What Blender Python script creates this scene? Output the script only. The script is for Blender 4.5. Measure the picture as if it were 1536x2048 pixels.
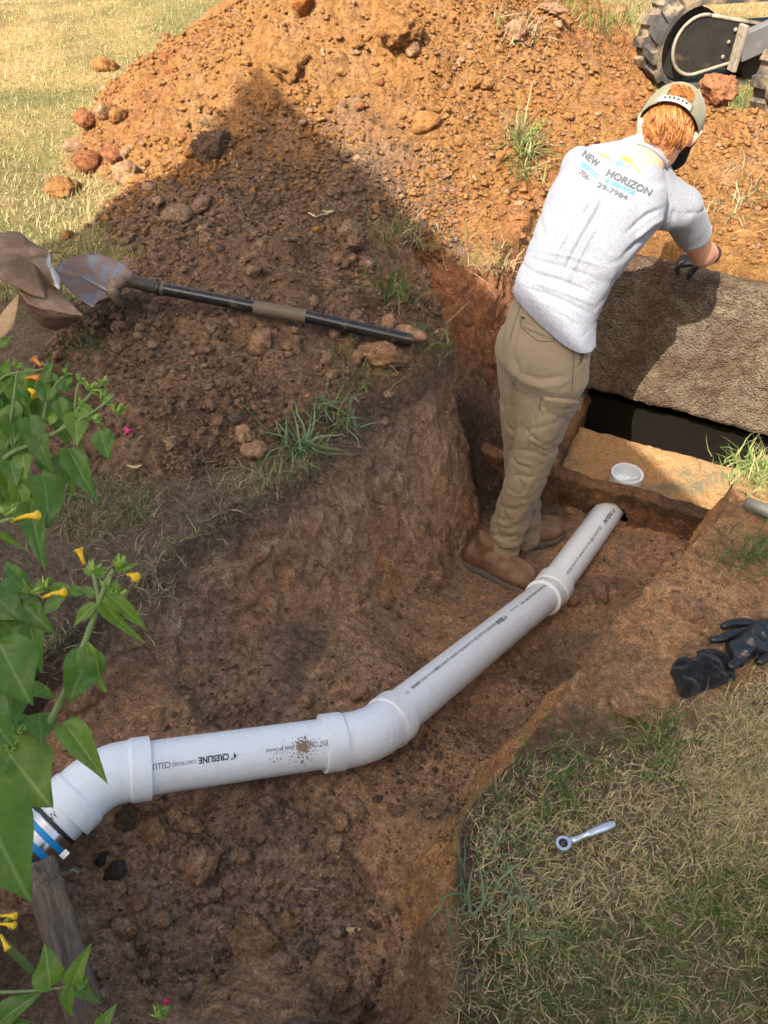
import bpy, bmesh, math, random
import numpy as np
from mathutils import Vector, Matrix, noise as mnoise
from mathutils.bvhtree import BVHTree
R = math.radians
rng = np.random.default_rng(7)
random.seed(7)
scene = bpy.context.scene
for o in list(bpy.data.objects):
    bpy.data.objects.remove(o)

# ------------------------------------------------------------------ camera
H = 1.45                     # camera height above the lawn
PITCH = R(44.5)              # looking down
F = 1540.0                   # focal length in pixels of the 1536 x 2048 photograph
cam_d = bpy.data.cameras.new('camera')
cam = bpy.data.objects.new('camera', cam_d)
scene.collection.objects.link(cam)
scene.camera = cam
cam.location = (0, 0, H)
cam.rotation_euler = (math.pi/2 - PITCH, 0, 0)
cam_d.sensor_fit = 'VERTICAL'
cam_d.sensor_height = 24.0
cam_d.lens = 24.0 * F / 2048.0
cam_d.clip_start = 0.05
cam_d.clip_end = 500
cam_d.dof.use_dof = True
cam_d.dof.focus_distance = 2.3
cam_d.dof.aperture_fstop = 11.0
scene.render.resolution_x = 768
scene.render.resolution_y = 1024

# ------------------------------------------------------------------ light
SX, SY = -0.525, -0.775      # towards the sun, horizontal metres per metre of height
SUN = Vector((SX, SY, 1.0)).normalized()
world = bpy.data.worlds.new("World")
scene.world = world
world.use_nodes = True
wn = world.node_tree.nodes
wl = world.node_tree.links
wn.clear()
wo = wn.new('ShaderNodeOutputWorld'); wb = wn.new('ShaderNodeBackground'); ws = wn.new('ShaderNodeTexSky')
ws.sky_type = 'NISHITA'
ws.sun_disc = False
ws.sun_elevation = math.asin(SUN.z)
ws.sun_rotation = math.atan2(SUN.x, SUN.y)
ws.air_density = 0.8; ws.dust_density = 4.0; ws.ozone_density = 0.5
wb.inputs[1].default_value = 0.13
wt = wn.new('ShaderNodeMix'); wt.data_type = 'RGBA'; wt.blend_type = 'MULTIPLY'; wt.inputs[0].default_value = 1.0
wt.inputs[7].default_value = (1.09, 1.0, 0.86, 1)          # hazy late-summer sky, less blue
wl.new(ws.outputs[0], wt.inputs[6]); wl.new(wt.outputs[2], wb.inputs[0]); wl.new(wb.outputs[0], wo.inputs[0])
sun_d = bpy.data.lights.new('sun', 'SUN')
sun_d.energy = 3.3
sun_d.angle = R(0.35)
sun_d.color = (1.0, 0.93, 0.80)
sun = bpy.data.objects.new('sun', sun_d)
scene.collection.objects.link(sun)
sun.rotation_euler = SUN.to_track_quat('Z', 'Y').to_euler()
scene.view_settings.view_transform = 'Standard'
scene.view_settings.look = 'None'
scene.view_settings.exposure = 1.62
scene.view_settings.gamma = 1.0
scene.view_settings.use_curve_mapping = False
scene.cycles.max_bounces = 6
scene.cycles.diffuse_bounces = 4
scene.cycles.use_denoising = True
scene.cycles.denoising_prefilter = 'FAST'

# ------------------------------------------------------------------ helpers
cP, sP = math.cos(PITCH), math.sin(PITCH)
def ray(u, v):
    t = (v - 1024) / F
    return Vector(((u - 768) / F, cP - t * sP, -(sP + t * cP)))
def PD(u, v, D):
    """the place seen at photograph pixel (u, v), D metres in front of the lens"""
    return Vector((0, 0, H)) + ray(u, v) * D
def P(u, v, z=0.0):
    r = ray(u, v)
    return Vector((0, 0, H)) + r * ((z - H) / r.z)
def depth_of(p):
    return p[1] * cP + (H - p[2]) * sP
def pix(p):
    D = depth_of(p)
    return 768 + F * p[0] / D, 1024 + F * ((H - p[2]) * cP - p[1] * sP) / D

C = bpy.context.scene.collection
def tag(o, label=None, cat=None, group=None, kind=None):
    if label: o['label'] = label
    if cat: o['category'] = cat
    if group: o['group'] = group
    if kind: o['kind'] = kind
    return o
def link(name, me, m=None, parent=None, loc=None):
    o = bpy.data.objects.new(name, me)
    C.objects.link(o)
    if m is not None and len(me.materials) == 0:
        me.materials.append(m)
    if loc is not None: o.location = loc
    if parent is not None: o.parent = parent
    return o
def empty(name, loc=(0, 0, 0), label=None, cat=None, group=None):
    o = bpy.data.objects.new(name, None)
    C.objects.link(o)
    o.location = loc
    o.empty_display_size = 0.05
    return tag(o, label, cat, group)
def child(name, me, m, root):
    """mesh given in world coordinates, hung under root (a non-rotated Empty or mesh)"""
    o = link(name, me, m, root)
    o.matrix_parent_inverse = Matrix.Translation(root.matrix_world_loc if False else root_loc(root)).inverted()
    return o
def root_loc(o):
    v = Vector((0, 0, 0))
    while o is not None:
        v += o.location
        o = o.parent if o.parent is None else None
    return v
def mesh_np(name, verts, faces, smooth=True, col=None):
    """faces: (n,3) or (n,4) array or a list of polygons"""
    me = bpy.data.meshes.new(name)
    verts = np.asarray(verts, dtype=np.float32)
    if isinstance(faces, np.ndarray):
        n, k = faces.shape
        me.vertices.add(len(verts)); me.vertices.foreach_set('co', verts.ravel())
        me.loops.add(n * k); me.loops.foreach_set('vertex_index', faces.astype(np.int32).ravel())
        me.polygons.add(n)
        me.polygons.foreach_set('loop_start', np.arange(0, n * k, k, dtype=np.int32))
        me.polygons.foreach_set('loop_total', np.full(n, k, dtype=np.int32))
        me.update(calc_edges=True)
    else:
        me.from_pydata([tuple(v) for v in verts], [], [list(map(int, f)) for f in faces])
    if smooth:
        me.polygons.foreach_set('use_smooth', np.ones(len(me.polygons), dtype=bool))
    if col is not None:
        a = me.color_attributes.new('tint', 'FLOAT_COLOR', 'POINT')
        c4 = np.ones((len(verts), 4), dtype=np.float32); c4[:, :3] = col
        a.data.foreach_set('color', c4.ravel())
    return me

# value noise on numpy arrays
def _h(ix, iy, iz, s):
    n = (ix * 374761393 + iy * 668265263 + iz * 1440670441 + s * 974634777).astype(np.uint64) & np.uint64(0xffffffff)
    n = ((n ^ (n >> np.uint64(13))) * np.uint64(1274126177)) & np.uint64(0xffffffff)
    n = ((n ^ (n >> np.uint64(16))) * np.uint64(2246822519)) & np.uint64(0xffffffff)
    n = n ^ (n >> np.uint64(15))
    return (n & np.uint64(0xffffff)).astype(np.float64) / float(0xffffff)
def vn3(x, y, z, s=0):
    xi = np.floor(x).astype(np.int64); yi = np.floor(y).astype(np.int64); zi = np.floor(z).astype(np.int64)
    fx, fy, fz = x - xi, y - yi, z - zi
    fx = fx * fx * (3 - 2 * fx); fy = fy * fy * (3 - 2 * fy); fz = fz * fz * (3 - 2 * fz)
    r = 0
    for a in (0, 1):
        wx = fx if a else 1 - fx
        for b in (0, 1):
            wy = fy if b else 1 - fy
            for c in (0, 1):
                wz = fz if c else 1 - fz
                r = r + wx * wy * wz * _h(xi + a, yi + b, zi + c, s)
    return r * 2 - 1
def vn2(x, y, s=0):
    xi = np.floor(x).astype(np.int64); yi = np.floor(y).astype(np.int64); zi = np.zeros_like(xi)
    fx, fy = x - xi, y - yi
    fx = fx * fx * (3 - 2 * fx); fy = fy * fy * (3 - 2 * fy)
    r = 0
    for a in (0, 1):
        wx = fx if a else 1 - fx
        for b in (0, 1):
            wy = fy if b else 1 - fy
            r = r + wx * wy * _h(xi + a, yi + b, zi, s)
    return r * 2 - 1
def fbm2(x, y, f, oct=4, s=0, g=0.5):
    r = 0; a = 1; t = 0
    for i in range(oct):
        r = r + a * vn2(x * f + 17.3 * i, y * f - 9.1 * i, s + i); t += a
        a *= g; f *= 2.03
    return r / t
def fbm3(p, f, oct=3, s=0, g=0.5):
    r = 0; a = 1; t = 0
    for i in range(oct):
        r = r + a * vn3(p[..., 0] * f + 7.7 * i, p[..., 1] * f, p[..., 2] * f - 3.1 * i, s + i); t += a
        a *= g; f *= 2.03
    return r / t
def bumps(x, y, cell, s, fill=0.7):
    """height of clods (lumpy domes) of random size packed on a jittered grid"""
    gx, gy = x / cell, y / cell
    xi = np.floor(gx).astype(np.int64); yi = np.floor(gy).astype(np.int64)
    out = np.zeros_like(x)
    z0 = np.zeros_like(xi)
    for a in (-1, 0, 1):
        for b in (-1, 0, 1):
            cx, cy = xi + a, yi + b
            px = cx + _h(cx, cy, z0, s); py = cy + _h(cx, cy, z0, s + 1)
            r = 0.2 + 0.55 * _h(cx, cy, z0, s + 2) ** 1.6
            on = _h(cx, cy, z0, s + 3) < fill
            an = _h(cx, cy, z0, s + 4) * 3.14
            el = 0.65 + 0.35 * _h(cx, cy, z0, s + 5)
            dx, dy = gx - px, gy - py
            u = dx * np.cos(an) + dy * np.sin(an); v = (-dx * np.sin(an) + dy * np.cos(an)) / el
            q = 1 - (u * u + v * v) / (r * r)
            out = np.maximum(out, np.where(on & (q > 0), np.sqrt(np.maximum(q, 0)) * r, 0))
    return out * cell
def sstep(a, b, x):
    t = np.clip((x - a) / (b - a), 0, 1)
    return t * t * (3 - 2 * t)

# ------------------------------------------------------------------ materials
def nodes(name):
    m = bpy.data.materials.new(name)
    m.use_nodes = True
    nt = m.node_tree
    b = nt.nodes['Principled BSDF']
    return m, nt, b
def mix_rgb(nt, f, a, b, mode='MIX'):
    n = nt.nodes.new('ShaderNodeMix'); n.data_type = 'RGBA'; n.blend_type = mode
    for s, v in ((0, f), (6, a), (7, b)):
        if isinstance(v, (int, float)): n.inputs[s].default_value = v
        elif isinstance(v, tuple): n.inputs[s].default_value = (*v, 1)
        else: nt.links.new(v, n.inputs[s])
    return n.outputs[2]
def noise_node(nt, scale, detail=4, rough=0.6, coord='Object', stretch=None, dist=0.0):
    if coord == 'World':
        src = nt.nodes.new('ShaderNodeNewGeometry').outputs['Position']
    else:
        src = nt.nodes.new('ShaderNodeTexCoord').outputs[coord]
    if stretch:
        mp = nt.nodes.new('ShaderNodeMapping'); mp.inputs['Scale'].default_value = stretch
        nt.links.new(src, mp.inputs[0]); src = mp.outputs[0]
    n = nt.nodes.new('ShaderNodeTexNoise')
    n.inputs['Scale'].default_value = scale; n.inputs['Detail'].default_value = detail
    n.inputs['Roughness'].default_value = rough; n.inputs['Distortion'].default_value = dist
    nt.links.new(src, n.inputs['Vector'])
    return n
def ramp(nt, src, stops):
    r = nt.nodes.new('ShaderNodeValToRGB')
    e = r.color_ramp.elements
    while len(e) < len(stops): e.new(0.5)
    for el, (p, c) in zip(e, stops):
        el.position = p; el.color = (*c, 1) if isinstance(c, tuple) else (c, c, c, 1)
    nt.links.new(src, r.inputs[0])
    return r.outputs[0]
def add_bump(nt, b, heights, base=None):
    prev = None
    for src, strength, dist in heights:
        bn = nt.nodes.new('ShaderNodeBump')
        bn.inputs['Strength'].default_value = strength; bn.inputs['Distance'].default_value = dist
        nt.links.new(src, bn.inputs['Height'])
        if prev is not None: nt.links.new(prev, bn.inputs['Normal'])
        prev = bn.outputs[0]
    nt.links.new(prev, b.inputs['Normal'])
def simple(name, col, rough=0.6, metal=0.0, var=0.15, vscale=30, bump=0.0, bscale=80, bdist=0.002, spec=0.5, dirt=None, dscale=6, damt=(0.5, 0.7), stretch=None):
    m, nt, b = nodes(name)
    n = noise_node(nt, vscale, 5, stretch=stretch)
    lo = tuple(max(0, c * (1 - var)) for c in col); hi = tuple(min(1, c * (1 + var)) for c in col)
    c = ramp(nt, n.outputs[0], [(0.3, lo), (0.7, hi)])
    if dirt:
        d = noise_node(nt, dscale, 6, 0.65)
        f = ramp(nt, d.outputs[0], [(damt[0], 0.0), (damt[1], 1.0)])
        c = mix_rgb(nt, f, c, dirt)
    nt.links.new(c, b.inputs['Base Color'])
    b.inputs['Roughness'].default_value = rough; b.inputs['Metallic'].default_value = metal
    b.inputs['Specular IOR Level'].default_value = spec
    if bump > 0:
        bn = noise_node(nt, bscale, 5, 0.65, stretch=stretch)
        add_bump(nt, b, [(bn.outputs[0], bump, bdist)])
    return m
def tinted(name, rough=1.0, grain=0.55, gscale=160, bump=0.9, trans=0.0, spec=0.2, soil=True):
    """colour from the 'tint' attribute (what the thing is made of), varied by grain"""
    m, nt, b = nodes(name)
    at = nt.nodes.new('ShaderNodeAttribute'); at.attribute_name = 'tint'
    c = at.outputs['Color']
    if soil:
        n1 = noise_node(nt, gscale, 6, 0.75, 'World')
        g = ramp(nt, n1.outputs[0], [(0.30, 1 - grain), (0.70, 1 + grain)])
        n6 = noise_node(nt, 48, 7, 0.78, 'World')
        c = mix_rgb(nt, 1.0, c, ramp(nt, n6.outputs[0], [(0.34, (0.58, 0.56, 0.54)), (0.5, (1.0, 1.0, 1.0)), (0.66, (1.38, 1.40, 1.42))]), 'MULTIPLY')
        c = mix_rgb(nt, 1.0, c, g, 'MULTIPLY')
        n5 = noise_node(nt, 420, 3, 0.8, 'World')
        c = mix_rgb(nt, 1.0, c, ramp(nt, n5.outputs[0], [(0.3, 0.72), (0.7, 1.30)]), 'MULTIPLY')
        n2 = noise_node(nt, 14, 6, 0.7, 'World')
        g2 = ramp(nt, n2.outputs[0], [(0.3, (0.80, 0.78, 0.76)), (0.7, (1.18, 1.2, 1.22))])
        c = mix_rgb(nt, 1.0, c, g2, 'MULTIPLY')
        vo = nt.nodes.new('ShaderNodeTexVoronoi'); vo.inputs['Scale'].default_value = 95
        nt.links.new(nt.nodes.new('ShaderNodeNewGeometry').outputs['Position'], vo.inputs['Vector'])
        n3 = noise_node(nt, 220, 5, 0.8, 'World'); n4 = noise_node(nt, 60, 5, 0.7, 'World')
        inv = nt.nodes.new('ShaderNodeMath'); inv.operation = 'SUBTRACT'; inv.inputs[0].default_value = 1
        nt.links.new(vo.outputs['Distance'], inv.inputs[1])
        add_bump(nt, b, [(n4.outputs[0], min(1, bump * 1.1), 0.028), (inv.outputs[0], bump * 0.6, 0.008), (n3.outputs[0], min(1, bump * 1.1), 0.010)])
    nt.links.new(c, b.inputs['Base Color'])
    b.inputs['Roughness'].default_value = rough
    b.inputs['Specular IOR Level'].default_value = spec
    if trans > 0:
        out = nt.nodes['Material Output']
        tr = nt.nodes.new('ShaderNodeBsdfTranslucent'); mx = nt.nodes.new('ShaderNodeMixShader')
        mx.inputs[0].default_value = trans
        nt.links.new(c, tr.inputs[0]); nt.links.new(b.outputs[0], mx.inputs[1]); nt.links.new(tr.outputs[0], mx.inputs[2])
        nt.links.new(mx.outputs[0], out.inputs[0])
    return m
M_SOIL = tinted('soil')
M_GRASS = tinted('grass_blade', rough=0.7, trans=0.3, soil=False)

# soil colours (what the earth is made of)
ORANGE = np.array((0.375, 0.185, 0.066)); RED = np.array((0.32, 0.125, 0.055)); BROWN = np.array((0.250, 0.162, 0.108))
TOPSOIL = np.array((0.120, 0.085, 0.063)); PALE = np.array((0.36, 0.215, 0.12)); DARK = np.array((0.035, 0.026, 0.022))
CLAY = np.array((0.325, 0.195, 0.115)); STRAW = np.array((0.52, 0.40, 0.17))
# ------------------------------------------------------------------ ground: lawn, spoil heaps, trench
TA = Vector((0.62, 2.36)); TE = Vector((0.908, -0.419)); TN = Vector((0.419, 0.908))   # tank front: origin, along, away
def tk(e, n, z=0.0):
    q = TA + TE * e + TN * n
    return Vector((q.x, q.y, z))
top_px = [(-700, 1500), (-250, 1420), (0, 1340), (140, 1290), (250, 1205), (340, 1120), (430, 1050), (540, 985), (600, 950), (650, 900),
          (720, 835), (800, 770), (870, 735), (905, 700), (880, 655), (835, 600), (800, 545), (810, 505), (870, 508), (930, 528), (1000, 530), (1045, 495), (1070, 455)]
top_poly = [tuple(P(u, v, 0.0).xy) for u, v in top_px]
top_poly += [tuple(tk(e, n).xy) for e, n in ((-0.12, 0.82), (0.1, 0.745), (0.4, 0.745), (0.8, 0.745), (1.3, 0.74), (1.6, 0.5), (1.5, 0.0))]
right_px = [(1600, 870), (1500, 935), (1462, 1000), (1440, 1040), (1300, 1150), (1232, 1230), (1180, 1310), (1120, 1400), (1060, 1480),
            (1000, 1560), (930, 1640), (925, 1750), (920, 1900), (905, 2048)]
right_w = [tuple(P(u, v, 0.0).xy) for u, v in right_px]
top_poly += right_w
top_poly += [(0.05, 0.27), (-0.15, 0.30), (-0.38, 0.28), (-0.48, 0.35), (-0.56, 0.45), (-0.62, 0.49), (-1.0, 0.46), (-1.5, 0.46)]
bot_px = [(-700, 1640, -.2), (-250, 1560, -.2), (60, 1445, -.2), (200, 1432, -.22), (400, 1378, -.27), (560, 1312, -.38), (650, 1290, -.45), (760, 1245, -.55),
          (860, 1188, -.68), (925, 1125, -.78), (955, 1040, -.79), (960, 950, -.75), (940, 850, -.55), (905, 790, -.40), (890, 745, -.33), (885, 700, -.24), (940, 690, -.24), (1030, 720, -.42)]
bot_poly = [tuple(P(*q).xy) for q in bot_px]
bot_poly += [tuple(tk(e, n).xy) for e, n in ((-0.10, 0.60), (0.1, 0.69), (0.4, 0.69), (0.8, 0.69), (1.2, 0.68), (1.45, 0.45), (1.38, 0.05))]
bot_poly += [tuple(tk(0.85, -0.02).xy), tuple(tk(0.72, -0.06).xy)]
inset = [.09, .10, .10, .11, .12, .12, .12, .11, .12, .13, .12]
for (x, y), d in zip(right_w[4:], inset[:10]):
    bot_poly.append((x - d * 0.95, y + d * 0.45 if y > .75 else y + 0.01))
bot_poly += [(0.0, 0.40), (-0.10, 0.46), (-0.28, 0.47), (-0.42, 0.42), (-0.46, 0.44), (-0.51, 0.50), (-0.60, 0.54), (-1.0, 0.53), (-1.5, 0.53)]

def poly_sd(x, y, poly):
    """signed distance, positive inside"""
    p = np.array(poly); q = np.roll(p, -1, axis=0)
    d = np.full(x.shape, 1e9); ins = np.zeros(x.shape, dtype=bool)
    for (ax, ay), (bx, by) in zip(p, q):
        ex, ey = bx - ax, by - ay
        t = np.clip(((x - ax) * ex + (y - ay) * ey) / (ex * ex + ey * ey + 1e-12), 0, 1)
        d = np.minimum(d, (x - ax - t * ex) ** 2 + (y - ay - t * ey) ** 2)
        c = (ay > y) != (by > y)
        xx = ax + (y - ay) / (ey if abs(ey) > 1e-9 else 1e-9) * ex
        ins ^= c & (x < xx)
    return np.where(ins, 1, -1) * np.sqrt(d)
def seg_d(x, y, a, b):
    ex, ey = b[0] - a[0], b[1] - a[1]
    t = np.clip(((x - a[0]) * ex + (y - a[1]) * ey) / (ex * ex + ey * ey + 1e-12), 0, 1)
    return np.sqrt((x - a[0] - t * ex) ** 2 + (y - a[1] - t * ey) ** 2), t
floor_pts = [(60, 1750, -.20), (300, 1680, -.24), (500, 1850, -.26), (500, 1600, -.245), (680, 1560, -.27), (800, 1440, -.40), (850, 1700, -.27), (700, 1380, -.36),
             (930, 1330, -.60), (1080, 1215, -.75), (1200, 1060, -.79), (1000, 1160, -.79), (1090, 1085, -.79), (980, 900, -.66), (930, 800, -.42),
             (890, 700, -.30), (1040, 700, -.45), (1000, 1000, -.79), (300, 1470, -.215), (500, 1400, -.27), (200, 1930, -.21), (650, 1930, -.235), (1050, 850, -.7),
             (1250, 1090, -.78), (1330, 1060, -.76), (1100, 1330, -.70), (1000, 1420, -.52), (900, 1560, -.32)]
FP = np.array([(*P(u, v, z).xy, z) for u, v, z in floor_pts])
def floor_z(x, y):
    w = 0; s = 0
    for fx, fy, fz in FP:
        k = 1 / ((x - fx) ** 2 + (y - fy) ** 2 + 0.006) ** 2
        w = w + k; s = s + k * fz
    return s / w
def pile_z(x, y):
    wx = x + 0.10 * fbm2(x, y, 2.2, 3, 31); wy = y + 0.10 * fbm2(x, y, 2.2, 3, 57)
    d, t = seg_d(wx, wy, (-0.05, 4.75), (0.2, 6.3)); a = 1.03 - 0.63 * d
    d, t = seg_d(wx, wy, (0.50, 4.15), (1.0, 4.05)); b = 0.58 - 0.16 * t - 0.56 * d
    d, t = seg_d(wx, wy, (1.05, 3.98), (1.7, 3.62)); c = 0.40 - 0.10 * t - 0.46 * d
    d, t = seg_d(wx, wy, (1.7, 3.62), (3.0, 3.2)); c2 = 0.30 - 0.46 * d
    d, t = seg_d(wx, wy, (-1.25, 4.05), (-0.9, 3.9)); e = 0.13 - 0.32 * d
    d, t = seg_d(wx, wy, (0.22, 3.18), (1.05, 3.12)); e = np.maximum(e, 0.14 - 0.42 * d)
    d, t = seg_d(wx, wy, (1.10, 3.15), (2.2, 2.75)); e = np.maximum(e, 0.09 - 0.30 * d)
    d, t = seg_d(wx, wy, (-0.45, 3.15), (-0.9, 3.35)); e = np.maximum(e, 0.17 - 0.40 * d)
    k = 22.0
    h = np.log(1 + np.exp(k * a) + np.exp(k * b) + np.exp(k * c) + np.exp(k * c2) + np.exp(k * e)) / k - 0.0
    h = np.where(np.maximum.reduce([a, b, c, c2, e]) > 3, 0, h)
    return np.maximum(h - 0.03, 0)
def mound_z(x, y):
    wx = x + 0.06 * fbm2(x, y, 3.0, 3, 91); wy = y + 0.06 * fbm2(x, y, 3.0, 3, 97)
    dx, dy = wx + 0.40, wy - 2.50
    an = R(28)
    u = (dx * math.cos(an) - dy * math.sin(an) * 1.0); v = (dx * math.sin(an) + dy * math.cos(an))
    r = np.sqrt((u / 0.67) ** 2 + (v / 1.05) ** 2)
    return 0.235 * np.clip(1 - r, 0, 1) ** 0.75 * sstep(0, 0.12, 1 - r)
def tank_local(x, y):
    return (x - TA.x) * TE.x + (y - TA.y) * TE.y, (x - TA.x) * TN.x + (y - TA.y) * TN.y
def base_field(x, y):
    """coarse shape and the masks that go with it"""
    wx = x + 0.022 * fbm2(x, y, 5, 3, 11) + 0.008 * fbm2(x, y, 28, 2, 12)
    wy = y + 0.022 * fbm2(x, y, 5, 3, 13) + 0.008 * fbm2(x, y, 28, 2, 14)
    dT = poly_sd(wx, wy, top_poly); dB = poly_sd(wx, wy, bot_poly)
    inside = dT > 0
    fr = np.where(inside, np.clip(dT, 0, 9) / (np.clip(dT, 0, 9) + np.clip(-dB, 0, 9) + 1e-6), 0)
    fr = np.where(inside & (dB > 0), 1, fr)
    pz = pile_z(x, y); mz = mound_z(x, y)
    lawn = 0.012 * fbm2(x, y, 1.3, 3, 3)
    top = lawn + np.maximum(pz, mz)
    top = top - 0.13 * sstep(-0.46, -0.58, x) * sstep(0.80, 0.62, y)
    # edge of the left bank sags a little towards the trench
    fz = floor_z(x, y)
    f2 = fr * fr * (3 - 2 * fr) * 0.35 + 0.65 * fr
    f2 = f2 ** 0.88
    z = top * (1 - f2) + fz * f2
    # near left corner: the plant bed sits a little lower
    e, n = tank_local(x, y)
    cav = (e > 0.06) & (e < 1.6) & (n > 0.03) & (n < 0.66) & (dT > 0.03)
    z = np.where(cav, np.minimum(z, -1.5), z)
    return z, dT, dB, fr, pz, mz, cav
def full_field(x, y):
    z, dT, dB, fr, pz, mz, cav = base_field(x, y)
    pile = sstep(0.0, 0.05, pz); mound = sstep(0.0, 0.03, mz)
    wall = np.clip(4 * fr * (1 - fr), 0, 1); flr = sstep(0.85, 1.0, fr)
    crumb = np.maximum(pile, mound) * (fr < 0.05)
    n1 = fbm2(x, y, 6, 4, 201)
    rough = sstep(-0.35, 0.35, fbm2(x, y, 3.2, 3, 203))
    near = (x > -3.2) & (x < 3.2) & (y < 7.5)
    b1 = bumps(x, y, 0.13, 300, 0.35); b2 = bumps(x, y, 0.055, 310, 0.75); b3 = bumps(x, y, 0.026, 320, 0.9)
    zz = z + crumb * (0.035 * n1 + b1 * 0.50 * rough + b2 * (0.25 + 0.45 * rough) + b3 * 0.45)
    # broken slabs and gullies down the heap
    zz = zz + pile * (fr < 0.05) * 0.06 * np.abs(fbm2(x, y, 1.9, 3, 205))
    fl = flr * (~cav)
    patch = np.maximum(sstep(-0.1, 0.35, fbm2(x, y, 3.5, 3, 207)), sstep(0.32, 0.18, np.hypot(x + 0.26, y - 0.60)) * 0.9)
    zz = zz + fl * (0.014 * n1 + patch * (b1 * 0.22 + b2 * 0.42 + b3 * 0.42) + (1 - patch) * b3 * 0.10)
    bare = (1 - pile) * (1 - mound) * (fr < 0.02)
    zz = zz + bare * (0.006 * n1 + b3 * 0.16 * sstep(0.0, -0.35, -np.abs(dT)) )
    edge = np.exp(-(dT / 0.10) ** 2) * (dT < 0.0) * (1 - pile)
    zz = zz + edge * (0.018 * np.abs(fbm2(x, y, 14, 3, 209)) + b2 * 0.35)
    return zz, dT, dB, fr, pile, mound, cav, patch, rough, z

ys = [-1.2]
while ys[-1] < 9.0:
    y0 = ys[-1]
    d = 0.0042 + 0.0017 * max(y0 - 0.6, 0) ** 1.35
    if 2.62 < y0 < 3.12: d *= 0.5
    if y0 < 0.2: d = 0.02 if y0 < 0.0 else 0.008
    ys.append(y0 + d)
step = 0.06
while ys[-1] < 90:
    ys.append(ys[-1] + step); step *= 1.22
ys = np.array(ys); NY = len(ys); NX = 620
U = np.linspace(-1, 1, 520)
half = 1.05 + 0.47 * np.clip(ys, 0, 9)
GX = np.zeros((NY, NX)); GY = np.repeat(ys[:, None], NX, axis=1)
xs_u = U[None, :] * half[:, None]
zc = base_field(xs_u, np.repeat(ys[:, None], len(U), axis=1))[0]
zc = np.maximum(zc, -0.9)
dx = np.diff(xs_u, axis=1); dz = np.diff(zc, axis=1)
w = np.sqrt(dx ** 2 + (1.0 * dz) ** 2) + dx * 0.3
ker = np.ones(9) / 9
w = np.apply_along_axis(lambda c: np.convolve(np.pad(c, 4, mode='edge'), ker, 'valid'), 0, w)
cdf = np.concatenate([np.zeros((NY, 1)), np.cumsum(w, axis=1)], axis=1); cdf /= cdf[:, -1:]
tgt = np.linspace(0, 1, NX - 24)
for j in range(NY):
    inner = np.interp(tgt, cdf[j], xs_u[j])
    ext = np.array([0.15, 0.4, 0.8, 1.4, 2.4, 4, 6.5, 10, 16, 26, 45, 90.0])
    GX[j] = np.concatenate([inner[0] - ext[::-1], inner, inner[-1] + ext])
Z, dT, dB, FR, PILE, MOUND, CAV, PATCH, ROUGH, ZB = full_field(GX, GY)
Pn = np.stack([GX, GY, Z], axis=-1)
# rough the faces of the banks along their own normals
Pb = np.stack([GX, GY, ZB], axis=-1)
du = np.gradient(Pb, axis=1); dv = np.gradient(Pb, axis=0)
N = np.cross(du, dv); N /= (np.linalg.norm(N, axis=-1, keepdims=True) + 1e-12)
wl_ = sstep(0.02, 0.2, FR) * (1 - sstep(0.93, 1.0, FR)) * (GY < 4.5)
q = Pn.copy(); q[..., 2] *= 0.8
n_big = fbm3(q, 5.5, 3, 401); n_mid = fbm3(q, 24, 3, 411); 
streak = np.abs(fbm3(Pn * np.array([1.0, 1.0, 0.35]) , 16, 3, 421))
cr = 1 - np.abs(fbm3(q, 11, 3, 431)) * 3
smoothzone = sstep(0.0, 0.5, fbm3(q, 3.3, 2, 441))
rz = 1 - 0.75 * smoothzone
disp = wl_ * (0.036 * n_big + rz * (0.012 * n_mid - 0.012 * streak) + 0.006 * np.clip(cr, 0, 1) * rz + 0.008 * rz * fbm3(Pn, 55, 3, 433) - 0.014 * (1 - sstep(0, 0.10, np.abs(fbm3(q, 7, 3, 435)))) * rz)
gen = (1 - wl_) * (GY < 7) * ((PILE + MOUND + sstep(0.9, 1, FR)).clip(0, 1) * (0.012 * fbm3(Pn, 42, 3, 451) + 0.006 * fbm3(Pn, 110, 2, 457)) + (PILE + MOUND).clip(0, 1) * (0.030 * fbm3(Pn, 9, 3, 453) - 0.022 * np.abs(fbm3(Pn, 6, 3, 455))))
disp = np.where(CAV, 0, disp)
Pn = Pn + N * disp[..., None]
Pn[..., 2] += np.where(CAV, 0, gen)
# what the earth is made of, place by place, plus some painted shade
X_, Y_ = GX, GY
nA = fbm2(X_, Y_, 2.6, 4, 501); nB = fbm2(X_, Y_, 9, 4, 503); nC = fbm2(X_, Y_, 1.1, 3, 505); nF = fbm2(X_, Y_, 60, 2, 507)
def lerp(a, b, t): return a + (b - a) * t[..., None]
lawn_c = lerp(np.broadcast_to(np.array((0.27, 0.21, 0.085)), X_.shape + (3,)), np.array((0.44, 0.31, 0.13)), sstep(-0.3, 0.3, nA))
lawn_c = lerp(lawn_c, np.array((0.17, 0.20, 0.06)), 0.4 * sstep(0.0, 0.4, nC))
nearlawn = sstep(2.9, 2.0, Y_ + 0.3 * nA)
lawn_c = lerp(lawn_c, np.array((0.22, 0.165, 0.10)), nearlawn)
col = lawn_c
bank_bare = np.exp(-(np.clip(-dT, 0, 9) / (0.16 + 0.10 * nA)) ** 2) * (dT < 0)
rb = (X_ > 0.0) & (Y_ < 1.9)
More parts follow.
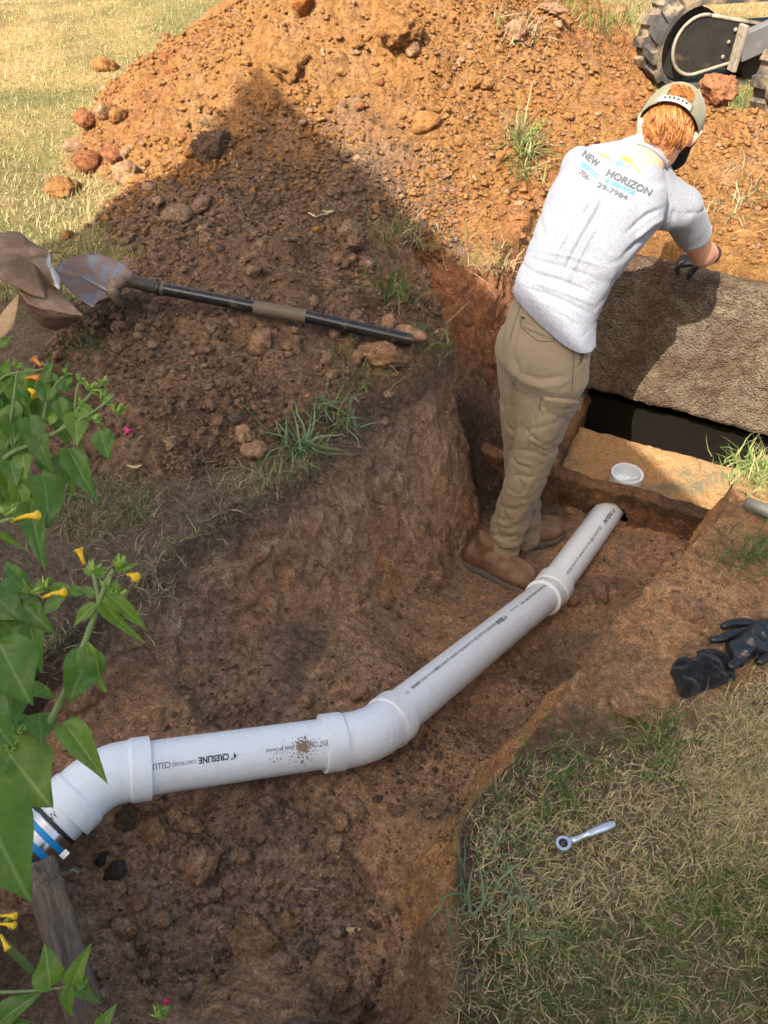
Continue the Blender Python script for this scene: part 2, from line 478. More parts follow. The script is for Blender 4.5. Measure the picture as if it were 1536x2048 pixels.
# bare, trodden clay beside the right bank; dark topsoil on the left one
claypatch = sstep(0.42, 0.20, np.clip(-dT, 0, 9) + 0.10 * nB) * sstep(0.74, 0.96, Y_ + 0.1 * nA) * rb
col = lerp(col, TOPSOIL * 1.25 + BROWN * 0.15, np.clip(np.maximum(bank_bare, 0.75 * (Y_ < 2.7)) * ((X_ < 0.0) | (Y_ > 1.9)) * (X_ < 0.35), 0, 1))
col = lerp(col, np.array((0.13, 0.08, 0.055)), np.clip(bank_bare * rb * 0.9, 0, 1))
col = lerp(col, CLAY * 0.75 + ORANGE * 0.70 + PALE * 0.20, np.clip(claypatch * 1.3, 0, 1) * (0.75 + 0.5 * nB).clip(0, 1))
pile_c = lerp(np.broadcast_to(ORANGE, X_.shape + (3,)), PALE * 1.1, sstep(-0.1, 0.5, nB) * 0.4)
pile_c = lerp(pile_c, RED * 1.25, sstep(0.22, 0.5, nA) * 0.5)
leftclods = sstep(0.35, 0.1, np.hypot(X_ + 1.25, Y_ - 4.0))
pile_c = lerp(pile_c, RED, leftclods * 0.7 * sstep(-0.2, 0.3, nB))
tail = sstep(3.75, 3.2, Y_ - 0.25 * X_ + 0.25 * nA) * sstep(0.25, -0.1, X_)     # brown earth at the heap's foot, also darkened to deepen the house shade
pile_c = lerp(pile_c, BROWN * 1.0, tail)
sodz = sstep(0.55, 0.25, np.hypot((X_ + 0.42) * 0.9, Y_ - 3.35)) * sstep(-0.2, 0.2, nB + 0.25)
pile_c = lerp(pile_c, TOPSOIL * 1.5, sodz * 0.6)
mound_c = lerp(np.broadcast_to(BROWN, X_.shape + (3,)), CLAY * 1.0, sstep(-0.3, 0.4, nB) * 0.7)
mound_c = lerp(mound_c, TOPSOIL * 1.2, sstep(0.15, 0.5, nA) * 0.7)
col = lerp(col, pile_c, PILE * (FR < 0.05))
col = lerp(col, mound_c, MOUND * (FR < 0.05) * (PILE < 0.6))
hb = Pn[..., 2]
wall_c = lerp(np.broadcast_to(np.array((0.37, 0.235, 0.150)), X_.shape + (3,)), BROWN * 1.25, sstep(-0.25, 0.35, fbm3(Pn, 4, 3, 511)))
wall_c = lerp(wall_c, TOPSOIL * 1.2, 0.85 * sstep(-0.10, -0.04, hb + 0.05 * nB) * (GX < 0.3) * (GY < 2.4))
wall_c = lerp(wall_c, RED * 1.1, sstep(0.1, 0.45, fbm3(Pn, 3.0, 3, 515)) * 0.35)
wall_c = lerp(wall_c, PALE * 0.9, sstep(0.1, 0.45, fbm3(Pn, 5.0, 3, 519)) * 0.45)
wall_c = lerp(wall_c, RED * 0.95, sstep(2.3, 2.7, GY) * 0.75)
rightwall = ((GX > 0.0) & (GY < 1.7))[..., None]
wall_c = np.where(rightwall, np.where(True, ORANGE * 0.95 + PALE * 0.45, 0) * (0.9 + 0.25 * nB[..., None]), wall_c)
fl_c = lerp(np.broadcast_to(BROWN * 1.10, X_.shape + (3,)), CLAY * 1.15, sstep(-0.15, 0.35, -PATCH * 0.5 + 0.3 + 0.8 * nB))
fl_c = lerp(fl_c, TOPSOIL * 1.15, sstep(0.55, 1.0, PATCH) * sstep(-0.2, 0.3, nB) * 0.8)
fl_c = lerp(fl_c, PALE * 0.95, sstep(0.25, 0.6, nA) * 0.5)
sandy = sstep(0.36, 0.12, np.hypot((X_ - 0.10) * 1.0, (Y_ - 0.74) * 0.9)) * (0.6 + 0.8 * nB).clip(0, 1)
fl_c = fl_c * 1.12
fl_c = lerp(fl_c, PALE * 1.0 + ORANGE * 0.25, sandy * 0.9)
nearend = sstep(0.50, 0.40, GY) * (GX < 0.2)
wall_c = np.where(((GY < 0.50) & (GX < 0.2))[..., None], PALE * 0.92 * (0.95 + 0.4 * nB[..., None]), wall_c)
lowband = sstep(0.45, 0.75, FR) * sstep(0.5, 0.9, GY) * (GX < 0.35) * (GY < 2.3) * (0.5 + nA).clip(0, 1)
wall_c = lerp(wall_c, CLAY * 1.25 + ORANGE * 0.15, lowband * 0.7)
col = lerp(col, wall_c * np.where(rightwall, 1.2, 1.48), sstep(0.02, 0.12, FR))
col = lerp(col, fl_c * 1.34, sstep(0.80, 0.98, FR))
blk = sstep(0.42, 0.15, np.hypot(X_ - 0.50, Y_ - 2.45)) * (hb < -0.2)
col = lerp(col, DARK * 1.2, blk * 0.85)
bed = sstep(-0.55, -0.75, X_) * sstep(1.35, 0.9, Y_) * (dT < 0.02)
col = lerp(col, TOPSOIL * 0.75, bed * 0.9)
e_, n_ = tank_local(X_, Y_)
back = sstep(0.60, 0.70, n_) * sstep(1.1, 0.9, n_) * sstep(-0.4, -0.2, e_)
col = lerp(col, ORANGE * (1 + 0.3 * nB[..., None]), back * 0.85)
col = np.where(CAV[..., None], DARK * 0.5, col)  # near-black paints in the darkness of the tank mouth
col = col * (1 + 0.22 * nF[..., None])
idx = np.arange(NY * NX).reshape(NY, NX)
quads = np.stack([idx[:-1, :-1], idx[:-1, 1:], idx[1:, 1:], idx[1:, :-1]], axis=-1).reshape(-1, 4)
g_me = mesh_np('ground', Pn.reshape(-1, 3), quads, True, col.reshape(-1, 3).clip(0.005, 0.9))
ground = link('ground', g_me, M_SOIL)
tag(ground, 'lawn with red clay heaps and a trench dug through it', kind='structure')

# height look-up for everything that stands on the ground (finished surface, including bank roughness)
_gy0, _gy1 = 0.0, 8.0
def gz(x, y):
    """scalar: nearest point of the finished sheet"""
    j = int(np.clip(np.searchsorted(ys, y), 1, NY - 1)); j = j if abs(ys[j] - y) < abs(ys[j-1] - y) else j - 1
    return float(np.interp(x, Pn[j, :, 0], Pn[j, :, 2])) if np.all(np.diff(Pn[j, :, 0]) > 0) else float(Pn[j, np.argmin(np.abs(Pn[j, :, 0] - x)), 2])
def g_arr(x, y):
    j = np.clip(np.searchsorted(ys, y), 1, NY - 1)
    out = np.zeros(len(x)); nr = np.zeros((len(x), 3)); fr = np.zeros(len(x)); pl = np.zeros(len(x))
    order = np.argsort(j)
    for jj in np.unique(j):
        s = np.where(j == jj)[0]
        row = GX[jj]
        i = np.clip(np.searchsorted(row, x[s]), 1, NX - 1)
        i = np.where(np.abs(row[i] - x[s]) < np.abs(row[i-1] - x[s]), i, i - 1)
        out[s] = Pn[jj, i, 2]; nr[s] = N[jj, i]; fr[s] = FR[jj, i]; pl[s] = np.maximum(PILE[jj, i], MOUND[jj, i])
    return out, nr, fr, pl
bvh_idx = None
def ground_hit(u, v):
    """first ground point along the sight line through photograph pixel (u, v)"""
    r = ray(u, v); p = Vector((0, 0, H)); s = 0.8
    prev = s
    while s < 9:
        q = p + r * s
        if q.z < gz(q.x, q.y): break
        prev = s; s += 0.02
    a, b = prev, s
    for _ in range(12):
        mid = (a + b) / 2; q = p + r * mid
        if q.z < gz(q.x, q.y): b = mid
        else: a = mid
    return p + r * b
# ------------------------------------------------------------------ the house behind the photographer (its gable throws the shade)
AP = np.array((-0.36, 4.28)); dRg = np.array((0.996, 1.51)) - AP; dLg = np.array((-1.60, 2.86)) - AP
LAM = 8.0
apex = Vector((AP[0] + SX * LAM, AP[1] + SY * LAM, LAM))
def rake(dg):
    b = dg[1] / SY * -1.0
    v = Vector((dg[0] + b * SX, dg[1] + b * SY, b)); return v
rR, rL = rake(dRg), rake(dLg)      # both lie in the plane y = apex.y
def upto(r, z): return apex + r * ((z - apex.z) / r.z)
eR, eL = upto(rR, 1.2), upto(rL, 1.2)
hv = []; BK = Vector((0, -5, 0))
front = [apex, eR, Vector((eR.x, eR.y, 0)), Vector((eL.x, eL.y, 0)), eL]
hv = [tuple(p) for p in front] + [tuple(p + BK) for p in front]
house = empty('house', (apex.x, apex.y, 0), 'pale gabled house behind the photographer, throwing the shade', 'house')
M_SIDING = simple('siding', (0.62, 0.60, 0.55), 0.7, bump=0.3, bscale=6, stretch=(1, 1, 20))
M_ROOF = simple('shingle', (0.12, 0.11, 0.10), 0.9, bump=0.5, bscale=40)
child('wall', mesh_np('house_wall', hv, [(0, 1, 2, 3, 4), (9, 8, 7, 6, 5), (1, 6, 7, 2), (3, 8, 9, 4), (2, 7, 8, 3)], False), M_SIDING, house)
def slab(a, b, back, th):
    n = (b - a).cross(back).normalized() * th
    if n.z > 0: n = -n
    vs = [a, b, b + back, a + back]; vs = [tuple(p) for p in vs] + [tuple(p + n) for p in vs]
    return vs, [(0, 1, 2, 3), (7, 6, 5, 4), (0, 4, 5, 1), (1, 5, 6, 2), (2, 6, 7, 3), (3, 7, 4, 0)]
for a, b in ((apex, upto(rR, 0.9)), (apex, upto(rL, 0.9))):
    v_, f_ = slab(a, b, BK, 0.02)
    child('roof', mesh_np('house_roof', v_, f_, False), M_ROOF, house)

# ------------------------------------------------------------------ swept tubes and boxes
def frames(pts):
    pts = [Vector(p) for p in pts]
    T = []
    for i in range(len(pts)):
        a = pts[max(0, i - 1)]; b = pts[min(len(pts) - 1, i + 1)]
        T.append((b - a).normalized())
    up = Vector((0, 0, 1)) if abs(T[0].z) < 0.9 else Vector((0, 1, 0))
    X = T[0].cross(up).normalized(); out = []
    for i in range(len(pts)):
        X = (X - T[i] * X.dot(T[i])).normalized()
        out.append((pts[i], T[i], X, T[i].cross(X)))
    return out
def tube(pts, rad, seg=24, cap=True, inner=None):
    """rad: number, or one per point; inner: bore radius drawn as an open end with a wall"""
    fr_ = frames(pts)
    if isinstance(rad, (int, float)): rad = [rad] * len(pts)
    V = []; Fc = []
    for (p, t, x, y), r in zip(fr_, rad):
        for k in range(seg):
            a = 2 * math.pi * k / seg
            V.append(p + (x * math.cos(a) + y * math.sin(a)) * r)
    for i in range(len(pts) - 1):
        for k in range(seg):
            k2 = (k + 1) % seg
            Fc.append((i * seg + k, i * seg + k2, (i + 1) * seg + k2, (i + 1) * seg + k))
    n = len(V)
    if cap and inner is None:
        Fc.append(tuple(reversed(range(seg)))); Fc.append(tuple((len(pts) - 1) * seg + k for k in range(seg)))
    return V, Fc
def arc_pts(a, b, c, n=10):
    """smooth bend from a to c round corner b"""
    a, b, c = Vector(a), Vector(b), Vector(c)
    return [(a * (1 - t) ** 2 + b * 2 * t * (1 - t) + c * t * t) for t in [i / n for i in range(n + 1)]]
def merge(lst):
    V = []; Fc = []
    for v, f in lst:
        o = len(V); V += [tuple(q) for q in v]; Fc += [tuple(i + o for i in ff) for ff in f]
    return V, Fc
def boxv(c, ax, ay, az):
    c, ax, ay, az = Vector(c), Vector(ax), Vector(ay), Vector(az)
    V = [c + ax * sx + ay * sy + az * sz for sz in (-1, 1) for sx, sy in ((-1, -1), (1, -1), (1, 1), (-1, 1))]
    return V, [(3, 2, 1, 0), (4, 5, 6, 7), (0, 1, 5, 4), (1, 2, 6, 5), (2, 3, 7, 6), (3, 0, 4, 7)]
def bevel_mod(o, w=0.003, seg=2, ang=40):
    b = o.modifiers.new('bevel', 'BEVEL'); b.width = w; b.segments = seg; b.limit_method = 'ANGLE'; b.angle_limit = R(ang)
    return o
def sharp(me, ang=35):
    """shade smooth but keep creases"""
    bm = bmesh.new(); bm.from_mesh(me)
    for e in bm.edges:
        if len(e.link_faces) == 2 and e.calc_face_angle(0) > R(ang): e.smooth = False
    for f in bm.faces: f.smooth = True
    bm.to_mesh(me); bm.free()
    return me

# ------------------------------------------------------------------ white drain pipe
def pvc(name, dirt_lo=0.56, dirt_hi=0.72):
    m, nt, b = nodes(name)
    n = noise_node(nt, 3.5, 6, 0.65); n2 = noise_node(nt, 60, 6, 0.7); n3 = noise_node(nt, 420, 3, 0.7)
    base = ramp(nt, n2.outputs[0], [(0.3, (0.70, 0.76, 0.80)), (0.7, (0.78, 0.83, 0.86))])
    f = ramp(nt, n.outputs[0], [(dirt_lo, 0.0), (dirt_hi, 0.32)])
    c = mix_rgb(nt, f, base, (0.42, 0.31, 0.22))
    sp = ramp(nt, n3.outputs[0], [(0.70, 0.0), (0.76, 0.75)])
    c = mix_rgb(nt, sp, c, (0.20, 0.13, 0.08))
    nt.links.new(c, b.inputs['Base Color'])
    b.inputs['Roughness'].default_value = 0.33
    sc_ = noise_node(nt, 40, 4, 0.7, stretch=(1, 6, 1))
    rr = ramp(nt, sc_.outputs[0], [(0.3, 0.28), (0.7, 0.48)])
    nt.links.new(rr, b.inputs['Roughness'])
    return m
M_PVC = pvc('white_pvc')
M_STEEL = simple('band_steel', (0.62, 0.63, 0.64), 0.22, 1.0, 0.08, 60, bump=0.1, bscale=200, bdist=0.0005)
M_BLUE = simple('blue_band', (0.01, 0.26, 0.62), 0.4, 0.0, 0.1)
M_INK = simple('ink', (0.035, 0.045, 0.06), 0.6, var=0.3)
M_BLACK = simple('black_rubber', (0.02, 0.02, 0.02), 0.5)
RP = 0.057
W0 = PD(20, 1731, 1.52); W1 = PD(204, 1549, 1.63); W2 = PD(740, 1474, 1.84); W3 = PD(1098, 1186, 2.76); W4 = PD(1222, 1015, 3.17)
drain = empty('drain_pipe', W1, 'white plastic drain pipe line with two elbows lying along the trench floor', 'pipe')
def along(a, b, d): return a + (b - a).normalized() * d
def straight(name, a, b):
    v, f = tube([a, b], RP, 40)
    return child(name, sharp(mesh_np(name, v, f)), M_PVC, drain)
def fitting(a, b, c, bend, hub, rh=0.0675, rb=0.0635):
    """elbow: hub - curved body - hub, ending on the two pipe axes"""
    ua = (a - b).normalized(); uc = (c - b).normalized()
    pa = b + ua * bend; pc = b + uc * bend
    body = arc_pts(pa, b, pc, 12)
    pts = [pa + ua * (hub + 0.001), pa + ua * hub, pa + ua * 0.007, pa + ua * 0.001] + body[1:-1] + [pc + uc * 0.001, pc + uc * 0.007, pc + uc * hub, pc + uc * (hub + 0.001)]
    rad = [RP - 0.002, rh, rh, rb] + [rb] * (len(body) - 2) + [rb, rh, rh, RP - 0.002]
    v, f = tube(pts, rad, 44, cap=False)
    return child('elbow', sharp(mesh_np('elbow', v, f), 30), M_PVC, drain)
pB0 = along(W1, W2, 0.10); pB1 = along(W2, W1, 0.06)
straight('pipe', along(W0, W1, 0.02), along(W1, W0, 0.04))
straight('pipe', along(W1, W2, 0.04), along(W2, W1, 0.04))
straight('pipe', along(W2, W3, 0.04), W3)
straight('pipe', W3, along(W4, W3, -0.12))
fitting(W0, W1, W2, 0.052, 0.046)
fitting(W1, W2, W3, 0.066, 0.052)
# sleeve where the last two lengths meet
u3 = (W2 - W3).normalized(); u4 = (W4 - W3).normalized()
pts = [W3 + u3 * 0.062, W3 + u3 * 0.060, W3 + u3 * 0.030, W3 + u3 * 0.026, W3, W3 + u4 * 0.010, W3 + u4 * 0.014, W3 + u4 * 0.064, W3 + u4 * 0.066]
v, f = tube(pts, [RP, .0675, .0675, .0650, .0650, .0650, .0690, .0690, RP], 44, cap=False)
child('sleeve', sharp(mesh_np('sleeve', v, f), 30), M_PVC, drain)
# steel coupling with blue bands and worm screws
ucp = (W0 - W1).normalized()
c0 = W1 + ucp * 0.127
v, f = tube([c0, c0 + ucp * 0.004, c0 + ucp * 0.10, c0 + ucp * 0.104], [RP + .001, .0615, .0615, RP], 48, cap=False)
cpl = child('coupling', sharp(mesh_np('coupling', v, f)), M_STEEL, drain)
v, f = tube([c0 - ucp * 0.006, c0 - ucp * 0.0055, c0 + ucp * 0.001], [RP, .0600, .0600], 48, cap=False)
child('rubber_sleeve', sharp(mesh_np('rubber_sleeve', v, f)), M_BLACK, drain)
fx = frames([W1, W0])[0]
# sideways direction of the screws: towards the lower right, facing the viewer
side = (PD(300, 1760, 1.55) - PD(150, 1650, 1.55)); side = (side - ucp * side.dot(ucp)).normalized()
upn = side.cross(ucp).normalized()
if upn.z < 0: upn = -upn
for k in range(3):
    cc = c0 + ucp * (0.016 + 0.026 * k)
    v, f = tube([cc, cc + ucp * 0.0005, cc + ucp * 0.0115, cc + ucp * 0.012], [.0610, .0634, .0634, .0610], 48, cap=False)
    band = child('band', sharp(mesh_np('band', v, f)), M_BLUE, drain)
    sc0 = cc + ucp * 0.006 + (side * math.cos(0.25) + upn * math.sin(0.25)) * 0.068
    tdir = (upn * math.cos(0.25) - side * math.sin(0.25))
    v1 = boxv(sc0, ucp * 0.008, tdir * 0.012, side * 0.006)
    child('screw_housing', mesh_np('screw_housing', *v1, smooth=False), M_STEEL, drain)
    v, f = tube([sc0 - tdir * 0.012, sc0 - tdir * 0.018, sc0 - tdir * 0.0181, sc0 - tdir * 0.026, sc0 - tdir * 0.0265], [.0035, .0035, .0065, .0065, .004], 6)
    child('screw', mesh_np('screw', v, f, False), M_STEEL, drain)
for ob in [o for o in drain.children]: pass

# lettering helpers --------------------------------------------------
def text_mesh(body, shear=0.0, offset=0.0):
    cu = bpy.data.curves.new('lettering', 'FONT'); cu.body = body; cu.size = 1.0; cu.shear = shear; cu.offset = offset
    cu.resolution_u = 3
    o = bpy.data.objects.new('lettering', cu); C.objects.link(o)
    dg = bpy.context.evaluated_depsgraph_get(); dg.update()
    me = bpy.data.meshes.new_from_object(o.evaluated_get(dg))
    bpy.data.objects.remove(o); bpy.data.curves.remove(cu)
    bm = bmesh.new(); bm.from_mesh(me); bpy.data.meshes.remove(me)
    bmesh.ops.triangulate(bm, faces=bm.faces)
    for _ in range(2):
        le = [e for e in bm.edges if e.calc_length() > 0.22]
        if le: bmesh.ops.subdivide_edges(bm, edges=le, cuts=1); bmesh.ops.triangulate(bm, faces=bm.faces)
    V = [v.co.copy() for v in bm.verts]; Fs = [tuple(v.index for v in f_.verts) for f_ in bm.faces]
    bm.free()
    return V, Fs
def ink_on_tube(body, a, b, s0, size, ang, mirror_dir=1, shear=0.0, offset=0.0, squeeze=1.0, m=None, r=RP + 0.0006):
    """letters on the pipe from a to b: start s0 metres from a, letters read towards b (1) or a (-1); ang: height round the pipe"""
    V, Fs = text_mesh(body, shear, offset)
    t = (b - a).normalized()
    tocam = (Vector((0, 0, H)) - (a + b) / 2); tocam = (tocam - t * tocam.dot(t)).normalized()
    w_ = t.cross(tocam).normalized()
    out = []
    for p in V:
        s = s0 + mirror_dir * p.x * size * squeeze
        th = ang - mirror_dir * p.y * size / r
        out.append(a + t * s + (tocam * math.cos(th) + w_ * math.sin(th)) * r)
    return out, Fs
def s_at(a, b, u):
    lo, hi = -0.2, (b - a).length + 0.2; t = (b - a).normalized()
    up_ = pix(a + t * hi)[0] > pix(a + t * lo)[0]
    for _ in range(40):
        m_ = (lo + hi) / 2
        if (pix(a + t * m_)[0] < u) == up_: lo = m_
        else: hi = m_
    return lo
def ink_fit(body, a, b, u0, u1, size, ang, **kw):
    V, Fs = text_mesh(body, 0, 0); w_ = max(p.x for p in V)
    s0, s1 = s_at(a, b, u0), s_at(a, b, u1)
    return ink_on_tube(body, a, b, s0, size, ang, 1 if s1 > s0 else -1, squeeze=abs(s1 - s0) / (w_ * size), **kw)
LB = (W2 - W1).length
ms = []
# positive angle turns towards t x tocam
# letters are read from the far side: upside down, running right to left
ms.append(ink_fit('4"', W1, W2, 466, 455, 0.020, -0.12, offset=0.01))
ms.append(ink_fit('CRESLINE', W1, W2, 451, 392, 0.0185, -0.12, offset=0.035))
ms.append(ink_fit('COEXTRUDED', W1, W2, 388, 340, 0.0105, -0.06))
ms.append(ink_fit('CELLULAR', W1, W2, 337, 281, 0.018, -0.12))
ms.append(ink_fit('E AND VENT ONLY', W1, W2, 679, 598, 0.019, -0.12))
ms.append(ink_fit('USA Made & Owned', W1, W2, 596, 523, 0.012, -0.08))
ms.append(ink_fit('DWV', W1, W0, 96, 120, 0.021, 0.05))
ms.append(ink_fit('FT', W2, W3, 808, 802, 0.014, -0.62))
ms.append(ink_fit('SERIES', W2, W3, 832, 815, 0.013, -0.62, offset=0.02))
ms.append(ink_fit('NSF-DWV CONTROL', W2, W3, 862, 833, 0.0125, -0.62))
ms.append(ink_fit('D2665', W2, W3, 873, 862, 0.013, -0.62, offset=0.03))
ms.append(ink_fit('ALL WEATHER PIPE 4" ASTM F891 SCH 40 PVC', W2, W3, 938, 874, 0.0125, -0.62, offset=0.01))
ms.append(ink_fit('COEXTRUDED CELLULAR CORE', W2, W3, 984, 940, 0.015, -0.62, offset=0.005))
ms.append(ink_fit('4" CRESLINE', W2, W3, 1002, 984, 0.021, -0.62, offset=0.035))
ms.append(ink_fit('FOR DRAIN WASTE AND VENT ONLY', W2, W3, 1082, 1032, 0.015, -0.62, offset=0.01))
ms.append(ink_fit('Made in USA', W2, W3, 1028, 1014, 0.011, -0.62))
ms.append(ink_fit('4" CRESLINE', W3, W4, 1209, 1190, 0.021, 0.12, offset=0.035))
ms.append(ink_fit('CELLULAR CORE', W3, W4, 1184, 1163, 0.018, 0.12, offset=0.01))
ms.append(ink_fit('PVC DWV ASTM F891 SCH 40 NSF PIPE SERIES', W3, W4, 1162, 1112, 0.0135, 0.12, offset=0.008))
for v, f in ms:
    child('printed_lettering', mesh_np('printed_lettering', v, f, False), M_INK, drain)
# moulded marks on the first elbow, a blob of cement on the second, mud splash on the pipe
def ring_on(a, b, s, ang, rr, r, rt=0.0008, seg=26):
    t = (b - a).normalized(); tocam = (Vector((0, 0, H)) - (a + b) / 2); tocam = (tocam - t * tocam.dot(t)).normalized(); w_ = t.cross(tocam)
    pts = []
    for k in range(seg + 1):
        al = 2 * math.pi * k / seg
        th = ang + rr * math.sin(al) / r
        pts.append(a + t * (s + rr * math.cos(al)) + (tocam * math.cos(th) + w_ * math.sin(th)) * r)
    return tube(pts, rt, 6)
for v, f in ([ring_on(W1, W2, 0.02, 0.25, 0.017, 0.0636), ring_on(W1, W0, 0.095, -0.2, 0.007, 0.0676), ring_on(W1, W2, 0.09, 0.2, 0.007, 0.0676),
              ring_on(W2, W3, -0.01, 0.45, 0.014, 0.0636)]):
    child('moulded_mark', mesh_np('moulded_mark', v, f), M_PVC, drain)
# black witness lines on hubs
M_MUD = simple('dried_mud', (0.27, 0.19, 0.13), 0.95, bump=0.5, bscale=200)
t = (W2 - W1).normalized(); tocam = (Vector((0, 0, H)) - W2); tocam = (tocam - t * tocam.dot(t)).normalized(); w_ = t.cross(tocam)
mv = []; mf = []
sC = (PD(590, 1498, 1.8) - W1).dot(t)
for i in range(420):
    a_ = random.gauss(0, 1); d_ = abs(random.gauss(0, 1)) ** 1.3
    if random.random() < 0.5: s_ = sC + random.gauss(0, 0.010) + 0.004; th = random.gauss(0.0, 0.17)
    else: s_ = sC + random.gauss(-0.02, 0.035); th = random.gauss(0.15, 0.28)
    rr = random.uniform(0.0004, 0.0022) * (1.3 if abs(s_ - sC) < 0.012 else 0.7)
    if abs(th) > 1.2: continue
    k0 = len(mv)
    for k in range(5):
        al = k * 1.2566 + random.random() * 0.5
        th2 = th + rr * math.sin(al) / RP
        mv.append(W1 + t * (s_ + rr * math.cos(al) * 1.2) + (tocam * math.cos(th2) + w_ * math.sin(th2)) * (RP + 0.0003))
    mv.append(W1 + t * s_ + (tocam * math.cos(th) + w_ * math.sin(th)) * (RP + 0.0003 + rr * 0.7))
    for k in range(5): mf.append((k0 + k, k0 + (k + 1) % 5, k0 + 5))
tag(child('mud_splash', mesh_np('mud_splash', mv, mf), M_MUD, drain), kind='stuff')

# ------------------------------------------------------------------ septic tank, raised lid, white tee
def rocky(name, col, alt, dirt, dscale=5, bump=1.0, damt=(0.45, 0.6), cell=90):
    m, nt, b = nodes(name)
    n = noise_node(nt, 22, 6, 0.7); d = noise_node(nt, dscale, 6, 0.7); gn = noise_node(nt, 200, 5, 0.7)
    c = ramp(nt, n.outputs[0], [(0.35, col), (0.65, alt)])
    f = ramp(nt, d.outputs[0], [(damt[0], 0.0), (damt[1], 0.9)])
    c = mix_rgb(nt, f, c, dirt)
    vo = nt.nodes.new('ShaderNodeTexVoronoi'); vo.inputs['Scale'].default_value = cell
    tc = nt.nodes.new('ShaderNodeTexCoord'); nt.links.new(tc.outputs['Object'], vo.inputs['Vector'])
    pv = ramp(nt, vo.outputs['Color'], [(0.0, (0.72, 0.72, 0.72)), (1.0, (1.28, 1.25, 1.2))])
    c = mix_rgb(nt, 1.0, c, pv, 'MULTIPLY')
    inv = nt.nodes.new('ShaderNodeMath'); inv.operation = 'SUBTRACT'; inv.inputs[0].default_value = 1
    nt.links.new(vo.outputs['Distance'], inv.inputs[1])
    nt.links.new(c, b.inputs['Base Color']); b.inputs['Roughness'].default_value = 0.95
    b.inputs['Specular IOR Level'].default_value = 0.2
    add_bump(nt, b, [(inv.outputs[0], bump, 0.010), (gn.outputs[0], 0.6, 0.004)])
    return m
M_LID = rocky('pitted_concrete', (0.085, 0.066, 0.048), (0.17, 0.135, 0.095), (0.075, 0.04, 0.024), 5, 1.0, (0.42, 0.62), 110)
M_SHELF = rocky('stained_concrete', (0.42, 0.22, 0.09), (0.36, 0.24, 0.12), (0.16, 0.15, 0.10), 3.2, 0.5, (0.52, 0.66), 140)
M_TWALL = rocky('muddy_tank_wall', (0.17, 0.095, 0.055), (0.24, 0.12, 0.06), (0.07, 0.045, 0.03), 5, 0.7)
def rough_grid(o, ax, ay, nz, nx, ny, f, amp, seed, edge=0.0):
    """one rough sheet o + s*ax + t*ay, displaced along nz"""
    s, t_ = np.meshgrid(np.linspace(0, 1, nx), np.linspace(0, 1, ny))
    p = np.array(o)[None, None] + s[..., None] * np.array(ax) + t_[..., None] * np.array(ay)
    d = amp * fbm3(p, f, 4, seed)
    return p + d[..., None] * np.array(nz), s, t_
def rough_box(o, ax, ay, az, n, f, amp, seed, r=0.02):
    """box from corner o with edges ax, ay, az: fine grid on each face, rounded and pitted"""
    o, ax, ay, az = Vector(o), Vector(ax), Vector(ay), Vector(az)
    bm = bmesh.new()
    L = (ax.length, ay.length, az.length)
    bmesh.ops.create_cube(bm, size=1.0)
    import itertools
    k = [max(1, int(l / n)) for l in L]
    V = []; Fc = []; key = {}
    def vid(i, j, l):
        if (i, j, l) not in key:
            key[(i, j, l)] = len(V); V.append((i / k[0], j / k[1], l / k[2]))
        return key[(i, j, l)]
    for i in range(k[0]):
        for j in range(k[1]):
            Fc.append((vid(i, j, 0), vid(i, j+1, 0), vid(i+1, j+1, 0), vid(i+1, j, 0)))
            Fc.append((vid(i, j, k[2]), vid(i+1, j, k[2]), vid(i+1, j+1, k[2]), vid(i, j+1, k[2])))
    for i in range(k[0]):
        for l in range(k[2]):
            Fc.append((vid(i, 0, l), vid(i+1, 0, l), vid(i+1, 0, l+1), vid(i, 0, l+1)))
            Fc.append((vid(i, k[1], l), vid(i, k[1], l+1), vid(i+1, k[1], l+1), vid(i+1, k[1], l)))
    for j in range(k[1]):
        for l in range(k[2]):
            Fc.append((vid(0, j, l), vid(0, j, l+1), vid(0, j+1, l+1), vid(0, j+1, l)))
            Fc.append((vid(k[0], j, l), vid(k[0], j+1, l), vid(k[0], j+1, l+1), vid(k[0], j, l+1)))
    bm.free()
    q = np.array(V); Ls = np.array(L); pos = q * Ls
    inner = np.clip(pos, r, Ls - r); dlt = pos - inner; ln = np.linalg.norm(dlt, axis=1, keepdims=True) + 1e-9
    nrm = dlt / ln; pos = inner + nrm * r
    E = np.stack([np.array(a.normalized()) for a in (ax, ay, az)])
    wpos = np.array(o) + pos @ E; wn_ = nrm @ E
    wpos += wn_ * (amp * fbm3(wpos, f, 4, seed) + amp * 0.7 * fbm3(wpos, f * 4.5, 2, seed + 9))[:, None]
    return wpos, Fc
tank = empty('septic_tank', tk(0.4, 0.3, -1.5), 'buried concrete septic tank, its mouth open beside the worker', 'tank')
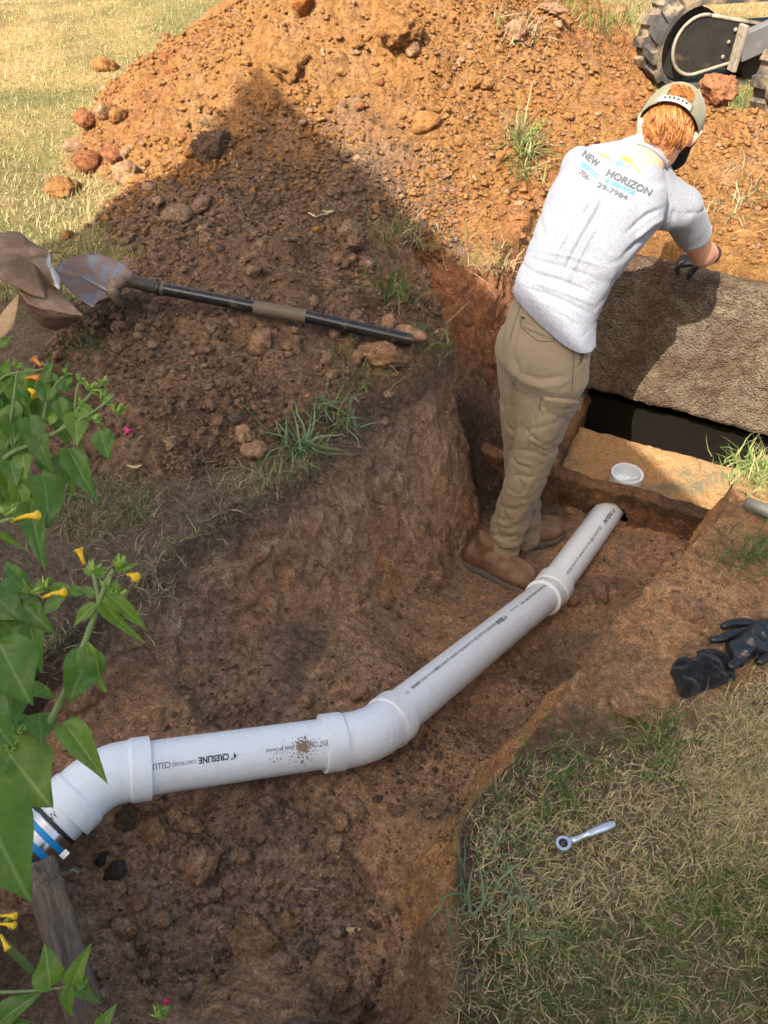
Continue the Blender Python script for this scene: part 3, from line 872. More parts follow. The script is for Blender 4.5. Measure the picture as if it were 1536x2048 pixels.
# front wall with a rough hole for the pipe (built as a ring of blocks round the hole)
zt = -0.625
hole_e = (Vector(W4.xy) - TA).dot(TE)
hole_z = W4.z
def wall_front():
    nx, ny = 130, 60
    e0, e1, z0, z1 = -0.50, 0.95, -0.95, zt
    s, t_ = np.meshgrid(np.linspace(e0, e1, nx), np.linspace(z0, z1, ny))
    V = []; Fc = []
    def prof(e): return 0.018 * fbm2(e, e * 0, 6, 3, 77) + 0.02 * (e - 0.4)
    bx = TA.x + s * TE.x; by = TA.y + s * TE.y
    n_off = 0.020 * fbm3(np.stack([bx, by, t_], -1), 7, 4, 611) + 0.006 * fbm3(np.stack([bx, by, t_], -1), 40, 3, 612)
    zz = t_ + (t_ - z0) / (z1 - z0) * 0.022 * fbm2(s, s * 0 + 3.3, 7, 3, 613)
    hr = np.hypot(s - hole_e, (t_ - hole_z))
    px_ = bx - TN.x * (0.0 - n_off); py_ = by - TN.y * (0.0 - n_off)
    P3 = np.stack([px_, py_, zz], -1)
    idx_ = np.arange(nx * ny).reshape(ny, nx)
    rim = 0.070 + 0.008 * fbm2(s * 3, t_ * 3, 9, 2, 614)
    # pull points near the hole edge onto it
    ang = np.arctan2(t_ - hole_z, s - hole_e)
    keep = hr > rim
    Fc = []
    for j in range(ny - 1):
        for i in range(nx - 1):
            if keep[j, i] and keep[j+1, i] and keep[j, i+1] and keep[j+1, i+1]:
                Fc.append((idx_[j, i], idx_[j, i+1], idx_[j+1, i+1], idx_[j+1, i]))
    V = P3.reshape(-1, 3)
    # top of the wall and back
    top = P3[-1]; m_ = 8
    rows = [top]
    for k in range(1, m_ + 1):
        a_ = k / m_
        off = 0.065 * a_
        r_ = top + np.array((TN.x, TN.y, 0)) * off
        r_[:, 2] += 0.010 * math.sin(math.pi * a_) + 0.008 * fbm2(s[0] * 1.0, s[0] * 0 + k * 0.2, 12, 2, 615)
        rows.append(r_)
    back = rows[-1].copy(); back[:, 2] -= 0.14; rows.append(back)
    base = len(V); RV = np.concatenate(rows[1:]); 
    allv = np.concatenate([V, RV])
    prev = idx_[-1]
    for k in range(len(rows) - 1):
        cur = base + k * nx + np.arange(nx)
        for i in range(nx - 1): Fc.append((prev[i], prev[i+1], cur[i+1], cur[i]))
        prev = cur
    return allv, Fc
v, f = wall_front()
child('front_wall', mesh_np('front_wall', v, f), M_TWALL, tank)
# stained ledge inside the tank
v, f = rough_box(tk(-0.30, 0.05, -0.78), Vector((TE.x, TE.y, 0)) * 1.25, Vector((TN.x, TN.y, 0)) * 0.40, Vector((0, 0, 0.085)), 0.012, 9, 0.007, 621, 0.02)
child('inner_ledge', mesh_np('inner_ledge', v, f), M_SHELF, tank)
M_SLUDGE_VOID = simple('sludge_and_dark_void', (0.012, 0.010, 0.008), 0.35, bump=0.4, bscale=25)  # sludge colour, near-black so it also stands in for the unlit void
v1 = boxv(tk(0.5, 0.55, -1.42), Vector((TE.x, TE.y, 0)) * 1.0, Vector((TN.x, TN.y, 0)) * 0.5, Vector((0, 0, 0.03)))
child('sludge', mesh_np('sludge', *v1, smooth=False), M_SLUDGE_VOID, tank)
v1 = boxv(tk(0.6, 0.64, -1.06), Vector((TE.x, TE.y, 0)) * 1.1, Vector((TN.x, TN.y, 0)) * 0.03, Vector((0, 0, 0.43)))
child('rear_void_panel', mesh_np('rear_void_panel', *v1, smooth=False), M_SLUDGE_VOID, tank)  # near-black panel painted as the dark void under the slab
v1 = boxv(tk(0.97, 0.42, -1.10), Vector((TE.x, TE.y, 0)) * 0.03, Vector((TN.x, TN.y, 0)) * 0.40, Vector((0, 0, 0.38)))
child('side_wall', mesh_np('side_wall', *v1, smooth=False), M_SLUDGE_VOID, tank)  # near-black too, the void's shade is in its colour
v, f = rough_box(tk(-0.02, 0.03, -1.5), Vector((TE.x, TE.y, 0)) * 0.10, Vector((TN.x, TN.y, 0)) * 0.66, Vector((0, 0, 0.86)), 0.014, 8, 0.012, 641, 0.03)
child('side_wall', mesh_np('side_wall', v, f), M_TWALL, tank)
# tee
tc_ = PD(1255, 946, 3.10)
zb = -0.72
ro, ri = 0.063, 0.055
pts = [Vector((tc_.x, tc_.y, zb)), Vector((tc_.x, tc_.y, tc_.z)), Vector((tc_.x, tc_.y, tc_.z + 0.0005)), Vector((tc_.x, tc_.y, tc_.z - 0.001)), Vector((tc_.x, tc_.y, zb + 0.02))]
V = []; Fc = []
for (p, r_) in zip(pts, (ro, ro, ri + .004, ri, ri)):
    V += [p + Vector((math.cos(k * math.pi / 24) * r_, math.sin(k * math.pi / 24) * r_, 0)) for k in range(48)]
for i in range(4):
    for k in range(48): Fc.append((i*48+k, i*48+(k+1) % 48, (i+1)*48+(k+1) % 48, (i+1)*48+k))
tee = link('pipe_tee', sharp(mesh_np('pipe_tee', V, Fc)), M_PVC)
tag(tee, 'open white plastic pipe end standing upright inside the tank mouth', 'pipe tee')
v1 = merge([boxv((tc_.x, tc_.y, tc_.z - 0.045), (0.054, 0.012, 0), (-0.0006, 0.003, 0), (0, 0, 0.012)), ([(tc_.x + 0.055 * math.cos(k * .2618), tc_.y + .055 * math.sin(k * .2618), tc_.z - .06) for k in range(24)], [tuple(range(24))])])
child('inner_rib', mesh_np('inner_rib', *v1, smooth=False), M_PVC, tee)

# raised lid: thick slab leaning back on the far side, its pitted underside towards us
l0 = tk(-0.12, 0.50, -0.535); l1 = tk(-0.12, 0.66, 0.02)
vec_e = Vector((TE.x, TE.y, 0)) * 1.75 + Vector((0, 0, -0.02))
vec_u = (l1 - l0)
vec_n = vec_u.cross(Vector((TE.x, TE.y, 0))).normalized()
if vec_n.y < 0: vec_n = -vec_n
v, f = rough_box(l0, vec_e, vec_u, vec_n * 0.105, 0.0085, 7, 0.014, 631, 0.028)
lid = link('tank_lid', mesh_np('tank_lid', v, f), M_LID)
tag(lid, 'thick pitted concrete slab tilted up on edge over the black gap', 'slab')
# ------------------------------------------------------------------ the worker
def capsule(pts, rad, seg=20):
    """closed round-ended tube through pts"""
    pts = [Vector(p) for p in pts]
    if isinstance(rad, (int, float)): rad = [rad] * len(pts)
    d0 = (pts[0] - pts[1]).normalized(); d1 = (pts[-1] - pts[-2]).normalized()
    q = []; r = []
    for a in (80, 60, 40, 20): q.append(pts[0] + d0 * rad[0] * math.sin(R(a))); r.append(rad[0] * math.cos(R(a)))
    q += pts; r += list(rad)
    for a in (20, 40, 60, 80): q.append(pts[-1] + d1 * rad[-1] * math.sin(R(a))); r.append(rad[-1] * math.cos(R(a)))
    return tube(q, r, seg)
def loft(secs, seg=36):
    """secs: (centre, half-width vector, half-depth vector[, squareness])"""
    V = []; Fc = []
    for sct in secs:
        c, a, b = Vector(sct[0]), Vector(sct[1]), Vector(sct[2]); e = sct[3] if len(sct) > 3 else 0.9
        for k in range(seg):
            t = 2 * math.pi * k / seg
            ct, st = math.cos(t), math.sin(t)
            V.append(c + a * math.copysign(abs(ct) ** e, ct) + b * math.copysign(abs(st) ** e, st))
    for i in range(len(secs) - 1):
        for k in range(seg):
            k2 = (k + 1) % seg
            Fc.append((i*seg+k, i*seg+k2, (i+1)*seg+k2, (i+1)*seg+k))
    Fc.append(tuple(reversed(range(seg)))); Fc.append(tuple((len(secs)-1)*seg+k for k in range(seg)))
    return V, Fc
def ellipsoid(c, a, b, cc, n=20):
    secs = []
    c, a, b, cc = Vector(c), Vector(a), Vector(b), Vector(cc)
    for i in range(1, n):
        t = math.pi * i / n
        secs.append((c - cc * math.cos(t), a * math.sin(t), b * math.sin(t), 1.0))
    return loft(secs, 28)
def unify(parts, voxel, smooth=4, lam=0.5):
    """melt closed shapes into one skin; returns vertex array and quad array"""
    v, f = merge(parts)
    me = mesh_np('tmp', v, f, False)
    bm = bmesh.new(); bm.from_mesh(me); bmesh.ops.recalc_face_normals(bm, faces=bm.faces); bm.to_mesh(me); bm.free()
    o = bpy.data.objects.new('tmp', me); C.objects.link(o)
    md = o.modifiers.new('r', 'REMESH'); md.mode = 'VOXEL'; md.voxel_size = voxel
    dg = bpy.context.evaluated_depsgraph_get(); dg.update()
    me2 = bpy.data.meshes.new_from_object(o.evaluated_get(dg))
    bpy.data.objects.remove(o); bpy.data.meshes.remove(me)
    n = len(me2.vertices); co = np.zeros(n * 3, dtype=np.float32); me2.vertices.foreach_get('co', co); co = co.reshape(-1, 3).astype(np.float64)
    ed = np.zeros(len(me2.edges) * 2, dtype=np.int32); me2.edges.foreach_get('vertices', ed); ed = ed.reshape(-1, 2)
    lp = np.zeros(len(me2.loops), dtype=np.int32); me2.loops.foreach_get('vertex_index', lp)
    bpy.data.meshes.remove(me2)
    fq = lp.reshape(-1, 4)
    co = lap(co, ed, smooth, lam)
    return co, fq, ed
def lap(co, ed, it, lam):
    n = len(co); deg = np.bincount(ed.ravel(), minlength=n).astype(float)
    for _ in range(it):
        acc = np.zeros_like(co)
        for k in range(3):
            acc[:, k] = np.bincount(ed[:, 0], co[ed[:, 1], k], n) + np.bincount(ed[:, 1], co[ed[:, 0], k], n)
        co = co * (1 - lam) + lam * acc / np.maximum(deg, 1)[:, None]
    return co
def vnormals(co, fq):
    a = co[fq[:, 2]] - co[fq[:, 0]]; b = co[fq[:, 3]] - co[fq[:, 1]]
    fn = np.cross(a, b); N_ = np.zeros_like(co)
    for k in range(4):
        for j in range(3): N_[:, j] += np.bincount(fq[:, k], fn[:, j], len(co))
    return N_ / (np.linalg.norm(N_, axis=1, keepdims=True) + 1e-12)
def pix_np(co):
    D = co[:, 1] * cP + (H - co[:, 2]) * sP
    return 768 + F * co[:, 0] / D, 1024 + F * ((H - co[:, 2]) * cP - co[:, 1] * sP) / D
def folds(co, nr, lst):
    """soft ridges and creases of the cloth along lines; each (polyline in photograph pixels, width px, height m)"""
    u, v = pix_np(co); d = np.zeros(len(co))
    vd = co - np.array((0, 0, H)); vd /= np.linalg.norm(vd, axis=1, keepdims=True)
    facing = sstep(0.0, 0.35, -(vd * nr).sum(1))
    for pts, w_, h_ in lst:
        dm = np.full(len(co), 1e9); tm = np.zeros(len(co)); n_ = len(pts) - 1
        for i in range(n_):
            dd, tt = seg_d(u, v, pts[i], pts[i+1])
            tm = np.where(dd < dm, (i + tt) / n_, tm); dm = np.minimum(dm, dd)
        taper = sstep(0, 0.25, tm) * sstep(1.0, 0.7, tm) * 0.8 + 0.2
        d += h_ * np.exp(-(dm / w_) ** 2) * taper
    return d * facing

skin = simple('skin', (0.62, 0.33, 0.22), 0.5, var=0.10, vscale=12, bump=0.25, bscale=300, bdist=0.001, dirt=(0.60, 0.24, 0.15), dscale=14, damt=(0.45, 0.8))
skin.node_tree.nodes['Principled BSDF'].inputs['Subsurface Weight'].default_value = 0.12
skin.node_tree.nodes['Principled BSDF'].inputs['Subsurface Radius'].default_value = (0.02, 0.008, 0.004)
def fabric(name, col, var, vscale, weave=900, stains=None, heather=None):
    m, nt, b = nodes(name)
    n = noise_node(nt, vscale, 5, 0.7)
    c = ramp(nt, n.outputs[0], [(0.3, tuple(x * (1 - var) for x in col)), (0.7, tuple(min(1, x * (1 + var)) for x in col))])
    if heather:
        h = noise_node(nt, 260, 3, 0.8, stretch=(1, 1, 0.6))
        hf = ramp(nt, h.outputs[0], [(0.42, 0.0), (0.62, 1.0)])
        c = mix_rgb(nt, hf, c, heather)
    if stains:
        s_ = noise_node(nt, 7, 5, 0.7); sf = ramp(nt, s_.outputs[0], [(0.5, 0.0), (0.72, 0.6)])
        c = mix_rgb(nt, sf, c, stains)
    nt.links.new(c, b.inputs['Base Color']); b.inputs['Roughness'].default_value = 0.95
    b.inputs['Specular IOR Level'].default_value = 0.15; b.inputs['Sheen Weight'].default_value = 0.15
    w_ = noise_node(nt, weave, 3, 0.7); w2 = noise_node(nt, 45, 4, 0.6)
    add_bump(nt, b, [(w2.outputs[0], 0.12, 0.004), (w_.outputs[0], 0.2, 0.0008)])
    return m
M_SHIRT = fabric('heather_grey_jersey', (0.195, 0.21, 0.25), 0.08, 20, heather=(0.285, 0.30, 0.345))
M_PANTS = fabric('khaki_twill', (0.255, 0.207, 0.142), 0.10, 8, stains=(0.22, 0.15, 0.10))
M_PANTS_IN = fabric('khaki_inside', (0.10, 0.075, 0.05), 0.1, 8)
M_BOOT = simple('tan_leather', (0.165, 0.085, 0.048), 0.8, var=0.25, vscale=18, bump=0.5, bscale=90, dirt=(0.22, 0.14, 0.085), dscale=9, damt=(0.42, 0.6))
M_SOLE = simple('boot_sole', (0.10, 0.08, 0.065), 0.85, var=0.2, bump=0.4, bscale=120)
M_GLOVE = simple('black_nitrile', (0.016, 0.017, 0.019), 0.38, var=0.3, bump=0.5, bscale=60, bdist=0.003)
M_HAIR = tinted('ginger_hair', rough=0.45, soil=False, spec=0.5)
M_CAP = fabric('olive_cap', (0.20, 0.19, 0.125), 0.12, 25, stains=(0.14, 0.12, 0.08))
M_BRIM = fabric('dark_brim', (0.035, 0.035, 0.028), 0.12, 25)
M_STRAP = simple('snap_strap', (0.34, 0.35, 0.30), 0.5)

worker = empty('person', P(1010, 1140, -0.78), 'person in grey work T-shirt, khaki cargo trousers and olive cap bending over the raised slab', 'person')
hipC = Vector((0.500, 2.167, 0.10))
Lh = Vector((0.72, -0.69, -0.05)).normalized(); Fh = Vector((0.69, 0.72, 0.0)).normalized()
RH = hipC + Lh * 0.078 + Vector((0, 0, -0.02)); LH = hipC - Lh * 0.060 + Vector((0, 0, -0.02))
RK = PD(1070, 900, 2.67); RA = PD(997, 1112, 2.945)
LK = PD(1044, 885, 2.80); LA = PD(1048, 1078, 3.02)
Lt = Vector((0.87, -0.45, -0.12)).normalized()
tc = [PD(1093, 680, 2.45), PD(1097, 645, 2.43), PD(1110, 600, 2.39), PD(1135, 545, 2.35), PD(1165, 485, 2.31), PD(1196, 430, 2.285), PD(1228, 385, 2.26), PD(1258, 345, 2.25), PD(1280, 315, 2.24)]
thw = [0.150, 0.148, 0.143, 0.142, 0.150, 0.165, 0.170, 0.140, 0.080]
thd = [0.112, 0.110, 0.102, 0.098, 0.104, 0.110, 0.108, 0.090, 0.062]
def ring(i, s=1.0, off=0.0):
    a = tc[max(0, i-1)]; b = tc[min(len(tc)-1, i+1)]; t = (b - a).normalized()
    k = min(1, i / 5)
    L = (Lh * (1 - k) + Lt * k); L = (L - t * L.dot(t)).normalized()
    Fv = t.cross(L)
    return (tc[i], L * thw[i] * s, Fv * thd[i] * s, 0.85)
RS = PD(1362, 416, 2.345); LS = PD(1163, 338, 2.32)
RE = PD(1404, 508, 2.60); LE = Vector((0.63, 2.62, 0.40))
hand_r = tk(0.365, 0.70, 0.075); hand_l = tk(0.02, 0.655, 0.040)
RW = PD(1424, 509, 2.82); hand_r = PD(1345, 520, 2.93)
LW = LE + (hand_l - LE).normalized() * 0.235
neck0 = PD(1290, 318, 2.23); neck1 = PD(1322, 268, 2.225)
Fd = Vector((0.15, 0.506, -0.848)).normalized(); Uh = Vector((0.45, 0.731, 0.515)); Uh = (Uh - Fd * Uh.dot(Fd)).normalized(); Rh = Fd.cross(Uh).normalized()
hc = PD(1338, 254, 2.20)
def hd(x, y, z): return hc + Rh * x + Fd * y + Uh * z       # head frame: right, front, up
body = []
body.append(loft([ring(i, 0.74 if i < 5 else 0.84) for i in range(1, len(tc))]))
body.append(capsule([neck0 - (neck1 - neck0) * 0.8, neck0, neck1, hd(0, -0.02, -0.03)], [0.075, 0.062, 0.056, 0.06]))
body.append(ellipsoid(hd(0, 0, 0.012), Rh * 0.073, Uh * 0.092, Fd * 0.094))
body.append(ellipsoid(hd(0, 0.030, -0.052), Rh * 0.055, Uh * 0.062, Fd * 0.060))            # jaw
body.append(capsule([hd(0, 0.088, 0.005), hd(0, 0.108, -0.028)], [0.009, 0.013], 12))        # nose
body.append(capsule([hd(-0.018, 0.080, -0.060), hd(0.018, 0.080, -0.060)], [0.009, 0.009], 12))  # lips
body.append(capsule([hd(-0.03, 0.078, 0.022), hd(0.03, 0.078, 0.022)], [0.013, 0.013], 12))  # brow
for s_ in (-1, 1):
    body.append(ellipsoid(hd(s_ * 0.036, 0.078, 0.002), Rh * 0.013, Uh * 0.010, Fd * 0.010, 10))   # eyes
    ear = [hd(s_ * 0.074, 0.004, -0.036), hd(s_ * 0.083, -0.008, -0.018), hd(s_ * 0.088, -0.012, 0.004), hd(s_ * 0.082, 0.002, 0.016), hd(s_ * 0.074, 0.008, 0.008)]
    body.append(capsule(ear, [0.0075, 0.0075, 0.008, 0.008, 0.007], 12))
    body.append(ellipsoid(hd(s_ * 0.077, -0.001, -0.008), Rh * 0.007, Uh * 0.022, Fd * 0.010, 10))
for S_, E_, W_ in ((RS, RE, RW), (LS, LE, LW)):
    d_ = (W_ - E_).normalized(); u_ = (E_ - S_).normalized()
    body.append(capsule([tc[6] * 0.5 + S_ * 0.5, S_, S_ + u_ * 0.10, E_ - u_ * 0.05, E_ ], [0.060, 0.055, 0.049, 0.040, 0.041]))
    body.append(capsule([E_ - u_ * 0.01, E_ + d_ * 0.055, E_ + d_ * 0.13, W_, W_ + d_ * 0.05], [0.041, 0.045, 0.036, 0.028, 0.028]))
for H_, K_, A_ in ((RH, RK, RA), (LH, LK, LA)):
    body.append(capsule([H_, (H_ + K_) / 2, K_, K_ * 0.6 + A_ * 0.4, A_, A_ + Vector((0, 0, -0.03))], [0.065, 0.06, 0.052, 0.053, 0.036, 0.036]))
# hands: palm and five fingers, closed over the edge of the slab
LATS = {-1: Vector((-0.05, -0.92, -0.05)), 1: Vector((TE.x, TE.y, 0))}
def hand_parts(W_, tgt, s_, g=1.0):
    d_ = (tgt - W_).normalized()
    lat = LATS[s_]
    lat = (lat - d_ * lat.dot(d_)).normalized()
    nrm_ = d_.cross(lat); 
    if nrm_.z > 0: nrm_ = -nrm_
    pc = W_ + d_ * 0.055
    out = [loft([(W_ - d_ * 0.02, lat * 0.027 * g, nrm_ * 0.022 * g), (W_, lat * 0.030 * g, nrm_ * 0.020 * g), (pc, lat * 0.043 * g, nrm_ * 0.017 * g), (W_ + d_ * 0.095, lat * 0.042 * g, nrm_ * 0.014 * g)], 24)]
    for k, (off, ln) in enumerate(((0.031, 0.070), (0.010, 0.078), (-0.011, 0.073), (-0.031, 0.058))):
        r0 = 0.0095 * g
        b0 = W_ + d_ * 0.085 + lat * off
        b1 = b0 + (d_ + nrm_ * 0.10 + lat * off * 3).normalized() * ln * 0.48
        b2 = b1 + (d_ * 0.55 + nrm_ * 0.85).normalized() * ln * 0.33
        b3 = b2 + (d_ * 0.05 + nrm_ * 1.0).normalized() * ln * 0.26
        out.append(capsule([b0 - d_ * 0.02, b0, b1, b2, b3], [r0, r0, r0 * .95, r0 * .88, r0 * .8], 14))
    t0 = W_ + d_ * 0.02 + lat * 0.025
    t1 = t0 + (d_ * 0.55 + lat * 0.9).normalized() * 0.040
    t2 = t1 + (d_ * 0.65 + lat * 0.35 + nrm_ * 0.55).normalized() * 0.032
    t3 = t2 + (d_ * 0.4 + nrm_ * 0.9).normalized() * 0.022
    out.append(capsule([t0, t1, t2, t3], [0.014 * g, 0.012 * g, 0.0105 * g, 0.009 * g], 14))
    return out
body += hand_parts(RW, hand_r, -1) + hand_parts(LW, hand_l, 1)
co, fq, ed = unify(body, 0.0064, 2)
bd = child('body', mesh_np('body', co, fq), skin, worker)

# shirt ---------------------------------------------------------------
sh = [loft([ring(i, 1.0) for i in range(len(tc))])]
for S_, E_, ln in ((RS, RE, 0.175), (LS, LE, 0.17)):
    u_ = (E_ - S_).normalized()
    c_in = tc[6] * 0.45 + S_ * 0.55
    sh.append(capsule([tc[5] * 0.3 + tc[6] * 0.3 + S_ * 0.4, S_, S_ + u_ * 0.05], [0.072, 0.067, 0.062]))
    side_ = u_.cross(Vector((0, 0, 1))).normalized(); up_ = side_.cross(u_)
    sh.append(loft([(S_ - u_ * 0.02, side_ * 0.064, up_ * 0.064, 1), (S_ + u_ * 0.07, side_ * 0.061, up_ * 0.061, 1), (S_ + u_ * ln * 0.8, side_ * 0.061, up_ * 0.058, 1), (S_ + u_ * ln, side_ * 0.062, up_ * 0.058, 1)], 24))
sh.append(capsule([LS, (LS + tc[7]) / 2 + Vector((0, 0, 0.0)), tc[8] + (neck1 - neck0) * 0.06], [0.062, 0.066, 0.064]))
sh.append(capsule([RS, (RS + tc[7]) / 2, tc[8] + (neck1 - neck0) * 0.06], [0.062, 0.064, 0.064]))
# hem hangs a little loose
h0 = ring(0); sh.append(loft([(tc[0] + (tc[0] - tc[1]) * 0.5, h0[1] * 1.06, h0[2] * 1.08, .85), (tc[1], ring(1)[1] * 1.03, ring(1)[2] * 1.03, .85), (tc[2], ring(2)[1], ring(2)[2], .85)]))
co, fq, ed = unify(sh, 0.005, 9)
nr = vnormals(co, fq)
L_ = np.array(Lt); Ut = np.array((tc[6] - tc[1]).normalized())
lu = co @ L_; uu = co @ Ut
low = sstep(float(np.array(tc[4]) @ Ut), float(np.array(tc[1]) @ Ut), uu)
crease = np.abs(vn2(lu * 7 + 1.2 * vn2(lu * 9, uu * 9, 5), uu * 34 + lu * 9, 41))
d = -0.0065 * (1 - sstep(0, 0.35, crease)) * low * (0.5 + 0.5 * vn2(lu * 6, uu * 5, 44))
d += 0.0035 * fbm3(co, 9, 3, 47)
d -= 0.003 * (1 - sstep(0, 0.3, np.abs(vn3(co[:, 0] * 9, co[:, 1] * 7, co[:, 2] * 16, 49))))
fl = [([(1120, 560), (1150, 500), (1190, 430), (1212, 385)], 6, -0.010), ([(1105, 545), (1130, 490), (1172, 425), (1190, 390)], 6, -0.009), ([(1118, 520), (1150, 460), (1180, 415)], 5, 0.006),
      ([(1128, 575), (1165, 500), (1200, 430)], 6, 0.006), ([(1095, 500), (1120, 440), (1130, 400)], 5, -0.006),
      ([(1250, 470), (1295, 430), (1330, 415)], 6, -0.007), ([(1260, 490), (1305, 448), (1335, 432)], 6, 0.006), ([(1240, 520), (1285, 480), (1330, 450)], 7, -0.007),
      ([(1215, 300), (1225, 325), (1240, 350)], 6, -0.006), ([(1245, 285), (1250, 310)], 5, -0.005),
      ([(1060, 545), (1120, 560), (1190, 590)], 4, -0.006), ([(1050, 560), (1110, 578), (1195, 610)], 4, 0.005), ([(1045, 575), (1100, 590), (1190, 632)], 4, -0.006),
      ([(1065, 520), (1120, 532), (1200, 560)], 4, -0.005), ([(1075, 500), (1140, 512), (1215, 535)], 4, 0.004), ([(1040, 590), (1100, 610), (1180, 655)], 4, 0.004),
      ([(1200, 640), (1225, 590), (1240, 540)], 6, -0.006), ([(1352, 415), (1345, 440), (1338, 465)], 5, -0.006), ([(1372, 428), (1392, 425)], 4, -0.003)]
fl = [(a_, b_ * 0.75, c_ * 1.25) for a_, b_, c_ in fl]
d += folds(co, nr, fl)
co = co + nr * d[:, None]
co = lap(co, ed, 1, 0.4)
ha, hb2 = PD(1016, 592, 2.36), PD(1178, 684, 2.40)
hn = (hb2 - ha).cross(Fh + Vector((0, 0, -0.25))).normalized()
if hn.dot(tc[6] - tc[0]) < 0: hn = -hn
hd_ = (co - np.array(ha)) @ np.array(hn) + 0.004 * np.sin(co[:, 0] * 60)
dwn_ = np.clip(0.012 - hd_, 0, 0.05)
sme = mesh_np('shirt', co, fq)
bm = bmesh.new(); bm.from_mesh(sme)
bmesh.ops.bisect_plane(bm, geom=bm.verts[:] + bm.edges[:] + bm.faces[:], plane_co=ha, plane_no=hn, clear_inner=True)
for f_ in bm.faces: f_.smooth = True
bm.to_mesh(sme); bm.free()
shirt = child('shirt', sme, M_SHIRT, worker)
so = shirt.modifiers.new('thick', 'SOLIDIFY'); so.thickness = 0.0025
bvh_s = BVHTree.FromPolygons([Vector(c) for c in co], [tuple(map(int, q)) for q in fq])

def on_surface(bvh, pts_uv, off, faces, name, m, parent):
    """flat print or patch laid on cloth: points given as photograph pixels land on the surface"""
    V = []; ok = []
    o0 = Vector((0, 0, H))
    for (u, v) in pts_uv:
        r = ray(u, v).normalized()
        hit = bvh.ray_cast(o0, r)
        if hit[0] is None: V.append((0, 0, 0)); ok.append(False)
        else:
            n_ = hit[1]
            if n_.dot(r) > 0: n_ = -n_
            V.append(hit[0] + n_ * off - r * off * 0.5); ok.append(True)
    Fs = [f_ for f_ in faces if all(ok[i] for i in f_)]
    used = sorted({i for f_ in Fs for i in f_}); mp = {o_: n_ for n_, o_ in enumerate(used)}
    if not Fs: return None
    return child(name, mesh_np(name, [V[i] for i in used], [tuple(mp[i] for i in f_) for f_ in Fs], False), m, parent)
def print_text(body_, org, ex, ey, size, m, name='printed_lettering', shear=0.0, offset=0.0, width=None):
    V, Fs = text_mesh(body_, shear, offset)
    wmax = max(p.x for p in V); k = (width / (wmax * size)) if width else 1.0
    ex = Vector(ex).normalized(); ey = Vector(ey).normalized()
    pts = [(org[0] + ex.x * p.x * size * k + ey.x * p.y * size, org[1] + ex.y * p.x * size * k + ey.y * p.y * size) for p in V]
    return on_surface(bvh_s, pts, 0.0013, Fs, name, m, shirt)
M_PGREY = simple('print_grey', (0.075, 0.08, 0.085), 0.8, var=0.15)
M_PBLUE = simple('print_blue', (0.07, 0.25, 0.55), 0.8, var=0.15)
M_PYEL = simple('print_yellow', (0.85, 0.72, 0.03), 0.8, var=0.1)
dn = (0.79, 0.60)
print_text('NEW', (1163, 311), (0.76, 0.62), (0.52, -0.86), 20, M_PGREY, shear=0.1, offset=0.03, width=40)
print_text('HORIZON', (1210, 350), (0.90, 0.43), (0.42, -0.9), 20, M_PGREY, shear=0.1, offset=0.03, width=100)
print_text('SEPTIC', (1161, 329), (0.77, 0.64), (0.55, -0.84), 11, M_PBLUE, offset=0.045, width=44)
print_text('& SERVICE', (1209, 363), (0.91, 0.42), (0.42, -0.9), 11, M_PBLUE, offset=0.045, width=64)
print_text('706-', (1157, 346), (0.76, 0.64), (0.58, -0.8), 14.5, M_PGREY, offset=0.012, width=27)
print_text('29-7984', (1193, 373), (0.91, 0.42), (0.42, -0.9), 14.5, M_PGREY, offset=0.012, width=66)
def stroke_uv(pts, w0, w1, name, m):
    V = []; Fs = []; n_ = len(pts)
    for i, (x, y) in enumerate(pts):
        a = pts[max(0, i-1)]; b = pts[min(n_-1, i+1)]; tx, ty = b[0]-a[0], b[1]-a[1]; l = math.hypot(tx, ty) or 1
        wd = w0 + (w1 - w0) * i / max(1, n_ - 1)
        V += [(x - ty / l * wd, y + tx / l * wd), (x + ty / l * wd, y - tx / l * wd)]
    for i in range(n_ - 1): Fs.append((2*i, 2*i+1, 2*i+3, 2*i+2))
    return on_surface(bvh_s, V, 0.0013, Fs, name, m, shirt)
def qb(a, b, c, n=14): return [((1-t)**2*a[0]+2*t*(1-t)*b[0]+t*t*c[0], (1-t)**2*a[1]+2*t*(1-t)*b[1]+t*t*c[1]) for t in [i/n for i in range(n+1)]]
stroke_uv(qb((1200, 310), (1218, 312), (1234, 324), 8), 1.6, 0.8, 'logo_arc', M_PYEL)
stroke_uv(qb((1216, 316), (1226, 318), (1240, 330), 8), 0.8, 1.4, 'logo_arc', M_PBLUE)
stroke_uv(qb((1256, 330), (1276, 332), (1280, 350), 8), 0.5, 1.4, 'logo_arc', M_PYEL)
stroke_uv([(1233, 332), (1240, 321), (1245, 333)], 1.6, 1.6, 'logo_peak', M_PBLUE)
stroke_uv([(1251, 335), (1259, 329)], 0.9, 0.9, 'logo_stroke', M_PBLUE)
V = [(1254, 324)] + [(1254 + 8.5 * math.cos(a), 324 - 7.5 * math.sin(a) * 1.0 + 3.2 * math.cos(a)) for a in [math.pi * k / 14 for k in range(15)]]
on_surface(bvh_s, V, 0.0013, [(0, i, i + 1) for i in range(1, 15)], 'logo_sun', M_PYEL, shirt)
for k in range(13):
    a = math.pi * (k + 0.5) / 13
    stroke_uv([(1254 + r_ * math.cos(a), 324 - r_ * .92 * math.sin(a) + .35 * r_ * math.cos(a)) for r_ in (9.5, 15.5)], 0.75, 0.2, 'logo_ray', M_PYEL)
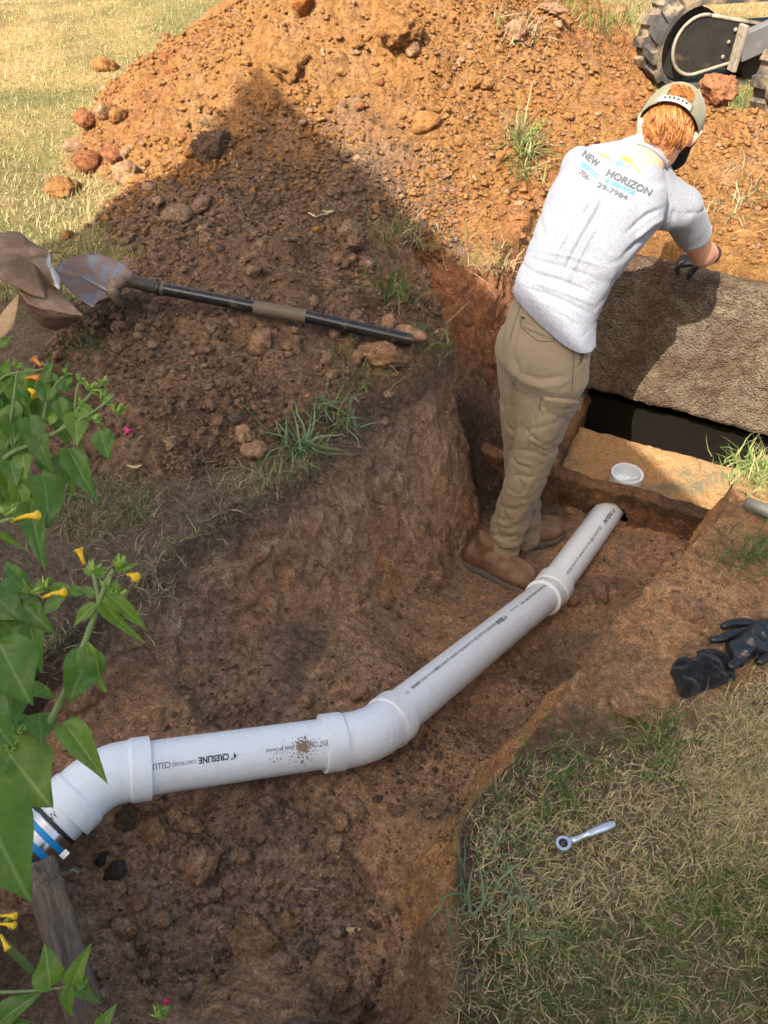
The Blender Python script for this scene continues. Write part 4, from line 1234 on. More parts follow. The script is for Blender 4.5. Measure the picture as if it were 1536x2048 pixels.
# ribbed collar
cp = []
cn = (neck1 - neck0).normalized(); ca = Lt - cn * Lt.dot(cn); ca.normalize(); cb = cn.cross(ca)
cc_ = neck0 + cn * 0.004
cp = [cc_ + ca * 0.0665 * math.cos(2*math.pi*k/40) + cb * 0.0635 * math.sin(2*math.pi*k/40) for k in range(41)]
v, f = tube(cp, 0.0055, 8); child('collar', mesh_np('collar', v, f), M_SHIRT, shirt)

# trousers --------------------------------------------------------------
wc = [PD(1112, 610, 2.40), PD(1100, 640, 2.43), PD(1092, 690, 2.465), PD(1090, 735, 2.50), PD(1088, 770, 2.53)]
pr = [(PD(1118, 588, 2.385), Lh * 0.128, Fh * 0.098, .9), (wc[0], Lh * 0.134, Fh * 0.102, .9), (wc[1], Lh * 0.141, Fh * 0.108, .9), (wc[2], Lh * 0.150, Fh * 0.115, .95), (wc[3], Lh * 0.150, Fh * 0.115, .95), (wc[4], Lh * 0.125, Fh * 0.085, 1)]
pa = [loft(pr)]
pa.append(ellipsoid(hipC + Lh * 0.080 - Fh * 0.030 + Vector((0, 0, -0.055)), Lh * 0.078, Vector((0, 0, 0.10)), Fh * 0.078))
pa.append(ellipsoid(hipC - Lh * 0.060 - Fh * 0.022 + Vector((0, 0, -0.055)), Lh * 0.075, Vector((0, 0, 0.095)), Fh * 0.074))
pa.append(capsule([RH + Vector((0, 0, -0.02)), RH * 0.65 + RK * 0.35, RH * 0.3 + RK * 0.7, RK, RK * 0.6 + RA * 0.4, RK * 0.25 + RA * 0.75], [0.100, 0.100, 0.088, 0.078, 0.070, 0.064]))
pa.append(capsule([LH + Vector((0, 0, -0.02)), LH * 0.5 + LK * 0.5, LK, LK * 0.5 + LA * 0.5, LK * 0.2 + LA * 0.8], [0.088, 0.082, 0.070, 0.066, 0.062]))
for K_, A_, r_ in ((RK, RA, 0.068), (LK, LA, 0.064)):
    a_ = K_ * 0.35 + A_ * 0.65; ex_ = Vector((1, 0, 0)); ey_ = Vector((0, 1, 0))
    A2 = A_ + Vector((0, 0, -0.012))
    pa.append(loft([(a_, ex_ * r_ * 1.0, ey_ * r_, 1), (a_ * 0.5 + A2 * 0.5, ex_ * r_ * 0.96, ey_ * r_ * 0.96, 1), (A2, ex_ * r_ * 0.98, ey_ * r_ * 1.02, 1)], 28))
co, fq, ed = unify(pa, 0.0056, 5)
nr = vnormals(co, fq)
u, v = pix_np(co)
zc_ = co[:, 2]
# cloth bunches at the ankles, creases fan out behind the knee
bunch = sstep(-0.42, -0.68, zc_)
ang_ = np.arctan2(co[:, 1] - 2.05, co[:, 0] - 0.46)
d = bunch * 0.007 * np.sin((zc_ + 0.03 * vn3(co[:, 0] * 18, co[:, 1] * 18, co[:, 2] * 8, 61)) * 95 + 2.5 * ang_) * (0.55 + 0.45 * vn3(co[:, 0] * 9, co[:, 1] * 9, co[:, 2] * 9, 63))
d += 0.004 * fbm3(co, 14, 3, 65)
rc = np.abs(vn3(co[:, 0] * 14 + co[:, 2] * 9, co[:, 1] * 10, co[:, 2] * 26, 67)); rc2 = np.abs(vn3(co[:, 0] * 22 - co[:, 2] * 14, co[:, 1] * 12, co[:, 2] * 34, 68))
d -= 0.0065 * (1 - sstep(0, 0.16, rc)) * sstep(-0.02, -0.22, zc_)
d -= 0.0032 * (1 - sstep(0, 0.12, rc2)) * sstep(0.1, -0.1, zc_)
fl = [(a_, b_ * 0.8, c_ * 0.6) for a_, b_, c_ in [([(1028, 742), (1080, 760), (1130, 752)], 5, -0.009), ([(1032, 760), (1085, 775), (1140, 765)], 6, 0.006), ([(1022, 725), (1030, 690), (1043, 610)], 3, -0.006),
      ([(1025, 700), (1035, 740), (1028, 800), (1020, 880)], 5, -0.010), ([(1150, 660), (1148, 720), (1142, 790)], 2.2, -0.004),
      ([(1165, 690), (1168, 720), (1152, 742)], 4, -0.010), ([(1045, 860), (1090, 850), (1130, 835)], 5, -0.006), ([(1040, 880), (1080, 885), (1110, 870)], 5, 0.006),
      ([(1030, 900), (1075, 905), (1100, 920)], 5, -0.008), ([(1010, 930), (1050, 925), (1085, 940)], 5, 0.006), ([(1005, 955), (1045, 950), (1075, 965)], 5, -0.008),
      ([(1000, 985), (1040, 990), (1065, 985)], 5, 0.006), ([(990, 1010), (1030, 1020), (1060, 1010)], 5, -0.009), ([(978, 1040), (1010, 1050), (1045, 1045)], 5, 0.007),
      ([(972, 1062), (1005, 1078), (1035, 1070)], 4, -0.010), ([(968, 1085), (1000, 1095), (1030, 1090)], 4, 0.006), ([(1060, 1000), (1070, 1040), (1062, 1070)], 5, -0.008),
      ([(1040, 790), (1060, 830), (1075, 880)], 5, 0.005), ([(1065, 800), (1090, 840), (1095, 880)], 5, -0.005), ([(1105, 790), (1120, 770), (1148, 755)], 4, 0.004)]]
d += folds(co, nr, fl)
co = co + nr * d[:, None]; co = lap(co, ed, 1, 0.4)
pants = child('trousers', mesh_np('trousers', co, fq), M_PANTS, worker)
bvh_p = BVHTree.FromPolygons([Vector(c) for c in co], [tuple(map(int, q)) for q in fq])
def patch(outline, name, m, parent, bvh, th=0.004, nn=14, bulge=0.004):
    """cloth patch: quad outline in photograph pixels (4 corners), laid on the cloth with real thickness"""
    a, b, c_, d_ = outline; V = []; Fs = []; o0 = Vector((0, 0, H))
    G = {}
    for j in range(nn + 1):
        for i in range(nn + 1):
            s, t = i / nn, j / nn
            x = (a[0]*(1-s)+b[0]*s)*(1-t)+(d_[0]*(1-s)+c_[0]*s)*t; y = (a[1]*(1-s)+b[1]*s)*(1-t)+(d_[1]*(1-s)+c_[1]*s)*t
            r = ray(x, y).normalized(); hit = bvh.ray_cast(o0, r)
            if hit[0] is None: continue
            n_ = hit[1] if hit[1].dot(r) < 0 else -hit[1]
            edge_ = min(s, 1 - s, t, 1 - t)
            G[(i, j)] = len(V); V.append(hit[0] + n_ * ((th if edge_ > 0 else -0.003) + bulge * math.sin(math.pi * s) * math.sin(math.pi * t)))
    for j in range(nn):
        for i in range(nn):
            k = [(i, j), (i+1, j), (i+1, j+1), (i, j+1)]
            if all(q in G for q in k): Fs.append(tuple(G[q] for q in k))
    return child(name, mesh_np(name, V, Fs), m, parent)
pk = patch([(1082, 812), (1152, 812), (1092, 905), (1052, 880)], 'cargo_pocket', M_PANTS, pants, bvh_p, 0.005, 20, 0.008)
patch([(1084, 792), (1160, 800), (1152, 835), (1096, 832)], 'pocket_flap', M_PANTS, pants, bvh_p, 0.009, 16, 0.005)
patch([(1040, 640), (1113, 668), (1110, 682), (1040, 652)], 'back_pocket', M_PANTS, pants, bvh_p, 0.003, 12, 0.002)
patch([(1040, 631), (1052, 634), (1051, 640), (1040, 637)], 'pocket_tag', M_BRIM, pants, bvh_p, 0.005, 3, 0.0)
patch([(1076, 606), (1082, 608), (1078, 630), (1072, 628)], 'belt_loop', M_PANTS, pants, bvh_p, 0.006, 4, 0.001)
patch([(1160, 700), (1166, 685), (1172, 705), (1158, 738)], 'side_pocket_opening', M_PANTS_IN, pants, bvh_p, 0.002, 6, 0.0)
def seam(pts, name='seam'):
    V = []; o0 = Vector((0, 0, H))
    for i in range(len(pts) - 1):
        for k in range(8):
            t = k / 8; x = pts[i][0]*(1-t)+pts[i+1][0]*t; y = pts[i][1]*(1-t)+pts[i+1][1]*t
            r = ray(x, y).normalized(); h_ = bvh_p.ray_cast(o0, r)
            if h_[0] is not None: V.append(h_[0] - r * 0.0005)
    if len(V) > 3:
        v, f = tube(V, 0.0011, 5); child(name, mesh_np(name, v, f), M_PANTS_IN, pants)
seam([(1147, 665), (1148, 720), (1143, 790)]); seam([(1040, 640), (1075, 656), (1113, 668)]); seam([(1040, 640), (1042, 655), (1075, 682), (1108, 683), (1113, 668)])
seam([(1043, 605), (1028, 650), (1014, 700)]); seam([(1082, 795), (1075, 850), (1052, 882)])

# gloves, over the hands
for W_, tg, s_ in ((RW, hand_r, -1), (LW, hand_l, 1)):
    d_ = (tg - W_).normalized()
    gp = hand_parts(W_, tg, s_, 1.16)
    e_d = ((RE if s_ < 0 else LE) - W_).normalized(); gp.append(capsule([W_ + e_d * 0.055, W_ + e_d * 0.03, W_, W_ + d_ * 0.03], [0.037, 0.036, 0.032, 0.028]))
    co, fq, ed = unify(gp, 0.0035, 3)
    nr = vnormals(co, fq); co = co + nr * (0.0022 * fbm3(co, 60, 2, 71))[:, None]
    child('glove', mesh_np('glove', co, fq), M_GLOVE, worker)

# boots ----------------------------------------------------------------
def boot(heel, toe, ank, zf):
    heel = Vector((heel.x, heel.y, zf)); toe = Vector((toe.x, toe.y, zf))
    d_ = (toe - heel).normalized(); heel = heel - d_ * 0.0; Ln = (toe - heel).length
    s_ = d_.cross(Vector((0, 0, 1))).normalized(); up = Vector((0, 0, 1))
    prof = [(0.02, .026, .060), (.07, .034, .085), (.18, .038, .10), (.32, .039, .105), (.45, .042, .095), (.60, .047, .078), (.75, .050, .066), (.88, .044, .060), (.96, .033, .050), (1.0, .018, .034)]
    secs = []
    prof = [(t, hw * 1.14, ht * 1.18) for t, hw, ht in prof]
    for t, hw, ht in prof:
        c_ = heel + d_ * Ln * t + up * (0.020 + (ht - 0.0) / 2 - 0.006); secs.append((c_, s_ * hw, up * (ht / 2), 0.8))
    up_parts = [loft(secs, 28), capsule([heel + d_ * Ln * 0.24 + up * 0.07, heel + d_ * Ln * 0.24 + up * 0.15, ank + up * 0.04], [0.042, 0.043, 0.040])]
    co, fq, ed = unify(up_parts, 0.0045, 3)
    nr = vnormals(co, fq)
    # moc-toe seam: ridge running round the vamp
    lx = (co - np.array(heel)) @ np.array(d_) / Ln; ly = (co - np.array(heel)) @ np.array(s_); lz = co[:, 2] - zf
    rr = np.abs(np.hypot((lx - 0.70) / 0.24, ly / 0.034) - 1)
    d = 0.004 * np.exp(-(rr / 0.10) ** 2) * (lx > 0.5) * (lz > 0.05) + 0.0025 * fbm3(co, 25, 3, 81)
    d += -0.004 * np.exp(-((lx - 0.52 - 0.02 * np.sin(ly * 90)) / 0.018) ** 2)
    d += -0.003 * np.exp(-((lx - 0.14) / 0.012) ** 2)
    co = co + nr * d[:, None]
    b_ = child('boot', mesh_np('boot', co, fq), M_BOOT, worker)
    # sole: outline extruded, welt on top, heel step below
    out = []
    for t, hw, ht in prof: out.append((t, hw + 0.006))
    ol = [(-0.02, 0.016)] + out + [(1.03, 0.012)]
    pts = [(t * Ln, w_) for t, w_ in ol] + [(t * Ln, -w_) for t, w_ in reversed(ol)]
    n_ = len(pts); V = []; Fs = []
    for lay, (zz, gr) in enumerate(((0.0, 0.99), (0.004, 1.02), (0.018, 1.03), (0.021, 1.0), (0.027, 0.99), (0.030, 0.93))):
        for x, y in pts:
            arch = 0.006 * math.exp(-((x / Ln - 0.36) / 0.09) ** 2) if lay == 0 else 0
            toe_ = 0.012 * max(0, x / Ln - 0.75) ** 1.0
            V.append(heel + d_ * (Ln / 2 + (x - Ln / 2) * gr) + s_ * y * gr + up * (zz + arch + toe_))
    for l_ in range(5):
        for k in range(n_): Fs.append((l_*n_+k, l_*n_+(k+1) % n_, (l_+1)*n_+(k+1) % n_, (l_+1)*n_+k))
    Fs.append(tuple(reversed(range(n_)))); Fs.append(tuple(5*n_+k for k in range(n_)))
    child('sole', sharp(mesh_np('sole', V, Fs), 50), M_SOLE, b_)
    for k in range(4):
        t = 0.36 + 0.055 * k; hh = 0.117 - 0.012 * k
        c_ = heel + d_ * Ln * t + up * (0.012 + hh)
        v, f = tube([c_ - s_ * 0.022 - up * 0.012, c_ - s_ * 0.010 + up * 0.001 + d_ * 0.003, c_ + up * 0.004, c_ + s_ * 0.010 + up * 0.001 - d_ * 0.003, c_ + s_ * 0.022 - up * 0.012], 0.0022, 6)
        child('lace', mesh_np('lace', v, f), M_SOLE, b_)
    return b_
boot(P(928, 1116, -0.785), P(1070, 1176, -0.785), RA, -0.795)
boot(P(1000, 1096, -0.785), P(1120, 1062, -0.785), LA, -0.795)

# hair and cap ----------------------------------------------------------
HVt = []; HF = []; HC = []
def strand(p0, dirs, r0, c_):
    pts = [p0]
    for dd in dirs: pts.append(pts[-1] + dd)
    v, f = tube(pts, [r0 * (1 - 0.75 * (i / (len(pts) - 1)) ** 1.5) for i in range(len(pts))], 5)
    k0 = len(HVt); HVt.extend(v); HF.extend(tuple(i + k0 for i in ff) for ff in f); HC.extend([c_] * len(v))
rh = random.Random(3)
for i in range(3000):
    th = rh.uniform(-2.35, 2.35)           # angle round from the back
    el = rh.uniform(-0.95, 0.50)
    if -0.26 < el < 0.10: continue
    if el > -0.26 and not (abs(th) < 0.34): continue
    if abs(th) > 1.15 and el < -0.25: continue
    if abs(th) > 1.45: continue
    dx_, dy_ = math.sin(th), -math.cos(th)
    ce, se = math.cos(el), math.sin(el)
    # scalp point and outward normal
    p0 = hd(dx_ * ce * 0.0765, dy_ * ce * 0.1015, 0.010 + se * 0.097)
    nn_ = (Rh * dx_ * ce / 0.077 + Fd * dy_ * ce / 0.098 + Uh * se / 0.094).normalized()
    dwn = (-Uh + Fd * 0.25 * abs(math.sin(th))).normalized(); dwn = (dwn - nn_ * dwn.dot(nn_)).normalized(); sd_ = nn_.cross(dwn)
    ph = 3.0 * vn2(np.array([p0.x * 60]), np.array([p0.z * 60]), 9)[0] + rh.uniform(-0.5, 0.5); ln = rh.uniform(0.0055, 0.0085); dirs = []
    for k in range(6):
        w_ = math.sin(ph + k * 0.9) * 0.6; dirs.append((dwn * 0.85 + sd_ * w_ + nn_ * (0.45 * math.cos(ph + k * 0.9) + 0.20)) * ln)
    t = rh.random(); cc_ = np.array((0.36, 0.135, 0.036)) * (0.6 + 0.9 * t)
    strand(p0 + nn_ * 0.001, dirs, rh.uniform(0.0012, 0.0024), tuple(cc_))
hr = child('hair', mesh_np('hair', HVt, HF, True, np.array(HC)), M_HAIR, worker); tag(hr, kind='stuff')
# scalp under the strands, coloured darker so the gaps read as shadow
v, f = ellipsoid(hd(0, -0.012, 0.010), Rh * 0.0755, Uh * 0.096, Fd * 0.0895)
sel = [ff for ff in f if (sum((Vector(v[i]) for i in ff), Vector()) / len(ff) - hc).dot(Fd) < 0.03 and (sum((Vector(v[i]) for i in ff), Vector()) / len(ff) - hc).dot(Uh) > -0.078]
sc_me = mesh_np('scalp_hair', v, sel, True, np.tile(np.array((0.17, 0.060, 0.018)), (len(v), 1)))
child('scalp_hair', sc_me, M_HAIR, worker)
# cap crown with the arched gap at the back
NT, NE = 72, 26; V = []; Fs = []; G = {}
for j in range(NE + 1):
    for i in range(NT):
        th = 2 * math.pi * i / NT; el = -0.22 + (math.pi / 2 + 0.22) * j / NE
        x, y = math.sin(th), -math.cos(th)       # th = 0 is the back of the head
        tilt = 0.022 * (-y) * -1                    # lower at the back, higher at the front
        rx, ry, rz_ = 0.089, 0.1125, 0.104
        z_ = 0.014 + math.sin(el) * rz_ - 0.012 * (-y) * math.cos(el)
        seam_ = 1 - 0.006 * math.exp(-((((th * 6 / (2*math.pi)) + 0.5) % 1 - 0.5) / 0.05) ** 2)
        G[(i, j)] = len(V); ce_ = max(0.0, math.cos(el)) ** 0.9; V.append(hd(x * rx * ce_ * seam_, y * ry * ce_ * seam_, z_))
def in_gap(i, j):
    th = 2 * math.pi * (i + 0.5) / NT
    if th > math.pi: th -= 2 * math.pi
    e_ = (j + 0.5) / NE
    return (th / 0.40) ** 2 + (e_ / 0.36) ** 2 < 1
for j in range(NE):
    for i in range(NT):
        if in_gap(i, j): continue
        i2 = (i + 1) % NT; Fs.append((G[(i, j)], G[(i2, j)], G[(i2, j+1)], G[(i, j+1)]))
cap = child('cap', mesh_np('cap', V, Fs), M_CAP, worker)
so = cap.modifiers.new('thick', 'SOLIDIFY'); so.thickness = 0.002
V = []; Fs = []
for k in range(17):
    th = -0.55 + 1.1 * k / 16; x, y = math.sin(th), -math.cos(th)
    for z_ in (-0.022, -0.002): V.append(hd(x * 0.092, y * 0.1175, z_))
for k in range(16): Fs.append((2*k, 2*k+2, 2*k+3, 2*k+1))
st = child('strap', mesh_np('strap', V, Fs), M_STRAP, cap); so = st.modifiers.new('thick', 'SOLIDIFY'); so.thickness = 0.002
for k in range(6):
    th = -0.32 + 0.128 * k; x, y = math.sin(th), -math.cos(th)
    v, f = ellipsoid(hd(x * 0.0935, y * 0.1195, -0.012), Rh * 0.003, Uh * 0.003, Fd * 0.002, 6)
    child('snap', mesh_np('snap', v, f), M_BRIM, st)
v, f = ellipsoid(hd(0, 0, 0.112), Rh * 0.006, Fd * 0.006, Uh * 0.003, 8); child('top_button', mesh_np('top_button', v, f), M_CAP, cap)
V = []; Fs = []; NB = 20
for k in range(NB + 1):
    th = -1.15 + 2.3 * k / NB
    for q in range(5):
        e_ = q / 4; L2 = 0.070 * math.cos(th * 0.95) ** 0.6
        V.append(hd(math.sin(th) * (0.086 + 0.0 * e_) , math.cos(th) * 0.106 + e_ * L2, 0.016 - 0.020 * abs(math.sin(th)) ** 2 - 0.022 * e_))
for k in range(NB):
    for q in range(4): Fs.append((k*5+q, (k+1)*5+q, (k+1)*5+q+1, k*5+q+1))
br = child('brim', mesh_np('brim', V, Fs), M_BRIM, cap); so = br.modifiers.new('thick', 'SOLIDIFY'); so.thickness = 0.003
# ------------------------------------------------------------------ clods and crumbs of earth
def ico(n):
    bm = bmesh.new(); bmesh.ops.create_icosphere(bm, subdivisions=n, radius=1.0)
    V = np.array([v.co[:] for v in bm.verts]); Fs = np.array([[v.index for v in f.verts] for f in bm.faces]); bm.free()
    return V, Fs
IC1, IC2, IC3, IC4 = ico(1), ico(2), ico(3), ico(4)
OCT = (np.array([(1,0,0),(-1,0,0),(0,1,0),(0,-1,0),(0,0,1),(0,0,-1)], dtype=float), np.array([(0,2,4),(2,1,4),(1,3,4),(3,0,4),(2,0,5),(1,2,5),(3,1,5),(0,3,5)]))
def clod_shape(seed, base=IC3, angular=0.5):
    V, Fs = base; r = np.random.default_rng(seed)
    p = V.copy()
    # chop with random planes to get the broken faces of dry clay
    for _ in range(int(5 + 6 * angular)):
        n = r.normal(size=3); n /= np.linalg.norm(n); d = r.uniform(0.62, 0.92)
        k = p @ n; over = k > d
        p[over] -= (k[over] - d)[:, None] * n * (0.6 + 0.4 * angular)
    q = p + r.uniform(0, 50, 3)
    p = p * (1 + 0.34 * fbm3(q, 1.1, 3, seed) + 0.27 * fbm3(q, 3.2, 3, seed + 1) - 0.22 * np.abs(fbm3(q, 5.5, 3, seed + 2)) + 0.13 * fbm3(q, 12, 2, seed + 3))[:, None]
    p *= np.array((1.05, r.uniform(0.62, 0.95), r.uniform(0.5, 0.8)))
    return p, Fs
def clod_mesh(seed, c_, base=IC3, ang=0.5, var=0.2):
    p, Fs = clod_shape(seed, base, ang)
    n_ = fbm3(p + seed, 2.5, 3, 5)
    cc_ = np.array(c_)[None] * (1 + var * n_[:, None])
    return mesh_np('clod', p, Fs, len(p) > 2000, cc_.clip(0.005, .9))
CL = []
for k in range(6): CL.append([clod_mesh(900 + k * 10 + j, cl_, IC3, 0.4 + 0.1 * (k % 4)) for j, cl_ in enumerate((ORANGE * 1.1, BROWN * 1.55, CLAY * 1.4, TOPSOIL * 1.5, RED * 1.2))])
def put_clod(u, v, wpx, cidx, label=None, group=None, own=None, flat=1.0, rot=None, sink=0.36, asp=1.0, ang=0.5, cat='clod'):
    p = ground_hit(u, v + wpx * 0.2)
    D = depth_of(p); r_ = wpx / F * D / 2
    if own is not None: me = clod_mesh(own[0], own[1], IC4 if wpx > 60 else IC3, ang)
    else: me = CL[random.randrange(6)][cidx]
    o = link('dirt_clod', me, M_SOIL)
    o.scale = (r_ * 1.08, r_ * 1.08 * asp, r_ * 1.1 * flat)
    o.rotation_euler = rot if rot else (random.uniform(-.5, .5), random.uniform(-.5, .5), random.uniform(0, 6.28))
    o.location = p + Vector((0, 0, r_ * flat * (0.75 - sink * 1.6)))
    return tag(o, label, cat, group)
OR, BR, CY, TS, RD = 0, 1, 2, 3, 4
named = [
 (212, 130, 48, OR, 'lone sunlit clod resting on the dry lawn left of the heap, farthest up the lawn'),
 (131, 372, 66, OR, 'lone tan clod on the sunlit lawn in front of the heap foot'),
 (172, 238, 48, RD, 'dark red clod at the left tip of the heap on the lawn'),
 (205, 222, 40, CY, 'tan clod touching the dark red clod at the heap tip'),
 (240, 232, 44, OR, 'ragged clod third along the upper rim of the heap tip'),
 (150, 292, 46, CY, 'brown clod on the lawn left of the orange-red clod'),
 (182, 322, 56, RD, 'big orange-red clod at the lower left foot of the heap'),
 (232, 312, 44, RD, 'low red clod right of the big orange-red one'),
 (255, 350, 62, OR, 'long pale ochre clod on the lawn edge below the heap'),
 (330, 115, 26, RD, 'small red clod on the lawn beside the heap, topmost of the strays'),
 (338, 143, 20, RD, 'tiny dark red clod at the upper left edge of the heap'),
 (135, 470, 26, OR, 'small orange clod on the lawn at the edge of the house shade'),
 (300, 375, 30, CY, 'tan clod at the edge of the shade below the ochre one'),
 (318, 402, 34, BR, 'round brown clod where the shade begins'),
 (355, 425, 54, BR, 'large brown clod at the top left of the dark mound'),
 (400, 410, 50, BR, 'brown clod next to the sod lump on the dark mound'),
 (525, 678, 58, CY, 'round rough clod lying below the shovel handle'),
 (768, 706, 86, CY, 'big round tan clod under the end of the shovel handle'),
 (822, 664, 58, CY, 'tan clod just behind the end of the shovel handle'),
 (778, 640, 34, CY, 'upright reddish stone-like clod above the end of the shovel handle'),
 (715, 712, 32, CY, 'small clod left of the big round one by the shovel end'),
 (570, 130, 70, OR, 'slanted ochre clod high on the sunlit heap'),
 (590, 112, 60, OR, 'ochre slab-like clod above the slanted one on the heap'),
 (700, 470, 78, BR, 'broad brown clod at the upper right rim of the dark mound'),
 (235, 690, 34, BR, 'brown clod at the left foot of the dark mound'),
 (473, 832, 34, TS, 'flat grey-brown clod low on the dark mound'),
 (487, 862, 44, CY, 'angular clod below the flat grey one'),
 (510, 895, 52, CY, 'smooth sandy lump beside the wide-bladed grass'),
 (255, 1632, 50, TS, 'dark grey clod just below the first elbow of the pipe'),
 (312, 1656, 72, CY, 'rounded brown clod below the pipe next to the dark grey one'),
 (384, 1645, 46, CY, 'upright clod under the pipe right of the rounded brown one'),
 (232, 1735, 50, TS, 'near-black clod beside the weathered board'),
 (207, 1712, 34, CY, 'small rusty clod between the board and the near-black clod'),
 (400, 1725, 76, CY, 'reddish lump of clay in the middle of the trench bottom'),
 (250, 1850, 58, CY, 'pale angular clod lower left in the near trench'),
 (512, 1870, 98, CY, 'largest pale brown clod on the trench floor near us'),
 (575, 1838, 44, BR, 'clod leaning on the right side of the largest pale clod'),
 (490, 1915, 46, BR, 'broken piece below the largest pale clod'),
 (683, 1640, 36, CY, 'upright tan clod on the floor in front of the second elbow'),
 (705, 1612, 56, CY, 'larger tan clod behind the upright one, in front of the second elbow'),
 (672, 1682, 42, CY, 'pale two-part clod nearest us in front of the second elbow'),
 (612, 1395, 40, CY, 'round clod behind the long pipe against the left bank'),
 (320, 1428, 34, CY, 'round clod behind the pipe near the first elbow'),
 (717, 1383, 44, CY, 'smooth sandy clod behind the second elbow'),
 (285, 1800, 40, BR, 'brown clod above the pale angular one in the near trench'),
 (1148, 1195, 36, CY, 'pale stone-like clod on the floor right of the pipe sleeve'),
 (1200, 1180, 44, BR, 'brown lump on the trench floor right of the far pipe'),
 (1375, 1210, 60, CY, 'reddish clod on the right bank above the tan flagstone'),
 (1250, 1400, 60, CY, 'crumbling lump on the right bank left of the black gloves'),
 (1145, 1020, 26, CY, 'small stone-like clod left of where the pipe enters the tank'),
 (1030, 60, 50, CY, 'brown clod near the crest of the heap on the right'),
 (820, 95, 40, OR, 'rounded ochre clod in the upper middle of the heap'),
 (800, 60, 90, OR, 'long overhanging clod throwing a shadow on the upper heap'),
 (850, 240, 56, OR, 'sunlit clod with a dark hollow on its right, middle of the heap'),
]
for i, (u, v, w_, ci, lb) in enumerate(named):
    base_c = (ORANGE * 1.1, BROWN * 1.6, CLAY * 1.5, TOPSOIL * 1.5, RED * 1.2)[ci]
    if 'near-black' in lb: base_c = DARK * 2.4
    if 'pale' in lb or 'rounded' in lb or 'big round' in lb: base_c = PALE * 1.2
    put_clod(u, v, w_, ci, lb, 'clods of earth', sink=0.27, own=(1200 + i * 7, base_c), ang=0.35 + 0.5 * ((i * 7) % 5) / 5)
# flat tan rock on the right bank, red boulder by the digger, sod lump
o = put_clod(1395, 1292, 96, CY, 'flat tan flagstone-like rock beside the black gloves', None, own=(77, PALE * 1.05), flat=0.45, rot=(0.05, 0.25, 0.6), asp=0.6, ang=1.2, cat='rock'); o.name = 'flat_rock'
o = put_clod(1428, 192, 84, RD, 'broken block of orange clay standing by the digger track', None, own=(78, (0.46, 0.20, 0.10)), flat=1.1, rot=(0.1, 0.2, 0.5), ang=1.3, cat='rock', sink=0.1); o.name = 'clay_block'
o = put_clod(612, 10, 60, RD, 'red clay wedge standing up near the crest of the heap', None, own=(79, (0.50, 0.20, 0.06)), flat=1.3, rot=(0.1, 0.1, 0.5), ang=1.4, cat='rock', sink=0.1); o.name = 'clay_wedge'
o = put_clod(1100, 12, 66, OR, 'flat tan rock on the grass beyond the crest of the heap', None, own=(80, PALE * 1.2), flat=0.4, rot=(0.0, 0.1, 0.2), ang=1.0, cat='rock', sink=0.1); o.name = 'flat_rock'
# middling clods, scattered where the photograph has them
regions = [
 ((420, 60, 1080, 470), OR, 60, (12, 34), 'ochre clod among many scattered over the sunlit heap', 'clods scattered on the sunlit heap', None),
 ((190, 210, 420, 400), OR, 22, (14, 34), 'ochre clod among those crowded at the left foot of the heap', 'clods crowded at the left foot of the heap', None),
 ((230, 420, 780, 900), BR, 85, (12, 34), 'brown clod among many scattered over the shaded mound', 'clods scattered on the dark mound', None),
 ((130, 1620, 640, 1990), BR, 95, (12, 40), 'brown clod among the rubble on the near trench floor', 'clods on the near trench floor', None),
 ((160, 1370, 640, 1460), BR, 20, (10, 24), 'small clod among those along the foot of the left bank behind the pipe', 'clods along the foot of the left bank', None),
 ((650, 1590, 900, 1800), CY, 12, (10, 24), 'small clod on the sandy floor in front of the second elbow', 'clods on the sandy floor', None),
 ((1220, 1090, 1480, 1480), CY, 20, (10, 26), 'small clod on the trodden bare earth of the right bank', 'clods on the right bank', None),
 ((1290, 230, 1536, 500), OR, 22, (10, 28), 'ochre clod on the slope behind the raised slab', 'clods behind the raised slab', None)]
for (u0, v0, u1, v1), ci, n_, (a_, b_), lb, gp, _ in regions:
    for k in range(n_):
        u, v = random.uniform(u0, u1), random.uniform(v0, v1)
        cj = ci if random.random() < 0.65 else random.choice((ci, CY, BR if ci != OR else RD))
        if ci == OR and cj == BR: cj = OR
        put_clod(u, v, a_ + (b_ - a_) * random.random() ** 2, cj, lb, gp)

